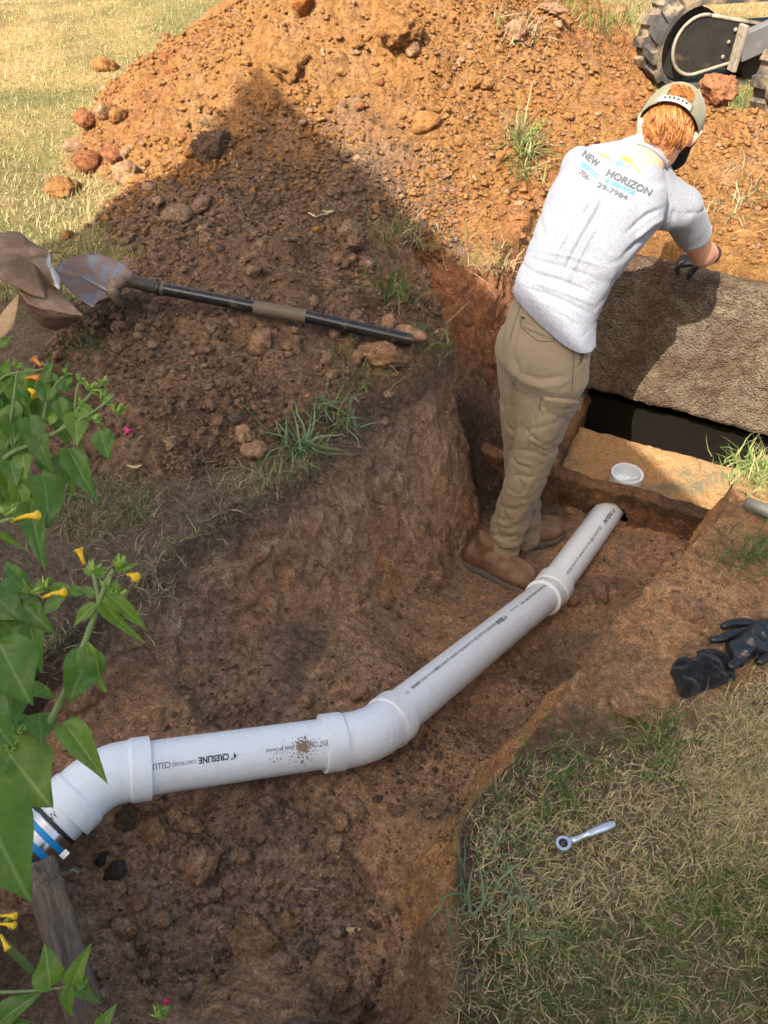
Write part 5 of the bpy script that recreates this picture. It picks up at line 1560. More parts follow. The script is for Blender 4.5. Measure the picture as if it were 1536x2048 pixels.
# crumbs: thousands of little lumps, joined
def crumbs(name, label, n, xr, yr, dens, rad, colf, seed, hi=0.12, ic=OCT):
    r = np.random.default_rng(seed)
    x = r.uniform(*xr, n * 4); y = yr[0] + (yr[1] - yr[0]) * r.random(n * 4) ** 1.15
    z, nn, fr, pl = g_arr(x, y)
    dn = dens(x, y, z, fr, pl)
    k = np.where(r.random(len(x)) < dn)[0][:n]
    x, y, z, nn, fr, pl = x[k], y[k], z[k], nn[k], fr[k], pl[k]; n = len(k)
    D = y * cP + (H - z) * sP
    s = rad[0] + (rad[1] - rad[0]) * r.random(n) ** 6
    out_v = []; out_f = []; out_c = []
    c_ = colf(x, y, z, fr, pl, r)
    big = r.random(n) < hi
    off = 0
    for base, m_ in ((IC2, big & (s > np.median(s))), (IC1, big & ~(s > np.median(s))), (ic, ~big)):
        ii = np.where(m_)[0]
        if len(ii) == 0: continue
        V, Fs = base; nv = len(V)
        var = [clod_shape(seed + 31 * q, base, 0.8)[0] for q in range(8)]
        vs = np.stack(var)[r.integers(0, 8, len(ii))]
        an = r.uniform(0, 6.28, len(ii)); ca, sa = np.cos(an), np.sin(an)
        X = vs[..., 0] * ca[:, None] - vs[..., 1] * sa[:, None]; Y = vs[..., 0] * sa[:, None] + vs[..., 1] * ca[:, None]
        ss = s[ii] * np.where(big[ii], 1.5, 1.0)
        P3 = np.stack([X, Y, vs[..., 2]], -1) * ss[:, None, None]
        P3 += np.stack([x[ii], y[ii], z[ii]], -1)[:, None] + nn[ii][:, None] * (ss * 0.15)[:, None, None]
        out_v.append(P3.reshape(-1, 3)); out_f.append((Fs[None] + (np.arange(len(ii)) * nv)[:, None, None]).reshape(-1, 3) + off); off += nv * len(ii)
        out_c.append(np.repeat(c_[ii], nv, axis=0))
    me = mesh_np(name, np.concatenate(out_v), np.concatenate(out_f), False, np.concatenate(out_c).clip(.004, .9))
    return tag(link(name, me, M_SOIL), label, 'crumbs', kind='stuff')
def pick(r, n, cols, p):
    k = r.choice(len(cols), n, p=p); return np.array(cols)[k] * (0.85 + 0.3 * r.random((n, 1)))
def clumpy(x, y, f, s, lo=-0.25, hi=0.25): return sstep(lo, hi, fbm2(x, y, f, 3, s))
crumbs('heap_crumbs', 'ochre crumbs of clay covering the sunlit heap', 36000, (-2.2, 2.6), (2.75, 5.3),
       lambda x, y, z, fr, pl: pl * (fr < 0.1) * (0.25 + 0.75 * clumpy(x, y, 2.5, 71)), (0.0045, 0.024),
       lambda x, y, z, fr, pl, r: np.where((sstep(3.85, 3.25, y - 0.25 * x) * sstep(0.25, -0.1, x) > r.random(len(x)))[:, None], pick(r, len(x), [BROWN, CLAY * .9], [.7, .3]), pick(r, len(x), [ORANGE * 1.05, ORANGE * 1.25, CLAY * 1.4], [.6, .25, .15])), 41, 0.035)  # brown crumbs follow tail, deepening the house shade by colour
crumbs('mound_crumbs', 'brown crumbs of earth covering the shaded mound', 26000, (-1.5, 0.3), (1.55, 3.5),
       lambda x, y, z, fr, pl: (pl > 0.3) * (fr < 0.1) * (0.3 + 0.7 * clumpy(x, y, 4, 73)), (0.003, 0.016),
       lambda x, y, z, fr, pl, r: pick(r, len(x), [BROWN * 1.15, CLAY * 1.0, TOPSOIL * 1.2, PALE * .8], [.5, .28, .17, .05]), 43, 0.045)
crumbs('trench_crumbs', 'loose crumbs of earth on the trench floor', 24000, (-0.95, 1.4), (0.36, 2.5),
       lambda x, y, z, fr, pl: (fr > 0.80) * np.maximum(clumpy(x, y, 4.5, 75, -0.05, 0.3) * 0.45, 0.95 * sstep(0.36, 0.16, np.hypot(x + 0.28, y - 0.58)) * (0.35 + 0.65 * clumpy(x, y, 9, 76))) * sstep(2.3, 0.5, y).clip(0.25, 1), (0.0022, 0.013),
       lambda x, y, z, fr, pl, r: pick(r, len(x), [BROWN * 1.45, CLAY * 1.3, TOPSOIL * 1.5, PALE], [.45, .2, .25, .10]), 45, 0.10)
crumbs('bank_crumbs', 'loose crumbs of earth along the tops of the banks', 12000, (-1.4, 1.5), (0.3, 2.6),
       lambda x, y, z, fr, pl: ((fr < 0.12) & (pl < .3)) * clumpy(x, y, 5, 77, 0.0, 0.35) * np.exp(-(np.clip(-poly_sd(x, y, top_poly), 0, 9) / 0.22) ** 2), (0.002, 0.010),
       lambda x, y, z, fr, pl, r: np.where((x > 0.1)[:, None], pick(r, len(x), [CLAY * 1.1, BROWN * 1.2, PALE], [.6, .3, .1]), pick(r, len(x), [TOPSOIL * 1.2, BROWN, CLAY * .9], [.55, .3, .15])), 47, 0.05)

crumbs('wall_crumbs', 'fine grains of earth clinging to the cut trench walls', 26000, (-1.3, 1.5), (0.36, 3.0),
       lambda x, y, z, fr, pl: (fr > 0.04) * (0.25 + 0.75 * clumpy(x, y, 8, 79)), (0.0016, 0.007),
       lambda x, y, z, fr, pl, r: np.where((x > 0.1)[:, None] & (y < 1.6)[:, None], pick(r, len(x), [ORANGE * .9, PALE], [.6, .4]), pick(r, len(x), [BROWN * 1.5, CLAY * 1.3, TOPSOIL * 1.5], [.5, .35, .15])), 49, 0.0)
# ------------------------------------------------------------------ grass
def blades(name, label, x, y, z, nn, ln, wd, lean, cols, r, segs=3, curl=0.6, up=1.0):
    n = len(x)
    an = r.uniform(0, 2 * np.pi, n); dx, dy = np.cos(an), np.sin(an)
    sx, sy = -dy, dx
    V = np.zeros((n, segs * 2 + 1, 3)); 
    px, py, pz = x.copy(), y.copy(), z - 0.002
    th = lean * r.random(n)                        # angle from upright
    for k in range(segs + 1):
        t = k / segs
        w_ = wd * (1 - t ** 1.6) * 0.5
        if k < segs:
            V[:, 2*k, 0] = px - sx * w_; V[:, 2*k, 1] = py - sy * w_; V[:, 2*k, 2] = pz
            V[:, 2*k+1, 0] = px + sx * w_; V[:, 2*k+1, 1] = py + sy * w_; V[:, 2*k+1, 2] = pz + w_ * 0.3
        else: V[:, 2*k] = np.stack([px, py, pz], -1)
        st_ = ln / segs
        px = px + dx * np.sin(th) * st_; py = py + dy * np.sin(th) * st_; pz = pz + np.cos(th) * st_ * up
        tw = r.uniform(-0.5, 0.5, n); dx, dy = dx * np.cos(tw) - dy * np.sin(tw), dx * np.sin(tw) + dy * np.cos(tw)
        th = np.minimum(th + curl * r.random(n) / segs * 2.2, 1.75)
        pz = np.maximum(pz, z + 0.002)
    nv = segs * 2 + 1; tri = []
    for k in range(segs - 1): tri += [(2*k, 2*k+1, 2*k+3), (2*k, 2*k+3, 2*k+2)]
    tri.append((2*segs-2, 2*segs-1, 2*segs))
    Fs = (np.array(tri)[None] + (np.arange(n) * nv)[:, None, None]).reshape(-1, 3)
    return V.reshape(-1, 3), Fs, np.repeat(cols, nv, axis=0)
GREEN = np.array((0.085, 0.15, 0.035)); DGREEN = np.array((0.045, 0.095, 0.03)); OLIVE = np.array((0.16, 0.18, 0.06)); DRY = np.array((0.46, 0.385, 0.21)); DRY2 = np.array((0.31, 0.25, 0.15)); GREY = np.array((0.17, 0.145, 0.10))
def grass_area(name, label, n, sample, dens, ln, wd, lean, mixf, seed, segs=3, curl=0.7, kind='stuff'):
    r = np.random.default_rng(seed)
    x, y = sample(r, int(n * 5))
    z, nn, fr, pl = g_arr(x, y)
    k = np.where(r.random(len(x)) < dens(x, y, z, fr, pl))[0][:n]
    x, y, z = x[k], y[k], z[k]; n = len(k)
    L = ln[0] + (ln[1] - ln[0]) * r.random(n) ** 1.5; W = wd[0] + (wd[1] - wd[0]) * r.random(n)
    V, Fs, Cc = blades(name, label, x, y, z, None, L, W, lean, mixf(x, y, r), r, segs, curl)
    return tag(link(name, mesh_np(name, V, Fs, True, Cc.clip(.004, .9)), M_GRASS), label, 'grass', kind='stuff')
def mixcols(r, n, cols, p): 
    c_ = np.array(cols)[r.choice(len(cols), n, p=p)]; return c_ * (0.7 + 0.6 * r.random((n, 1)))
def lawn_mix(x, y, r):
    g = sstep(-0.1, 0.35, fbm2(x, y, 1.1, 3, 505)) * 0.55; n = len(x)
    a = mixcols(r, n, [DRY * 1.25, DRY * 1.0, OLIVE * 1.2, GREEN], [.46, .28, .20, .06]); b = mixcols(r, n, [OLIVE * 1.2, GREEN, DRY], [.42, .38, .20])
    return np.where((r.random(n) < g * 0.8)[:, None], b, a)
def near_mix(x, y, r):
    g = sstep(-0.15, 0.3, fbm2(x, y, 3.0, 3, 601)); n = len(x)
    a = mixcols(r, n, [DRY * 1.45, DRY * 1.15, DRY2 * 1.3, OLIVE * 1.4], [.36, .30, .20, .14]); b = mixcols(r, n, [OLIVE * 1.2, GREEN * 1.15, DGREEN * 1.3, DRY], [.28, .30, .17, .25])
    return np.where((r.random(n) < g * 0.75)[:, None], b, a)
def samp_near(r, n): return r.uniform(0.0, 1.75, n), 0.15 + 2.2 * r.random(n) ** 0.9
def edge_keep(x, y, w0=0.03, w1=0.10): return sstep(w0, w1, -poly_sd(x, y, top_poly))
def bare_right(x, y):
    """1 where the right bank is trodden bare"""
    d = -poly_sd(x, y, top_poly); nA = fbm2(x, y, 2.6, 4, 501); nB = fbm2(x, y, 9, 4, 503)
    return sstep(0.40, 0.20, d + 0.12 * nB) * sstep(0.62, 0.80, y + 0.1 * nA)
grass_area('lawn_grass', 'dry and green grass of the lawn on the right bank', 92000, samp_near,
           lambda x, y, z, fr, pl: (fr < 0.02) * (pl < 0.1) * edge_keep(x, y, 0.0, 0.05) * (1 - 0.97 * bare_right(x, y)) * (0.30 + 0.7 * clumpy(x, y, 6, 81, -0.3, 0.1)) * np.where(y < 0.9, 1.0, 0.6), (0.012, 0.055), (0.0010, 0.0024), 1.5, near_mix, 51, 2, 1.3)
def samp_left(r, n): return r.uniform(-1.7, 0.1, n), 0.9 + 2.1 * r.random(n)
grass_area('bank_grass', 'thin trampled grass on the left bank', 22000, samp_left,
           lambda x, y, z, fr, pl: (fr < 0.03) * (pl < 0.35) * (0.10 + 0.70 * clumpy(x, y, 4, 83, -0.05, 0.3)), (0.015, 0.065), (0.0011, 0.0028), 1.5,
           lambda x, y, r: mixcols(r, len(x), [DRY * .9, DRY2, GREY * 1.2, OLIVE, GREEN, DGREEN * 1.2], [.16, .22, .24, .16, .14, .08]), 53, 4, 1.1)
def samp_far(r, n):
    y = 2.6 + 9.0 * r.random(n) ** 1.7; return (r.random(n) * 2 - 1) * (0.5 + 0.52 * y), y
grass_area('far_grass', 'sun-dried grass of the lawn beyond the heap', 75000, samp_far,
           lambda x, y, z, fr, pl: (fr < 0.02) * (pl < 0.25) * (x < 0.2 + (y > 4.5) * 9), (0.018, 0.055), (0.002, 0.0045), 1.3, lawn_mix, 55, 2, 0.8)

def tuft(name, label, u, v, n, ln, wd, cols, seed, spread=0.03, lean=1.2, curl=1.0, segs=5, group=None, lift=0.0):
    p = ground_hit(u, v); r = np.random.default_rng(seed)
    x = p.x + r.normal(0, spread, n); y = p.y + r.normal(0, spread, n)
    z, _, _, _ = g_arr(x, y); z = np.maximum(z, p.z - 0.02) + lift
    L = ln[0] + (ln[1] - ln[0]) * r.random(n); W = wd[0] + (wd[1] - wd[0]) * r.random(n)
    V, Fs, Cc = blades(name, label, x - p.x, y - p.y, z - p.z, None, L, W, lean, mixcols(r, n, *cols), r, segs, curl)
    o = link(name, mesh_np(name, V, Fs, True, Cc.clip(.004, .9)), M_GRASS, loc=p)
    return tag(o, label, 'grass tuft', group, 'stuff' if spread >= 0.06 else None)
GR = ([GREEN, OLIVE * 1.2, DGREEN * 1.3, DRY * .8], [.4, .3, .2, .1]); DR = ([DRY, DRY2 * 1.2, OLIVE, GREY * 1.3], [.4, .3, .15, .15]); BL = ([np.array((.17, .25, .14)), np.array((.11, .19, .08)), OLIVE * 1.2], [.5, .3, .2])
tuft('grass_tuft', 'wide-bladed grey-green grass tuft drooping over the edge of the left bank', 602, 900, 60, (.08, .19), (.006, .011), BL, 1, .025, 1.45, .9)
tuft('grass_tuft', 'grass tuft with long blades on the bank edge above the wide-bladed tuft', 665, 835, 70, (.06, .14), (.003, .006), BL, 2, .04, 1.5, .8)
tuft('grass_tuft', 'green grass clump on the bank corner beyond the end of the shovel handle', 785, 590, 110, (.05, .12), (.003, .005), GR, 3, .05, 1.1, .9)
tuft('grass_tuft', 'green grass clump right of the big round clod at the shovel end', 850, 690, 70, (.04, .10), (.003, .005), GR, 4, .035, 1.3, .9)
tuft('grass_tuft', 'grass clump just below the big round clod at the shovel end', 730, 745, 80, (.04, .11), (.003, .005), GR, 5, .05, 1.3, .9)
tuft('grass_tuft', 'tall sunlit grass tuft hanging on the face of the heap left of the worker', 1040, 300, 90, (.12, .26), (.005, .009), ([OLIVE * 1.3, GREEN * 1.4, DRY], [.45, .3, .25]), 6, .035, 1.2, 1.2)
tuft('grass_tuft', 'second drooping grass tuft lower down the face left of the worker', 1055, 350, 70, (.08, .20), (.004, .007), ([OLIVE * 1.2, GREEN, DRY], [.4, .3, .3]), 7, .04, 1.3, 1.2)
tuft('grass_tuft', 'straw-coloured grass on the lit lip of the heap at its left end', 840, 480, 60, (.08, .16), (.004, .006), DR, 8, .06, 1.4, 1.0)
tuft('grass_tuft', 'straw-coloured grass hanging from the middle of the lit lip', 930, 520, 40, (.06, .13), (.003, .005), DR, 9, .05, 1.5, 1.0)
tuft('grass_tuft', 'straw-coloured grass hanging from the right end of the lit lip', 1005, 520, 40, (.06, .13), (.003, .005), DR, 10, .04, 1.5, 1.0)
tuft('grass_tuft', 'grass clump in the shade where the mound meets the lit lip', 790, 470, 60, (.06, .13), (.003, .005), GR, 11, .05, 1.3, 1.0)
tuft('grass_tuft', 'dry grass clump high on the crest of the heap', 1040, 70, 70, (.08, .18), (.005, .008), DR, 12, .06, 1.4, 1.0)
tuft('grass_tuft', 'matted straw on the slope behind the raised slab', 1480, 400, 170, (.06, .16), (.003, .006), DR, 13, .10, 1.6, 1.3)
tuft('grass_tuft', 'bright sunlit grass on the bank edge right of the tank mouth', 1515, 945, 380, (.04, .10), (.002, .004), ([OLIVE * 1.8, GREEN * 1.6, DRY], [.5, .3, .2]), 14, .05, 1.2, .9)
tuft('grass_tuft', 'green grass tuft at the corner of the right bank by the sandy floor', 1105, 1560, 150, (.04, .10), (.002, .004), GR, 15, .05, 1.3, .9)
tuft('grass_tuft', 'green grass tuft near the middle of the right bank edge', 1300, 1490, 120, (.04, .09), (.002, .004), GR, 16, .04, 1.3, .9)
tuft('grass_tuft', 'grass tuft at the right edge below the grey pipe stub', 1515, 1110, 170, (.04, .10), (.002, .004), GR, 17, .05, 1.3, .9)
tuft('grass_tuft', 'green grass in front of the rusty sheet and shovel blade', 165, 690, 130, (.04, .09), (.002, .004), GR, 18, .07, 1.3, .9)
tuft('grass_tuft', 'green grass patch on the lawn beyond the right shoulder of the heap', 1165, 35, 420, (.05, .12), (.004, .007), GR, 19, .20, 1.0, .8)
tuft('grass_tuft', 'grass growing between the clay block and the digger tracks', 1480, 205, 200, (.05, .12), (.004, .007), GR, 20, .12, 1.1, .8)
tuft('grass_tuft', 'bluish wide grass blades on the lawn edge below the ratchet', 975, 1800, 34, (.05, .11), (.003, .006), BL, 21, .04, 1.4, .9)
tuft('grass_tuft', 'bright green leaf tuft where the right bank meets the floor', 1015, 1690, 60, (.04, .08), (.002, .004), BL, 22, .03, 1.3, .9)
tuft('grass_tuft', 'dry grass fringe on the left bank edge above the bare wall', 500, 955, 140, (.03, .08), (.001, .003), DR, 23, .07, 1.6, 1.2)
tuft('grass_tuft', 'dry trampled grass on the left bank right of the flower stems', 330, 1130, 160, (.03, .08), (.001, .003), DR, 24, .08, 1.6, 1.2)
# the dark lump of turf standing on the heap
o = put_clod(428, 292, 80, TS, 'dark lump of turf standing upright on the heap, roots and grass on its side', None, own=(90, BROWN * 0.75), flat=1.35, rot=(0.1, 0.1, 0.4), ang=1.6, cat='turf lump', sink=0.3); o.name = 'turf_lump'
r = np.random.default_rng(5); n_ = 260
th = r.uniform(0, 6.28, n_); zz = r.uniform(-0.9, 0.9, n_); q = np.sqrt(1 - zz * zz)
x, y, z = np.cos(th) * q * 0.95, np.sin(th) * q * 0.8, zz * 0.75
V, Fs, Cc = blades('roots', '', x, y, z + 0.1, None, r.uniform(.2, .5, n_), r.uniform(.012, .03, n_), 2.6, mixcols(r, n_, [GREY * 1.4, DRY2 * 1.2, OLIVE], [.5, .3, .2]), r, 4, 1.4, up=-0.4)
rt = link('matted_roots', mesh_np('matted_roots', V, Fs, True, Cc.clip(.004, .9)), M_GRASS, o); tag(rt, kind='stuff')

# fringe of roots and dead grass hanging over the lip of the left bank
r = np.random.default_rng(61)
EP = []
_ri = len(top_px) + 7
for (ax, ay), (bx, by) in list(zip(top_poly[1:14], top_poly[2:15])) + list(zip(top_poly[_ri + 9:_ri + 13], top_poly[_ri + 10:_ri + 14])):
    L_ = math.hypot(bx - ax, by - ay)
    for k in range(int(L_ * 1500)):
        t = r.random(); EP.append((ax + (bx - ax) * t + r.normal(0, .016), ay + (by - ay) * t + r.normal(0, .016)))
EP = np.array(EP); EP = EP[r.random(len(EP)) < clumpy(EP[:, 0], EP[:, 1], 7, 63, -0.3, 0.2)]
z, nn, fr, pl = g_arr(EP[:, 0], EP[:, 1]); n_ = len(EP)
V, Fs, Cc = blades('f', '', EP[:, 0], EP[:, 1], z + 0.004, None, r.uniform(.012, .055, n_), r.uniform(.0008, .002, n_), 1.7, mixcols(r, n_, [GREY * 1.2, DRY2, DRY, OLIVE, GREEN], [.35, .25, .15, .15, .10]), r, 3, 1.8)
tag(link('turf_fringe', mesh_np('turf_fringe', V, Fs, True, Cc.clip(.004, .9)), M_GRASS), 'dead grass and fine roots hanging over the lips of both banks', 'grass', kind='stuff')
# ------------------------------------------------------------------ shovel and rusty sheet on the left
M_BLKPAINT = simple('black_enamel', (0.012, 0.012, 0.013), 0.22, var=0.3, vscale=20, bump=0.12, bscale=60, dirt=(0.16, 0.10, 0.06), dscale=18, damt=(0.58, 0.85))
M_BENDPAINT = simple('muddy_black_steel', (0.05, 0.042, 0.035), 0.5, var=0.3, bump=0.3, bscale=80, dirt=(0.20, 0.14, 0.09), dscale=14, damt=(0.45, 0.65))
M_TAPE = simple('brown_tape', (0.115, 0.088, 0.062), 0.6, var=0.15, bump=0.2, bscale=100)
M_BLADE = simple('worn_steel', (0.16, 0.17, 0.19), 0.45, 0.4, 0.15, 12, bump=0.15, bscale=40, dirt=(0.19, 0.115, 0.08), dscale=7, damt=(0.44, 0.52))
M_RUST = simple('rusty_steel', (0.17, 0.105, 0.065), 0.8, 0.15, 0.3, 6, bump=0.45, bscale=25, bdist=0.004, dirt=(0.34, 0.24, 0.155), dscale=5, damt=(0.45, 0.62))
M_RUSTLT = simple('bare_grey_edge', (0.42, 0.42, 0.40), 0.5, 0.4, 0.2, 30, bump=0.2, bscale=50)
M_RUSTDK = simple('dark_rust', (0.11, 0.06, 0.038), 0.85, 0.1, 0.4, 14, bump=0.5, bscale=40)
e0 = PD(824, 681, 2.42); e1 = PD(318, 577, 2.40); e2 = PD(262, 562, 2.365); e3 = PD(234, 568, 2.335); e4 = PD(229, 588, 2.335); e5 = PD(236, 604, 2.36)
shovel = empty('shovel', e1, 'shovel lying across the mound, bent black steel handle with brown tape and a worn blade', 'shovel')
hd0 = (e1 - e0).normalized()
rsh = 0.0205
def tube_end(a, b, r_, name, m, parent, seg=32, bore=None):
    pts = [a, b]; rr = [r_, r_]
    if bore:
        t = (a - b).normalized()
        pts = [a - t * 0.08, a - t * 0.001, a, a - t * 0.0002, b]; rr = [bore, bore, bore + 0.001, r_, r_]
    v, f = tube(pts, rr, seg, cap=(bore is None))
    return child(name, sharp(mesh_np(name, v, f)), m, parent)
jm = PD(612, 633, 2.415); jn = PD(508, 614, 2.41)
tube_end(e0, jm - hd0 * 0.0, rsh, 'handle', M_BLKPAINT, shovel, bore=0.0165)
tube_end(jn, e1, rsh * 0.93, 'handle', M_BLKPAINT, shovel)
tube_end(jm, jn, rsh * 1.03, 'tape_wrap', M_TAPE, shovel)
# torn end of the tape
q0 = jn; tdir = (e1 - jn).normalized(); 
bp = [e1 - (e1 - e0).normalized() * 0.02, e1, (e1 + e2) / 2, e2, (e2 * 0.55 + e3 * 0.45) + Vector((0, 0, 0.006)), e3, (e3 + e4) / 2 + Vector((-0.004, 0, 0)), e4, e5]
sm = []
for i in range(len(bp) - 1):
    p0 = bp[max(0, i-1)]; p1 = bp[i]; p2 = bp[i+1]; p3 = bp[min(len(bp)-1, i+2)]
    for k in range(5):
        t = k / 5
        sm.append(0.5 * ((2*p1) + (p2-p0)*t + (2*p0-5*p1+4*p2-p3)*t*t + (-p0+3*p1-3*p2+p3)*t*t*t))
sm.append(bp[-1])
v, f = tube(sm, [0.0205] * (len(sm) - 14) + [0.0205 - 0.0003 * i for i in range(14)], 24)
child('bent_socket', mesh_np('bent_socket', v, f), M_BENDPAINT, shovel)
v, f = tube([e1 + hd0 * 0.004, e1 - hd0 * 0.004], 0.0222, 28); child('ferrule', mesh_np('ferrule', v, f), M_BLKPAINT, shovel)
# blade: dished sheet with an upturned step at the rear
def sheet(outline, name, m, parent, dish, thick=0.003, nn=26, nrm=None, noise_amp=0.0, seed=3):
    """outline: ring of 3-D points; filled from its centre, dished and crumpled"""
    ring_ = [Vector(p) for p in outline]; c_ = sum(ring_, Vector()) / len(ring_)
    # resample the ring
    dense = []
    for i in range(len(ring_)):
        a, b = ring_[i], ring_[(i + 1) % len(ring_)]
        for k in range(5): dense.append(a.lerp(b, k / 5))
    n0 = Vector((0, 0, 0))
    for i in range(len(dense)): n0 += (dense[i] - c_).cross(dense[(i+1) % len(dense)] - c_)
    n0.normalize()
    if n0.z < 0: n0 = -n0
    V = [c_ - n0 * dish]; Fs = []; m_ = len(dense)
    for j in range(1, nn + 1):
        s = j / nn
        for p in dense:
            q = c_.lerp(p, s)
            w_ = float(fbm3(np.array([q[:]]) * 1.0 + seed, 9, 3, seed)[0]) * noise_amp
            V.append(q - n0 * dish * (1 - s * s) + n0 * w_)
    for k in range(m_): Fs.append((0, 1 + k, 1 + (k + 1) % m_))
    for j in range(nn - 1):
        for k in range(m_):
            a = 1 + j * m_; b = a + m_; Fs.append((a + k, b + k, b + (k+1) % m_, a + (k+1) % m_))
    o = child(name, mesh_np(name, V, Fs), m, parent)
    so = o.modifiers.new('thick', 'SOLIDIFY'); so.thickness = thick; so.offset = 0
    return o
bl = [(112, 545, 2.42), (118, 531, 2.43), (140, 516, 2.46), (170, 508, 2.48), (200, 507, 2.47), (228, 517, 2.45), (250, 530, 2.42), (266, 544, 2.40), (262, 556, 2.38),
      (240, 580, 2.36), (232, 596, 2.35), (214, 600, 2.34), (196, 612, 2.33), (184, 614, 2.33), (158, 596, 2.34), (132, 572, 2.37)]
sheet([PD(*q) for q in bl], 'blade', M_BLADE, shovel, 0.018, 0.0025, 18, noise_amp=0.004)
st = [(186, 613, 2.332), (198, 600, 2.31), (216, 593, 2.315), (231, 595, 2.345), (224, 602, 2.355), (206, 609, 2.35)]
sheet([PD(*q) for q in st], 'rear_step', M_BLADE, shovel, 0.002, 0.0025, 5)
rv = [PD(150, 545, 2.41), PD(175, 560, 2.39), PD(205, 575, 2.372), PD(230, 590, 2.365)]
v, f = tube(rv, [0.002, 0.004, 0.006, 0.012], 10); child('socket_rib', mesh_np('socket_rib', v, f), M_BLADE, shovel)
# rusty sheet
rs = empty('rusty_metal_sheet', PD(80, 600, 2.3), 'torn bent sheet of rusty steel propped beside the shovel blade', 'metal sheet')
s1 = [(-60, 500, 2.25), (-20, 470, 2.3), (20, 461, 2.32), (40, 464, 2.33), (60, 482, 2.33), (84, 498, 2.32), (98, 510, 2.31), (101, 516, 2.31), (99, 525, 2.31), (112, 548, 2.30), (121, 560, 2.29), (121, 584, 2.26), (105, 575, 2.27),
      (92, 565, 2.27), (90, 605, 2.22), (60, 592, 2.20), (30, 575, 2.19), (0, 560, 2.18), (-60, 545, 2.16)]
sheet([PD(*q) for q in s1], 'upper_flap', M_RUST, rs, -0.03, 0.003, 22, noise_amp=0.016, seed=8)
s1b = [(78, 496, 2.322), (98, 510, 2.306), (101, 516, 2.304), (99, 525, 2.303), (112, 548, 2.293), (121, 560, 2.283), (121, 584, 2.252), (100, 566, 2.262), (88, 530, 2.285)]
sheet([PD(*q) + Vector((0, 0, 0.004)) for q in s1b], 'bare_edge', M_RUSTLT, rs, -0.006, 0.003, 6, noise_amp=0.006, seed=8)
s2 = [(34, 578, 2.22), (60, 592, 2.22), (90, 600, 2.24), (92, 570, 2.29), (120, 588, 2.27), (145, 608, 2.24), (166, 631, 2.21), (140, 628, 2.20), (110, 622, 2.195), (80, 618, 2.19), (55, 608, 2.19)]
sheet([PD(*q) for q in s2], 'lower_flap', M_RUST, rs, -0.004, 0.003, 10, noise_amp=0.006, seed=12)
s3 = [(34, 580, 2.225), (55, 608, 2.205), (80, 620, 2.205), (110, 626, 2.20), (140, 630, 2.205), (164, 633, 2.22), (140, 650, 2.26), (112, 660, 2.28), (88, 654, 2.28), (64, 636, 2.27), (48, 606, 2.25)]
sheet([PD(*q) for q in s3], 'curled_side', M_RUSTDK, rs, 0.02, 0.003, 10, noise_amp=0.01, seed=13)
# splintered dry stake at the far left
M_WOODL = simple('dry_wood', (0.36, 0.24, 0.12), 0.85, var=0.3, vscale=20, bump=0.6, bscale=60, stretch=(1, 1, 8))
v, f = loft([(PD(-20, 690, 2.05), Vector((.02, 0, 0)), Vector((0, .008, 0)), .8), (PD(8, 650, 2.08), Vector((.03, 0, 0)), Vector((0, .012, 0)), .8), (PD(24, 615, 2.12), Vector((.016, 0, 0)), Vector((0, .008, 0)), .8), (PD(36, 590, 2.14), Vector((.003, 0, 0)), Vector((0, .002, 0)), .8)], 12)
tag(link('wood_splinter', mesh_np('wood_splinter', v, f), M_WOODL), 'pale splinter of dry wood leaning below the rusty sheet', 'wood')

# ------------------------------------------------------------------ weathered board at the near left
def wood_mat():
    m, nt, b = nodes('weathered_board')
    n = noise_node(nt, 9, 8, 0.75, stretch=(14, 1.2, 14), dist=0.4); n2 = noise_node(nt, 5, 5, 0.6)
    c = ramp(nt, n.outputs[0], [(0.32, (0.035, 0.028, 0.022)), (0.5, (0.13, 0.095, 0.065)), (0.68, (0.25, 0.19, 0.13))])
    f = ramp(nt, n2.outputs[0], [(0.45, 0.0), (0.7, 0.7)])
    c = mix_rgb(nt, f, c, (0.07, 0.055, 0.045))
    nt.links.new(c, b.inputs['Base Color']); b.inputs['Roughness'].default_value = 0.9
    add_bump(nt, b, [(n.outputs[0], 1.0, 0.006)])
    return m
M_BOARD = wood_mat()
ba, bb = PD(84, 1706, 1.43), PD(205, 2100, 1.22)
Lb = (bb - ba).length
v, f = rough_box((0, 0, 0), (0.052, 0, 0), (0, Lb, 0), (0, 0, 0.17), 0.006, 14, 0.003, 701, 0.004)
v = np.array(v)
# grain ridges along the length, worn upper end
gr_ = vn3(v[:, 0] * 160, v[:, 1] * 5, v[:, 2] * 160, 703) * 0.0018
v[:, 0] += gr_; v[:, 2] += gr_
v[:, 2] -= 0.02 * sstep(0.10, 0.0, v[:, 1]) * (v[:, 2] > 0.08)
board = link('weathered_board', mesh_np('weathered_board', v, f), M_BOARD)
yv = (bb - ba).normalized(); xv = yv.cross(Vector((0, 0, 1))).normalized()
if xv.x < 0: xv = -xv
zv = xv.cross(yv); 
if zv.z < 0: zv = -zv; 
mw = Matrix((xv, yv, zv)).transposed().to_4x4()
xw = (Matrix.Rotation(R(-14), 3, yv) @ xv); zw = (Matrix.Rotation(R(-14), 3, yv) @ zv)
mw = Matrix((xw, yv, zw)).transposed().to_4x4(); mw.translation = ba - zw * 0.17 - xw * 0.03
board.matrix_world = mw
tag(board, 'weathered grey board standing on edge at the near left end of the trench', 'board')
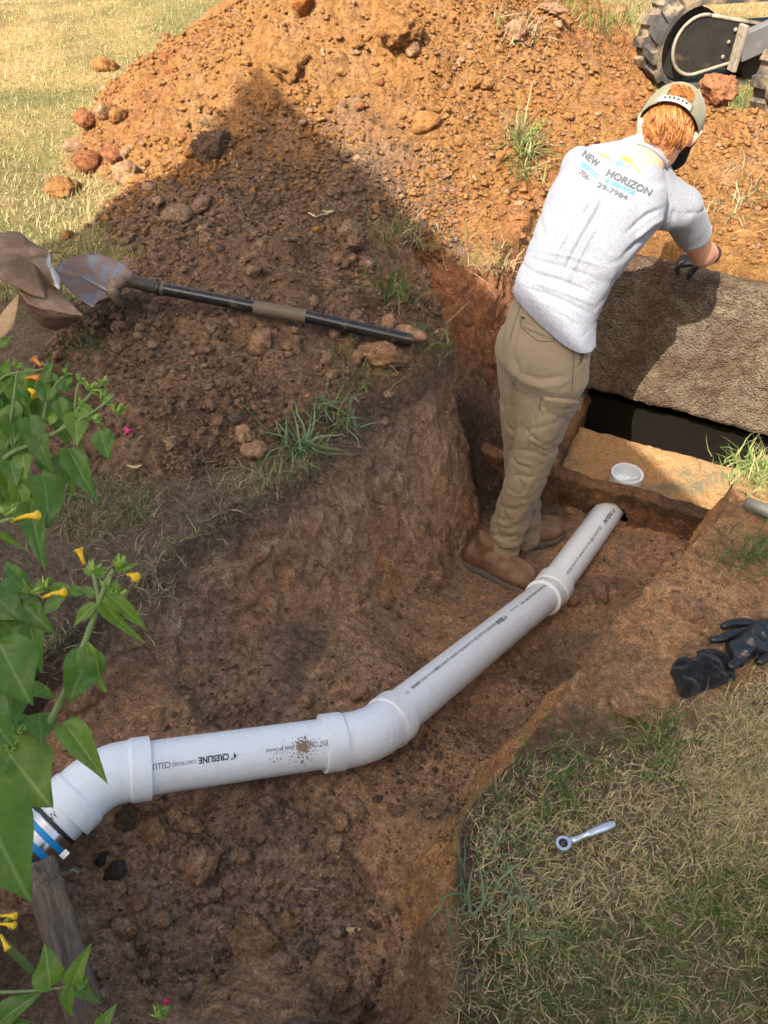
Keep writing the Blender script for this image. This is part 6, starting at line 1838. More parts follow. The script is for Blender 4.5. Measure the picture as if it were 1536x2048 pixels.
# roots
M_ROOT = simple('pale_root', (0.42, 0.36, 0.26), 0.8, var=0.2, bump=0.4, bscale=100)
def root(name, label, pts, r0, r1, m, offD=0.0):
    P3 = [ground_hit(u, v) + Vector((0, 0, h)) for u, v, h in pts]
    sm = []
    for i in range(len(P3) - 1):
        for k in range(6): sm.append(P3[i].lerp(P3[i+1], k / 6) + Vector((random.gauss(0, r0 * .35), random.gauss(0, r0 * .35), random.gauss(0, r0 * .35))))
    sm.append(P3[-1])
    v, f = tube(sm, [r0 + (r1 - r0) * i / (len(sm) - 1) for i in range(len(sm))], 8)
    return tag(link(name, mesh_np(name, v, f), m), label, 'root')
root('root', 'pale knobbly root poking out beside the weathered board', [(108, 1748, .0), (122, 1750, .012), (136, 1752, .010), (146, 1746, .014), (160, 1749, .010)], 0.0045, 0.0035, M_ROOT)
M_ROOTB = simple('brown_root', (0.24, 0.15, 0.09), 0.85, var=0.25)
root('root', 'brown forked rootlet sticking out of the right bank wall', [(1292, 1185, .0), (1265, 1182, .03), (1240, 1195, .03), (1215, 1203, .02)], 0.0022, 0.0010, M_ROOTB)
root('root', 'thin rootlet below the forked one on the right bank wall', [(1290, 1190, .0), (1262, 1192, .03), (1240, 1208, .03), (1228, 1222, .02)], 0.0018, 0.0008, M_ROOTB)
root('root', 'pale twig lying at the rim between the heap and the mound', [(618, 436, .02), (632, 444, .02), (650, 440, .02), (668, 432, .02)], 0.0035, 0.0018, M_ROOT)
root('root', 'thin white rootlet beside the near trench lump of clay', [(434, 1722, .01), (430, 1735, .01), (432, 1748, .01)], 0.0018, 0.0012, M_ROOT)
root('root', 'thin dark twig on the near trench floor', [(586, 1775, .008), (610, 1782, .01), (638, 1784, .01)], 0.0030, 0.0022, M_ROOTB)
root('root', 'dry bent straw reaching over the trench by the worker', [(870, 690, .05), (905, 672, .09), (935, 655, .12), (945, 660, .10)], 0.0018, 0.0009, M_ROOT)
# dropped petals and leaves
M_PINK = simple('magenta_petal', (0.50, 0.02, 0.14), 0.5)
p = ground_hit(333, 2006); v, f = ellipsoid(p + Vector((0, 0, .006)), Vector((.0075, 0, 0)), Vector((0, .005, 0)), Vector((0, .001, .006)), 10)
tag(link('petal', mesh_np('petal', v, f), M_PINK), 'magenta petal lying on the earth at the bottom edge', 'petal')
p = PD(257, 866, 1.30); 
M_DLEAF = simple('dry_leaf', (0.38, 0.30, 0.13), 0.7)
for (u, v_, lb) in ((700, 1862, 'narrow dry leaf on the trench floor, nearest us'), (655, 425, 'curled brown leaf at the rim between heap and mound'), (270, 935, 'grey-brown dead leaf standing on the left bank by the flower stems')):
    p = ground_hit(u, v_) + Vector((0, 0, 0.006)); s_ = 0.022
    V = [p + Vector((math.cos(a) * s_ * (1 if True else 1), math.sin(a) * s_ * 0.30, 0.004 * math.cos(2 * a))) for a in [k * math.pi / 8 for k in range(16)]]
    tag(link('fallen_leaf', mesh_np('fallen_leaf', V + [p], [(k, (k + 1) % 16, 16) for k in range(16)]), M_DLEAF), lb, 'leaf')

# ------------------------------------------------------------------ ratchet in the grass
M_CHROME = simple('chrome', (0.62, 0.70, 0.78), 0.28, 0.85, 0.05, 40, bump=0.05, bscale=80)
M_DKSTEEL = simple('dark_steel', (0.05, 0.05, 0.055), 0.4, 0.7, 0.2, 40)
def gh(u, v, h): 
    q = ground_hit(u, v); return q + Vector((0, 0, h))
ra_ = gh(1122, 1698, 0.022); rb_ = gh(1224, 1660, 0.030)
dr = (rb_ - ra_).normalized(); sr = dr.cross(Vector((0, 0, 1))).normalized(); ur = sr.cross(dr)
if ur.z < 0: ur = -ur
LR = (rb_ - ra_).length
rat = empty('ratchet_wrench', ra_, 'small chrome ratchet wrench with a socket lying in the grass', 'wrench')
hs = [(0.16, .0075, .004), (0.22, .0055, .0045), (0.34, .0045, .0045), (0.46, .0055, .005), (0.48, .0075, .0065), (0.50, .0055, .005), (0.53, .0075, .0065), (0.56, .006, .0055), (0.60, .0070, .006), (0.80, .0078, .0065), (0.92, .0068, .006), (0.99, .0045, .004), (1.0, .001, .001)]
v, f = loft([(ra_ + dr * LR * t, sr * a, ur * b, 1) for t, a, b in hs], 18); child('handle', mesh_np('handle', v, f), M_CHROME, rat)
V = []; Fs = []; N_ = 36
for (zz, ro_, ri_) in ((-.006, .0130, .0085), (-.005, .0138, .0078), (.005, .0138, .0078), (.006, .0130, .0085)):
    for k in range(N_):
        a = 2 * math.pi * k / N_; k_ = 1 + 0.18 * max(0, math.cos(a)) ** 3
        V.append(ra_ + (dr * math.cos(a) * k_ + sr * math.sin(a)) * ro_ + ur * zz)
    for k in range(N_):
        a = 2 * math.pi * k / N_; V.append(ra_ + (dr * math.cos(a) + sr * math.sin(a)) * ri_ + ur * zz)
for l_ in range(3):
    for k in range(N_):
        k2 = (k + 1) % N_; A = l_ * 2 * N_; B_ = (l_ + 1) * 2 * N_
        Fs.append((A + k, A + k2, B_ + k2, B_ + k)); Fs.append((A + N_ + k2, A + N_ + k, B_ + N_ + k, B_ + N_ + k2))
T_ = 3 * 2 * N_
for k in range(N_):
    k2 = (k + 1) % N_; Fs.append((T_ + k, T_ + k2, T_ + N_ + k2, T_ + N_ + k)); Fs.append((k2, k, N_ + k, N_ + k2))
child('head', sharp(mesh_np('head', V, Fs), 50), M_CHROME, rat)
v, f = tube([ra_ - ur * .005, ra_ + ur * .0045], .0079, 20); child('gear', mesh_np('gear', v, f), M_DKSTEEL, rat)
v, f = tube([ra_ + ur * .004, ra_ + ur * .0040, ra_ + ur * .020, ra_ + ur * .020, ra_ + ur * .012], [.0065, .0072, .0072, .0050, .0048], 20, cap=False); child('socket', sharp(mesh_np('socket', v, f)), M_DKSTEEL, rat)
v, f = tube([ra_ + ur * .012, ra_ + ur * .0121], .005, 12); child('socket_floor', mesh_np('socket_floor', v, f), M_DKSTEEL, rat)

# ------------------------------------------------------------------ grey pipe stub at the right
M_GREYP = simple('grey_plastic', (0.115, 0.115, 0.10), 0.6, var=0.15, dirt=(0.18, 0.12, 0.08), dscale=12, damt=(0.55, 0.8))
pa_ = PD(1489, 1005, 2.03); pb_ = PD(1600, 1045, 1.96); tt = (pb_ - pa_).normalized()
v, f = tube([pa_ - tt * 0.0, pa_ + tt * 0.004, pa_ + tt * 0.02, pb_], [.012, .0165, .0175, .0185], 24)
tag(link('grey_pipe', mesh_np('grey_pipe', v, f), M_GREYP), 'end of a grey plastic pipe poking from the grass on the right bank', 'pipe')

# ------------------------------------------------------------------ black gloves and cloth on the right bank
M_CLOTH = fabric('black_cloth', (0.009, 0.010, 0.012), 0.3, 14)
M_RUBBER = simple('black_glove_rubber', (0.012, 0.015, 0.020), 0.30, var=0.3, bump=0.35, bscale=30, bdist=0.004)
def crumple(outline_px, h, name, m, root_, seed, folds_=9, up=0.0, nn=30):
    """a limp heap of cloth with real thickness: the outline lies on the ground, the middle is puffed and creased"""
    pts = [ground_hit(u, v) for u, v in outline_px]
    c_ = sum(pts, Vector()) / len(pts); dense = []
    for i in range(len(pts)):
        a, b = pts[i], pts[(i+1) % len(pts)]
        for k in range(6): dense.append(a.lerp(b, k / 6))
    V = []; Fs = []; m_ = len(dense)
    for lay in (1, -1):
        for j in range(nn + 1):
            s = j / nn
            for p_ in dense:
                q = c_.lerp(p_, s)
                prof_ = (1 - s ** 5) ** 0.5
                n1 = abs(float(vn2(np.array([q.x * 17 + seed]), np.array([q.y * 11]), seed)[0])); n2 = float(fbm2(np.array([q.x]), np.array([q.y]), 32, 3, seed + 1)[0])
                z = h * prof_ * (0.42 + 0.85 * n1 + 0.45 * n2) if lay == 1 else -0.006 * prof_
                V.append(q + Vector((0, 0, up + z + 0.006)))
    for l_ in range(2):
        B_ = l_ * (nn + 1) * m_
        for j in range(nn):
            for k in range(m_):
                a = B_ + j * m_; b = a + m_; Fs.append((a+k, b+k, b+(k+1) % m_, a+(k+1) % m_))
    return child(name, mesh_np(name, V, Fs), m, root_)
gl = empty('work_gloves', ground_hit(1440, 1330), 'black rubber glove and crumpled black cloth glove dropped on the right bank', 'gloves')
crumple([(1338, 1348), (1345, 1330), (1352, 1322), (1385, 1310), (1430, 1302), (1452, 1312), (1468, 1340), (1470, 1362), (1440, 1375), (1400, 1388), (1372, 1400), (1358, 1396), (1350, 1372)], 0.034, 'cloth_glove', M_CLOTH, gl, 31)
rg = crumple([(1445, 1300), (1470, 1285), (1490, 1265), (1510, 1256), (1560, 1258), (1600, 1280), (1590, 1320), (1540, 1325), (1500, 1322), (1478, 1345), (1462, 1336), (1452, 1318)], 0.03, 'rubber_glove', M_RUBBER, gl, 37, up=0.012)
for pts in ([(1490, 1275), (1460, 1282), (1436, 1290), (1420, 1292)], [(1500, 1262), (1475, 1258), (1455, 1260), (1442, 1265)], [(1480, 1320), (1468, 1334), (1455, 1345)], [(1530, 1318), (1522, 1328), (1512, 1336)]):
    q = [ground_hit(u, v) + Vector((0, 0, 0.024)) for u, v in pts]
    v, f = capsule(q, [0.012, 0.0115, 0.010, 0.009][:len(q)], 14)
    v = [Vector(p_) for p_ in v]
    child('finger', mesh_np('finger', v, f), M_RUBBER, rg)

# ------------------------------------------------------------------ digger at the top right
M_TRACK = simple('track_rubber', (0.05, 0.048, 0.046), 0.8, var=0.25, vscale=10, bump=0.4, bscale=40, dirt=(0.36, 0.26, 0.15), dscale=6, damt=(0.48, 0.66))
M_FRAME = simple('frame_black', (0.022, 0.020, 0.018), 0.6, var=0.3, vscale=12, bump=0.2, bscale=40, dirt=(0.20, 0.13, 0.08), dscale=9, damt=(0.60, 0.85))
M_BEAM = simple('grey_beam', (0.14, 0.14, 0.145), 0.45, var=0.12, vscale=12, dirt=(0.25, 0.2, 0.15), dscale=12, damt=(0.62, 0.8))
M_RIM = simple('worn_rim', (0.27, 0.24, 0.19), 0.55, var=0.2, dirt=(0.12, 0.09, 0.07), dscale=12)
dig = empty('excavator', P(1410, 170, 0), 'small tracked digger standing on the lawn beyond the heap, rubber tracks caked in mud', 'excavator')
gdir = Vector((math.cos(R(13)), math.sin(R(13)), 0)); wdir = Vector((-math.sin(R(13)), math.cos(R(13)), 0)); upv = Vector((0, 0, 1))
def belt(org, Rr, Ln, W, name_):
    """rubber track: idler centre org (near face), radius Rr, run Ln, width W away from the viewer"""
    path = []
    for k in range(19):
        a = math.pi * 1.5 - math.pi * k / 18
        path.append((math.cos(a) * Rr, math.sin(a) * Rr))
    top_n = 26
    for k in range(1, top_n + 1): path.append((Ln * k / top_n, Rr))
    for k in range(1, 19):
        a = math.pi / 2 - math.pi * k / 18
        path.append((Ln + math.cos(a) * Rr, math.sin(a) * Rr))
    for k in range(1, top_n): path.append((Ln - Ln * k / top_n, -Rr))
    n_ = len(path); V = []; Fs = []; T = 0.028
    nr_ = []
    for i in range(n_):
        a, b = path[i-1], path[(i+1) % n_]; tx, ty = b[0]-a[0], b[1]-a[1]; l = math.hypot(tx, ty); nr_.append((-ty / l, tx / l))
    for i, (x, y) in enumerate(path):
        nx_, ny_ = nr_[i]
        for (dw, dr_) in ((0, 0), (W, 0), (W, -T), (0, -T)):
            V.append(org + gdir * (x + nx_ * dr_) + upv * (y + ny_ * dr_) + wdir * dw)
    for i in range(n_):
        j = (i + 1) % n_
        for k in range(4): Fs.append((i*4+k, i*4+(k+1) % 4, j*4+(k+1) % 4, j*4+k))
    bo = child('rubber_track', sharp(mesh_np('rubber_track', V, Fs), 40), M_TRACK, dig)
    # chunky staggered lugs
    per = [0]
    for i in range(n_): 
        a, b = path[i], path[(i+1) % n_]; per.append(per[-1] + math.hypot(b[0]-a[0], b[1]-a[1]))
    tot = per[-1]; nl = int(tot / 0.105)
    def at(s):
        s %= tot; i = int(np.searchsorted(per, s, side='right') - 1); i = min(i, n_ - 1)
        f_ = (s - per[i]) / (per[i+1] - per[i]); a, b = path[i], path[(i+1) % n_]; na, nb = nr_[i], nr_[(i+1) % n_]
        return (a[0]+(b[0]-a[0])*f_, a[1]+(b[1]-a[1])*f_), (na[0]+(nb[0]-na[0])*f_, na[1]+(nb[1]-na[1])*f_)
    for k in range(nl):
        for side_, w0_, w1_, sh_ in ((0, 0.0, 0.50, 0.0), (1, 0.42, 1.0, 0.5)):
            s0_ = (k + sh_) * tot / nl; V = []
            for lvl, sc_, hh in ((0, 1.0, -0.004), (1, 0.80, 0.024), (2, 0.70, 0.028)):
                for (ds, ww) in ((-0.036, w0_), (0.036, w0_), (0.036 * .8, w1_), (-0.036 * .8, w1_)):
                    sk = 0.022 * (1 if side_ == 0 else -1) * (ww - w0_) / (w1_ - w0_)
                    (x, y), (nx_, ny_) = at(s0_ + ds * sc_ + sk)
                    wm = (w0_ + w1_) / 2; wv = wm + (ww - wm) * (0.96 if lvl == 0 else 0.9)
                    V.append(org + gdir * (x + nx_ * hh) + upv * (y + ny_ * hh) + wdir * (W * wv))
            Fs = [(3, 2, 1, 0), (8, 9, 10, 11)]
            for l_ in (0, 4):
                for q in range(4): Fs.append((l_+q, l_+(q+1) % 4, l_+4+(q+1) % 4, l_+4+q))
            lo = child('tread_lug', mesh_np('tread_lug', V, Fs, False), M_TRACK, bo)
    return bo
def fill_track(org, Rr, Ln, W):
    # idler guard: rounded plate with a worn rim
    cx = 0.0; rr = Rr * 0.66
    outl = [(math.cos(a) * rr, math.sin(a) * rr) for a in [math.pi * (0.42 + 1.12 * k / 22) for k in range(23)]]
    outl += [(Rr * 1.45, -rr * 0.55), (Rr * 1.80, rr * 0.55)]
    pts = [org + gdir * (x + Rr * 0.12) + upv * y + wdir * 0.02 for x, y in outl]
    n_ = len(pts); V = pts + [p_ + wdir * 0.03 for p_ in pts]
    Fs = [tuple(range(n_)), tuple(reversed(range(n_, 2 * n_)))] + [(k, n_ + k, n_ + (k+1) % n_, (k+1) % n_) for k in range(n_)]
    child('idler_guard', mesh_np('idler_guard', V, Fs, False), M_FRAME, dig)
    v, f = tube(pts + [pts[0]], 0.010, 8); child('guard_rim', mesh_np('guard_rim', v, f), M_RIM, dig)
    for (x, y) in ((Rr * 1.05, rr * 0.45), (Rr * 0.95, rr * 0.05), (Rr * 0.9, -rr * 0.45)):
        v, f = ellipsoid(org + gdir * x + upv * y + wdir * 0.015, gdir * .012, upv * .012, wdir * .008, 8); child('bolt', mesh_np('bolt', v, f), M_RIM, dig)
    v, f = tube([org + wdir * (W * 0.25), org + wdir * (W * 0.75)], Rr * 0.80, 32); child('idler_wheel', mesh_np('idler_wheel', v, f, False), M_FRAME, dig)
    for k in range(4):
        c_ = org + gdir * (Rr * 1.9 + k * Ln * 0.2) - upv * Rr * 0.62
        v, f = tube([c_ + wdir * 0.03, c_ + wdir * (W - 0.03)], Rr * 0.28, 20); child('track_roller', mesh_np('track_roller', v, f, False), M_FRAME, dig)
    # track frame beam
    v = boxv(org + gdir * (Ln * 0.55) + wdir * (W * 0.5) - upv * Rr * 0.02, gdir * (Ln * 0.42), wdir * (W * 0.26), upv * Rr * 0.36)
    child('track_frame', mesh_np('track_frame', *v, smooth=False), M_FRAME, dig)
o1 = PD(1408, 96, 4.75); o1.z = 0.245
o1 = Vector((1.82, 5.12, 0.235))
belt(o1, 0.235, 1.5, 0.27, 'a'); fill_track(o1, 0.235, 1.5, 0.27)
o2 = Vector((2.13, 4.02, 0.32))
belt(o2, 0.235, 1.5, 0.27, 'b'); fill_track(o2, 0.235, 1.5, 0.27)
# blade arm running from the frame up to the right, seen between the tracks
a0 = o1 + gdir * 0.26 + upv * -0.01 - wdir * 0.05; a1 = o1 + gdir * 0.95 + upv * 0.23 - wdir * 0.05
ax_ = (a1 - a0).normalized(); az_ = ax_.cross(wdir).normalized()
v = boxv((a0 + a1) / 2, ax_ * ((a1 - a0).length / 2), wdir * 0.03, az_ * 0.075); bevel_mod(child('blade_arm', mesh_np('blade_arm', *v, smooth=False), M_BEAM, dig), 0.006)
v = boxv(a0 - gdir * 0.01, gdir * 0.012, wdir * 0.035, upv * 0.12); bevel_mod(child('arm_bracket', mesh_np('arm_bracket', *v, smooth=False), M_RIM, dig), 0.004)
v = boxv((o1 + o2) / 2 + gdir * 0.95 + upv * 0.12, gdir * 0.45, wdir * 0.42, upv * 0.10); bevel_mod(child('undercarriage', mesh_np('undercarriage', *v, smooth=False), M_FRAME, dig), 0.02)
v, f = tube([(o1 + o2) / 2 + gdir * 0.95 + upv * 0.22, (o1 + o2) / 2 + gdir * 0.95 + upv * 0.34], 0.34, 40); child('slew_ring', mesh_np('slew_ring', v, f, False), M_FRAME, dig)
v = boxv((o1 + o2) / 2 + gdir * 1.15 + upv * 0.85, gdir * 0.72, wdir * 0.52, upv * 0.50); bevel_mod(child('engine_house', mesh_np('engine_house', *v, smooth=False), M_BEAM, dig), 0.06, 4)
# ------------------------------------------------------------------ flowering plants at the left
def leaf_mat(name, base, dark, tip):
    m, nt, b = nodes(name)
    tcn = nt.nodes.new('ShaderNodeTexCoord'); sep = nt.nodes.new('ShaderNodeSeparateXYZ'); nt.links.new(tcn.outputs['Object'], sep.inputs[0])
    ab = nt.nodes.new('ShaderNodeMath'); ab.operation = 'ABSOLUTE'; nt.links.new(sep.outputs[1], ab.inputs[0])
    n = noise_node(nt, 4, 5, 0.6); c = ramp(nt, n.outputs[0], [(0.3, dark), (0.7, base)])
    # side veins: pale lines fanning from the midrib
    ad = nt.nodes.new('ShaderNodeMath'); ad.operation = 'MULTIPLY_ADD'; ad.inputs[1].default_value = -0.9
    nt.links.new(ab.outputs[0], ad.inputs[0]); nt.links.new(sep.outputs[0], ad.inputs[2])
    fr_ = nt.nodes.new('ShaderNodeMath'); fr_.operation = 'MULTIPLY'; fr_.inputs[1].default_value = 6.5; nt.links.new(ad.outputs[0], fr_.inputs[0])
    fc = nt.nodes.new('ShaderNodeMath'); fc.operation = 'PINGPONG'; fc.inputs[1].default_value = 0.5; nt.links.new(fr_.outputs[0], fc.inputs[0])
    vf = ramp(nt, fc.outputs[0], [(0.0, 0.35), (0.05, 0.0)])
    c = mix_rgb(nt, vf, c, tip)
    bl = noise_node(nt, 2.2, 6, 0.75); c = mix_rgb(nt, ramp(nt, bl.outputs[0], [(0.56, 0.0), (0.75, 0.55)]), c, (0.24, 0.25, 0.05))
    mf = ramp(nt, ab.outputs[0], [(0.010, 1.0), (0.022, 0.0)])
    c = mix_rgb(nt, mf, c, tip)
    nt.links.new(c, b.inputs['Base Color']); b.inputs['Roughness'].default_value = 0.42; b.inputs['Specular IOR Level'].default_value = 0.4
    add_bump(nt, b, [(fc.outputs[0], 0.12, 0.004)])
    out = nt.nodes['Material Output']; tr = nt.nodes.new('ShaderNodeBsdfTranslucent'); mx = nt.nodes.new('ShaderNodeMixShader'); mx.inputs[0].default_value = 0.35
    c2 = mix_rgb(nt, 1.0, c, (1.5, 1.6, 0.7), 'MULTIPLY'); nt.links.new(c2, tr.inputs[0])
    nt.links.new(b.outputs[0], mx.inputs[1]); nt.links.new(tr.outputs[0], mx.inputs[2]); nt.links.new(mx.outputs[0], out.inputs[0])
    return m
M_LEAF = leaf_mat('leaf_green', (0.105, 0.215, 0.040), (0.070, 0.160, 0.030), (0.16, 0.27, 0.085))
M_LEAFL = leaf_mat('leaf_young', (0.16, 0.29, 0.045), (0.11, 0.22, 0.036), (0.28, 0.38, 0.11))
M_STEM = simple('stem_green', (0.16, 0.23, 0.075), 0.5, var=0.15)
M_BUD = simple('bud_green', (0.24, 0.38, 0.065), 0.5, var=0.2)
M_YEL = simple('petal_yellow', (0.78, 0.50, 0.02), 0.5, var=0.15, vscale=80)
M_ORG = simple('petal_orange', (0.75, 0.24, 0.05), 0.5, var=0.15)
def leaf_mesh(name, seed, curl, fold, wav):
    """unit leaf: x 0..1 from stalk to tip, y across; heart-shaped base, drawn-out tip"""
    V = []; Fs = []; nx, ny = 22, 12
    r = random.Random(seed); ph = r.uniform(0, 6)
    for i in range(nx + 1):
        t = i / nx
        w_ = 0.40 * (math.sin(math.pi * min(1, t ** 0.62)) ** 0.85) * (1 - 0.32 * t) + 0.001
        for j in range(ny + 1):
            s = (j / ny) * 2 - 1
            back = -0.07 * abs(s) ** 1.5 * max(0, 1 - t * 5)
            x = t + back; y = s * w_
            z = -curl * t * t + fold * abs(y) - fold * 0.6 * y * y + wav * math.sin(t * 9 + ph + 2 * s) * abs(s) * 0.5
            V.append((x, y, z))
    for i in range(nx):
        for j in range(ny): a = i * (ny + 1) + j; Fs.append((a, a+1, a+ny+2, a+ny+1))
    return mesh_np(name, V, Fs)
LM = {}
for k in range(5):
    for mm in (M_LEAF, M_LEAFL):
        me = leaf_mesh('leaf', k, (0.20, 0.45, 0.30, 0.65, 0.10)[k], (0.35, 0.5, 0.2, 0.6, 0.15)[k], (0.09, 0.14, 0.18, 0.10, 0.12)[k]); me.materials.append(mm); LM[(k, mm.name)] = me
def add_leaf(plant, b, t, wr, shape, young=False, roll=0.0):
    """b, t: base and tip as (u, v, D); wr: width over length (the mesh is 0.6 wide)"""
    B_, T_ = PD(*b), PD(*t); d = T_ - B_; Ln = d.length; x = d.normalized()
    toC = (Vector((0, 0, H)) - (B_ + T_) / 2).normalized()
    z = (toC * 0.75 + Vector((0, 0, 1)) * 0.4 + Vector((-SUN.x, 0, 0)) * 0.0); z = (z - x * z.dot(x)).normalized()
    z = Matrix.Rotation(roll, 3, x) @ z; y = z.cross(x).normalized()
    me = LM[(shape, (M_LEAFL if young else M_LEAF).name)]
    o = bpy.data.objects.new('leaf', me); C.objects.link(o)
    m3 = Matrix((x * Ln, y * Ln * wr / 0.62, z * Ln)).transposed().to_4x4(); m3.translation = B_ - Vector(plant.location)
    o.parent = plant; o.matrix_local = m3
    return o
def stem(plant, pts, r0, r1, name='stem'):
    P3 = [PD(*q) if len(q) == 3 else Vector(q[1:]) for q in pts]; sm = []
    for i in range(len(P3) - 1):
        p0 = P3[max(0, i-1)]; p1 = P3[i]; p2 = P3[i+1]; p3 = P3[min(len(P3)-1, i+2)]
        for k in range(5):
            t = k / 5; sm.append(0.5 * ((2*p1) + (p2-p0)*t + (2*p0-5*p1+4*p2-p3)*t*t + (-p0+3*p1-3*p2+p3)*t*t*t))
    sm.append(P3[-1]); v, f = tube(sm, [r0 + (r1 - r0) * i / (len(sm) - 1) for i in range(len(sm))], 10)
    return child(name, mesh_np(name, v, f), M_STEM, plant)
def bud_cluster(plant, c, size_px, n, seed, up=(0.1, -1)):
    """a head of pointed green bracts and buds"""
    r = random.Random(seed); c0 = PD(*c); D = c[2]; s_ = size_px / F * D
    Rv = Vector((1, 0, 0)); Uv = Vector((0, sP, cP)); Nv = Vector((0, -cP, sP))
    ax = (Rv * up[0] - Uv * up[1]).normalized()
    for i in range(n):
        a = r.uniform(-1.25, 1.25); b = r.uniform(-0.9, 0.9)
        sd = ax.cross(Nv).normalized()
        d = (ax * math.cos(a) + sd * math.sin(a)) * math.cos(b) + Nv * math.sin(b)
        st = c0 + d * s_ * 0.08; L_ = s_ * r.uniform(0.35, 0.62)
        v, f = loft([(st, sd * s_ * .03, Nv * s_ * .03, 1), (st + d * L_ * .25, sd * s_ * .085, Nv * s_ * .07, 1), (st + d * L_ * .55, sd * s_ * .075, Nv * s_ * .06, 1), (st + d * L_ * .85, sd * s_ * .03, Nv * s_ * .025, 1), (st + d * L_, sd * s_ * .004, Nv * s_ * .004, 1)], 8)
        child('bud', mesh_np('bud', v, f), M_BUD, plant)
    for i in range(max(2, n // 3)):
        a = r.uniform(-1.6, 1.6); d = (ax * math.cos(a) + ax.cross(Nv) * math.sin(a))
        x = (d + Nv * r.uniform(-.2, .4)).normalized(); z = (Nv - x * Nv.dot(x)).normalized(); y = z.cross(x)
        me = LM[(r.randrange(5), M_LEAFL.name)]; o = bpy.data.objects.new('bract', me); C.objects.link(o)
        Ln = s_ * r.uniform(.5, .75); m3 = Matrix((x * Ln, y * Ln * .62, z * Ln)).transposed().to_4x4(); m3.translation = c0 - Vector(plant.location); o.parent = plant; o.matrix_local = m3
def trumpet(plant, a, b, r_, m):
    A, B_ = PD(*a), PD(*b); d = (B_ - A); md = (A + B_) / 2 + Vector((0, 0, 0.002))
    v, f = tube([A, A.lerp(md, .6), md, B_ - d * .18, B_ - d * .05, B_], [r_ * .35, r_ * .38, r_ * .45, r_ * .7, r_ * 1.05, r_ * .6], 12)
    child('flower', mesh_np('flower', v, f), m, plant)
rq = random.Random(17)
gA = 'four o\'clock plants along the left edge'
p1 = empty('flowering_plant', PD(-260, 1080, 1.45), 'leafy green plant at the left edge beside the mound, with orange and yellow trumpet flowers', 'plant', gA); p1.location.z = 0.0
base1 = Vector(p1.location)
D1 = 1.30
stem(p1, [(-120, 1060, 1.38), (0, 925, 1.30), (60, 890, 1.29), (120, 860, 1.28), (180, 790, 1.27), (215, 760, 1.26)], .0045, .0022)
stem(p1, [(95, 874, 1.285), (150, 845, 1.27), (200, 815, 1.26), (228, 790, 1.26)], .003, .002)
stem(p1, [(-40, 990, 1.36), (14, 895, 1.31), (22, 840, 1.29), (30, 780, 1.28), (36, 740, 1.27)], .0035, .002)
stem(p1, [(85, 850, 1.30), (95, 800, 1.29), (115, 765, 1.28), (130, 752, 1.28)], .0028, .0016)
stem(p1, [(150, 830, 1.28), (152, 790, 1.27), (158, 765, 1.27)], .0025, .0016)
stem(p1, [(-60, 860, 1.34), (0, 760, 1.30), (50, 745, 1.29), (95, 735, 1.29), (70, 722, 1.29)], .0026, .0012)
stem(p1, [('w', base1.x, base1.y, -0.02), ('w', base1.x + .1, base1.y - .02, .25), (-120, 1060, 1.38)], .006, .0045)
stem(p1, [('w', base1.x, base1.y, -0.02), ('w', base1.x + .05, base1.y + .03, .22), (-40, 990, 1.36)], .006, .0035)
L1 = [((85, 950, 1.29), (108, 1040, 1.25), .62, 2), ((140, 905, 1.28), (182, 985, 1.25), .42, 1), ((135, 900, 1.285), (150, 965, 1.25), .4, 3), ((150, 828, 1.27), (155, 885, 1.25), .60, 0), ((200, 862, 1.26), (216, 915, 1.25), .66, 2),
      ((15, 900, 1.31), (30, 962, 1.27), .66, 0), ((22, 828, 1.30), (32, 882, 1.27), .55, 2), ((45, 905, 1.30), (50, 965, 1.28), .5, 4), ((60, 835, 1.29), (72, 900, 1.26), .55, 1), ((80, 870, 1.285), (82, 930, 1.26), .55, 3),
      ((50, 830, 1.30), (40, 790, 1.30), .5, 2), ((100, 845, 1.28), (118, 815, 1.27), .45, 4), ((85, 785, 1.29), (98, 722, 1.28), .42, 0), ((95, 800, 1.28), (90, 735, 1.29), .5, 1), ((130, 780, 1.28), (136, 727, 1.28), .40, 2),
      ((5, 745, 1.30), (20, 720, 1.30), .6, 1), ((-20, 780, 1.32), (18, 755, 1.29), .55, 0), ((0, 690, 1.33), (22, 672, 1.31), .35, 4), ((-30, 760, 1.33), (-5, 830, 1.30), .6, 2), ((-5, 860, 1.32), (-25, 930, 1.29), .6, 3),
      ((60, 800, 1.30), (30, 775, 1.29), .5, 0), ((118, 800, 1.28), (135, 850, 1.26), .42, 1), ((72, 760, 1.30), (60, 800, 1.28), .5, 3), ((35, 970, 1.29), (52, 1020, 1.27), .55, 3), ((60, 1005, 1.28), (76, 1105, 1.22), .36, 1), ((-20, 980, 1.34), (5, 1010, 1.32), .4, 4),
      ((110, 760, 1.28), (70, 745, 1.30), .4, 2), ((165, 815, 1.27), (205, 850, 1.26), .32, 0), ((175, 840, 1.27), (130, 820, 1.27), .32, 4)]
for i, (b, t, w_, sh_) in enumerate(L1): add_leaf(p1, b, t, w_, sh_, young=(i % 4 == 3), roll=random.uniform(-.5, .5))
for k in range(34):
    u, v = rq.uniform(-50, 120), rq.uniform(740, 1010); Dq = rq.uniform(1.30, 1.40); a = rq.uniform(0.9, 2.2); l_ = rq.uniform(45, 85)
    add_leaf(p1, (u, v, Dq), (u + math.cos(a) * l_, v + math.sin(a) * l_, Dq - 0.02), rq.uniform(.42, .66), rq.randrange(5), young=rq.random() < .3, roll=rq.uniform(-.6, .6))
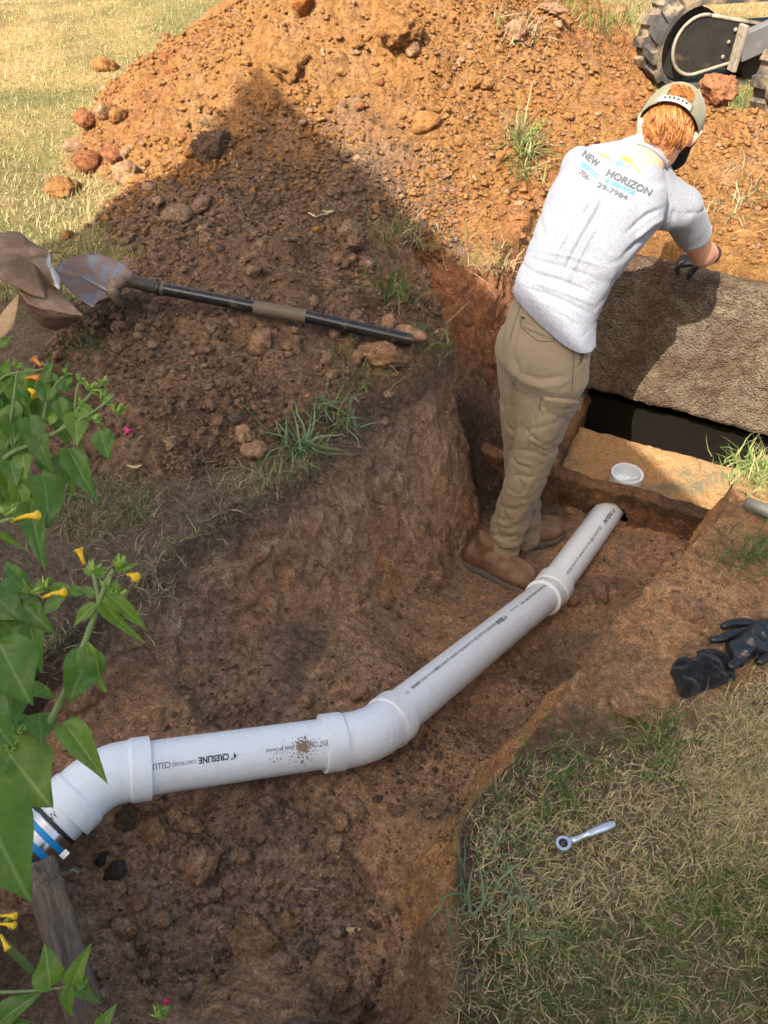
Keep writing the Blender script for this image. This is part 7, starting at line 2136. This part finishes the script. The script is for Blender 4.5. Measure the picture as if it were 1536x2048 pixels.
for i, c in enumerate(((158, 762, 1.27, 26), (180, 780, 1.265, 44), (205, 800, 1.26, 40), (232, 828, 1.255, 42), (205, 770, 1.265, 36), (165, 812, 1.27, 34), (130, 748, 1.28, 26), (188, 842, 1.26, 30), (30, 735, 1.28, 30))):
    bud_cluster(p1, c[:3], c[3], 8, 40 + i, up=(0.6, -0.8))
trumpet(p1, (82, 733, 1.29), (66, 717, 1.29), .0075, M_ORG); trumpet(p1, (52, 757, 1.29), (80, 756, 1.285), .007, M_ORG); trumpet(p1, (58, 778, 1.29), (72, 790, 1.285), .009, M_YEL); trumpet(p1, (250, 856, 1.25), (259, 866, 1.25), .008, M_PINK)

p2 = empty('flowering_plant', PD(-200, 1700, 0.95), 'nearest plant at the lower left, large leaves and pale buds over the pipe elbow', 'plant', gA); p2.location.z = -0.05
base2 = Vector(p2.location)
D2 = 0.80
stem(p2, [(-60, 1640, .80), (60, 1510, .80), (112, 1420, .80), (140, 1360, .80), (175, 1270, .80), (195, 1215, .80), (215, 1160, .80), (228, 1140, .80)], .0042, .0026)
stem(p2, [(198, 1205, .80), (192, 1170, .80), (186, 1145, .80)], .0026, .0022)
stem(p2, [('w', base2.x, base2.y, -0.05), ('w', base2.x + .02, base2.y, .3), (-60, 1640, .80)], .006, .0042)
stem(p2, [(-100, 1500, .82), (-20, 1270, .84), (40, 1200, .84)], .004, .0024)
stem(p2, [('w', base2.x, base2.y, -0.05), ('w', base2.x, base2.y + .02, .35), (-100, 1500, .82)], .006, .004)
stem(p2, [(-110, 1350, .80), (-30, 1060, .80), (0, 1045, .80), (30, 1035, .80)], .003, .002)
stem(p2, [(120, 1455, .79), (140, 1450, .79)], .002, .0015)
L2 = [((180, 1300, .80), (138, 1408, .78), .62, 2, 0), ((172, 1290, .80), (195, 1385, .79), .35, 1, 1), ((130, 1450, .79), (198, 1530, .76), .40, 3, 1), ((78, 1430, .80), (85, 1482, .78), .85, 0, 0), ((60, 1375, .81), (110, 1390, .81), .55, 2, 0), ((60, 1440, .80), (0, 1442, .79), .36, 4, 0),
      ((0, 1290, .74), (55, 1398, .72), .75, 2, 0), ((-50, 1570, .60), (48, 1812, .58), .56, 0, 0), ((20, 1510, .78), (90, 1600, .75), .85, 2, 1), ((-40, 1400, .75), (10, 1480, .73), .7, 1, 0), ((30, 1195, .84), (98, 1258, .82), .42, 2, 0), ((20, 1200, .84), (70, 1225, .83), .5, 0, 0),
      ((40, 1160, .84), (5, 1120, .84), .5, 1, 0), ((60, 1250, .84), (75, 1330, .82), .45, 3, 0), ((90, 1215, .83), (130, 1195, .82), .6, 4, 0), ((105, 1180, .84), (160, 1185, .83), .45, 0, 0), ((20, 1150, .84), (60, 1190, .83), .7, 2, 0), ((215, 1190, .80), (292, 1250, .79), .26, 1, 1), ((205, 1205, .80), (268, 1282, .79), .22, 3, 1),
      ((190, 1210, .80), (142, 1250, .79), .42, 0, 1), ((190, 1190, .80), (140, 1170, .80), .35, 4, 0), ((-10, 1020, .82), (40, 1005, .82), .30, 4, 1), ((-20, 1060, .80), (50, 1095, .80), .16, 1, 1), ((0, 1545, .75), (-40, 1500, .75), .6, 0, 0), ((10, 1600, .72), (-30, 1700, .70), .6, 2, 0), ((40, 1300, .84), (60, 1350, .83), .4, 1, 1), ((-20, 1180, .84), (40, 1240, .82), .7, 4, 0)]
for i, (b, t, w_, sh_, y_) in enumerate(L2): add_leaf(p2, b, t, w_, sh_, young=bool(y_), roll=random.uniform(-.35, .35))
for k in range(16):
    u, v = rq.uniform(-60, 40), rq.uniform(1130, 1500); Dq = rq.uniform(.84, .95); a = rq.uniform(0.6, 2.2); l_ = rq.uniform(70, 120)
    add_leaf(p2, (u, v, Dq), (u + math.cos(a) * l_, v + math.sin(a) * l_, Dq - 0.02), rq.uniform(.42, .66), rq.randrange(5), young=rq.random() < .3, roll=rq.uniform(-.5, .5))
for i, c in enumerate(((186, 1148, .80, 50), (238, 1140, .80, 54), (212, 1178, .80, 46), (232, 1192, .80, 44), (62, 1190, .84, 60), (12, 1035, .80, 52), (90, 1180, .84, 44), (35, 1470, .79, 46), (20, 1500, .78, 40))):
    bud_cluster(p2, c[:3], c[3], 9, 80 + i, up=(0.3, -0.9))
trumpet(p2, (168, 1128, .80), (157, 1097, .80), .0052, M_YEL); trumpet(p2, (256, 1150, .80), (273, 1155, .79), .0052, M_YEL); trumpet(p2, (85, 1195, .84), (131, 1184, .83), .0052, M_YEL); trumpet(p2, (28, 1040, .80), (78, 1030, .79), .0052, M_YEL)

p3 = empty('flowering_plant', PD(-160, 1990, 1.05), 'low sprig reaching across the weathered board at the bottom left, with small pointed leaves', 'plant', gA); p3.location.z = -0.08
base3 = Vector(p3.location)
stem(p3, [(-60, 1985, 1.06), (30, 1984, 1.05), (90, 1980, 1.04), (140, 1973, 1.03)], .0026, .0016)
stem(p3, [('w', base3.x, base3.y, -0.08), (-60, 1985, 1.06)], .004, .0026)
stem(p3, [(-60, 1850, 1.05), (0, 1835, 1.04)], .002, .0015)
L3 = [((100, 1972, 1.03), (92, 1905, 1.02), .68, 2, 1), ((145, 1968, 1.03), (172, 1898, 1.02), .38, 0, 1), ((150, 1968, 1.03), (195, 2008, 1.02), .36, 1, 0), ((140, 1975, 1.03), (128, 2048, 1.02), .36, 3, 1), ((0, 2045, 1.02), (60, 1990, 1.0), .45, 0, 0), ((-30, 2060, 1.02), (40, 2045, 1.0), .5, 2, 0), ((150, 1972, 1.03), (178, 1955, 1.02), .5, 4, 0), ((195, 2060, 1.0), (225, 2020, 1.0), .5, 1, 1), ((215, 2065, 1.0), (205, 2030, 1.0), .5, 2, 1)]
for i, (b, t, w_, sh_, y_) in enumerate(L3): add_leaf(p3, b, t, w_, sh_, young=bool(y_), roll=random.uniform(-.3, .3))
bud_cluster(p3, (8, 1840, 1.04), 40, 8, 131, up=(1, 0.2)); bud_cluster(p3, (318, 2035, 1.02), 40, 10, 132, up=(-0.3, -1))
trumpet(p3, (0, 1832, 1.04), (32, 1832, 1.03), .005, M_YEL); trumpet(p3, (0, 1848, 1.04), (30, 1851, 1.03), .005, M_YEL); trumpet(p3, (2, 1870, 1.04), (16, 1900, 1.03), .005, M_YEL)

# toe of the photographer's shoe at the lower right edge
sp_ = PD(1560, 1990, 1.28); zg = gz(sp_.x, sp_.y)
shoe = empty('shoe', (sp_.x, sp_.y, zg), 'toe of a dark shoe standing in the grass at the lower right edge', 'shoe')
v, f = loft([(Vector((sp_.x + .02, sp_.y + .085 - .03 * k, zg + .028 + .003 * k)), Vector((.012 + .011 * min(k, 3), 0, 0)), Vector((0, .004, .016 + .004 * k)), .9) for k in range(7)], 20)
child('upper', mesh_np('upper', v, f), M_BLKPAINT, shoe)
v, f = loft([(Vector((sp_.x + .02, sp_.y + .090 - .032 * k, zg + .010)), Vector((.016 + .011 * min(k, 3), 0, 0)), Vector((0, .002, .009)), .7) for k in range(7)], 20)
child('sole', mesh_np('sole', v, f), M_SOLE, shoe)
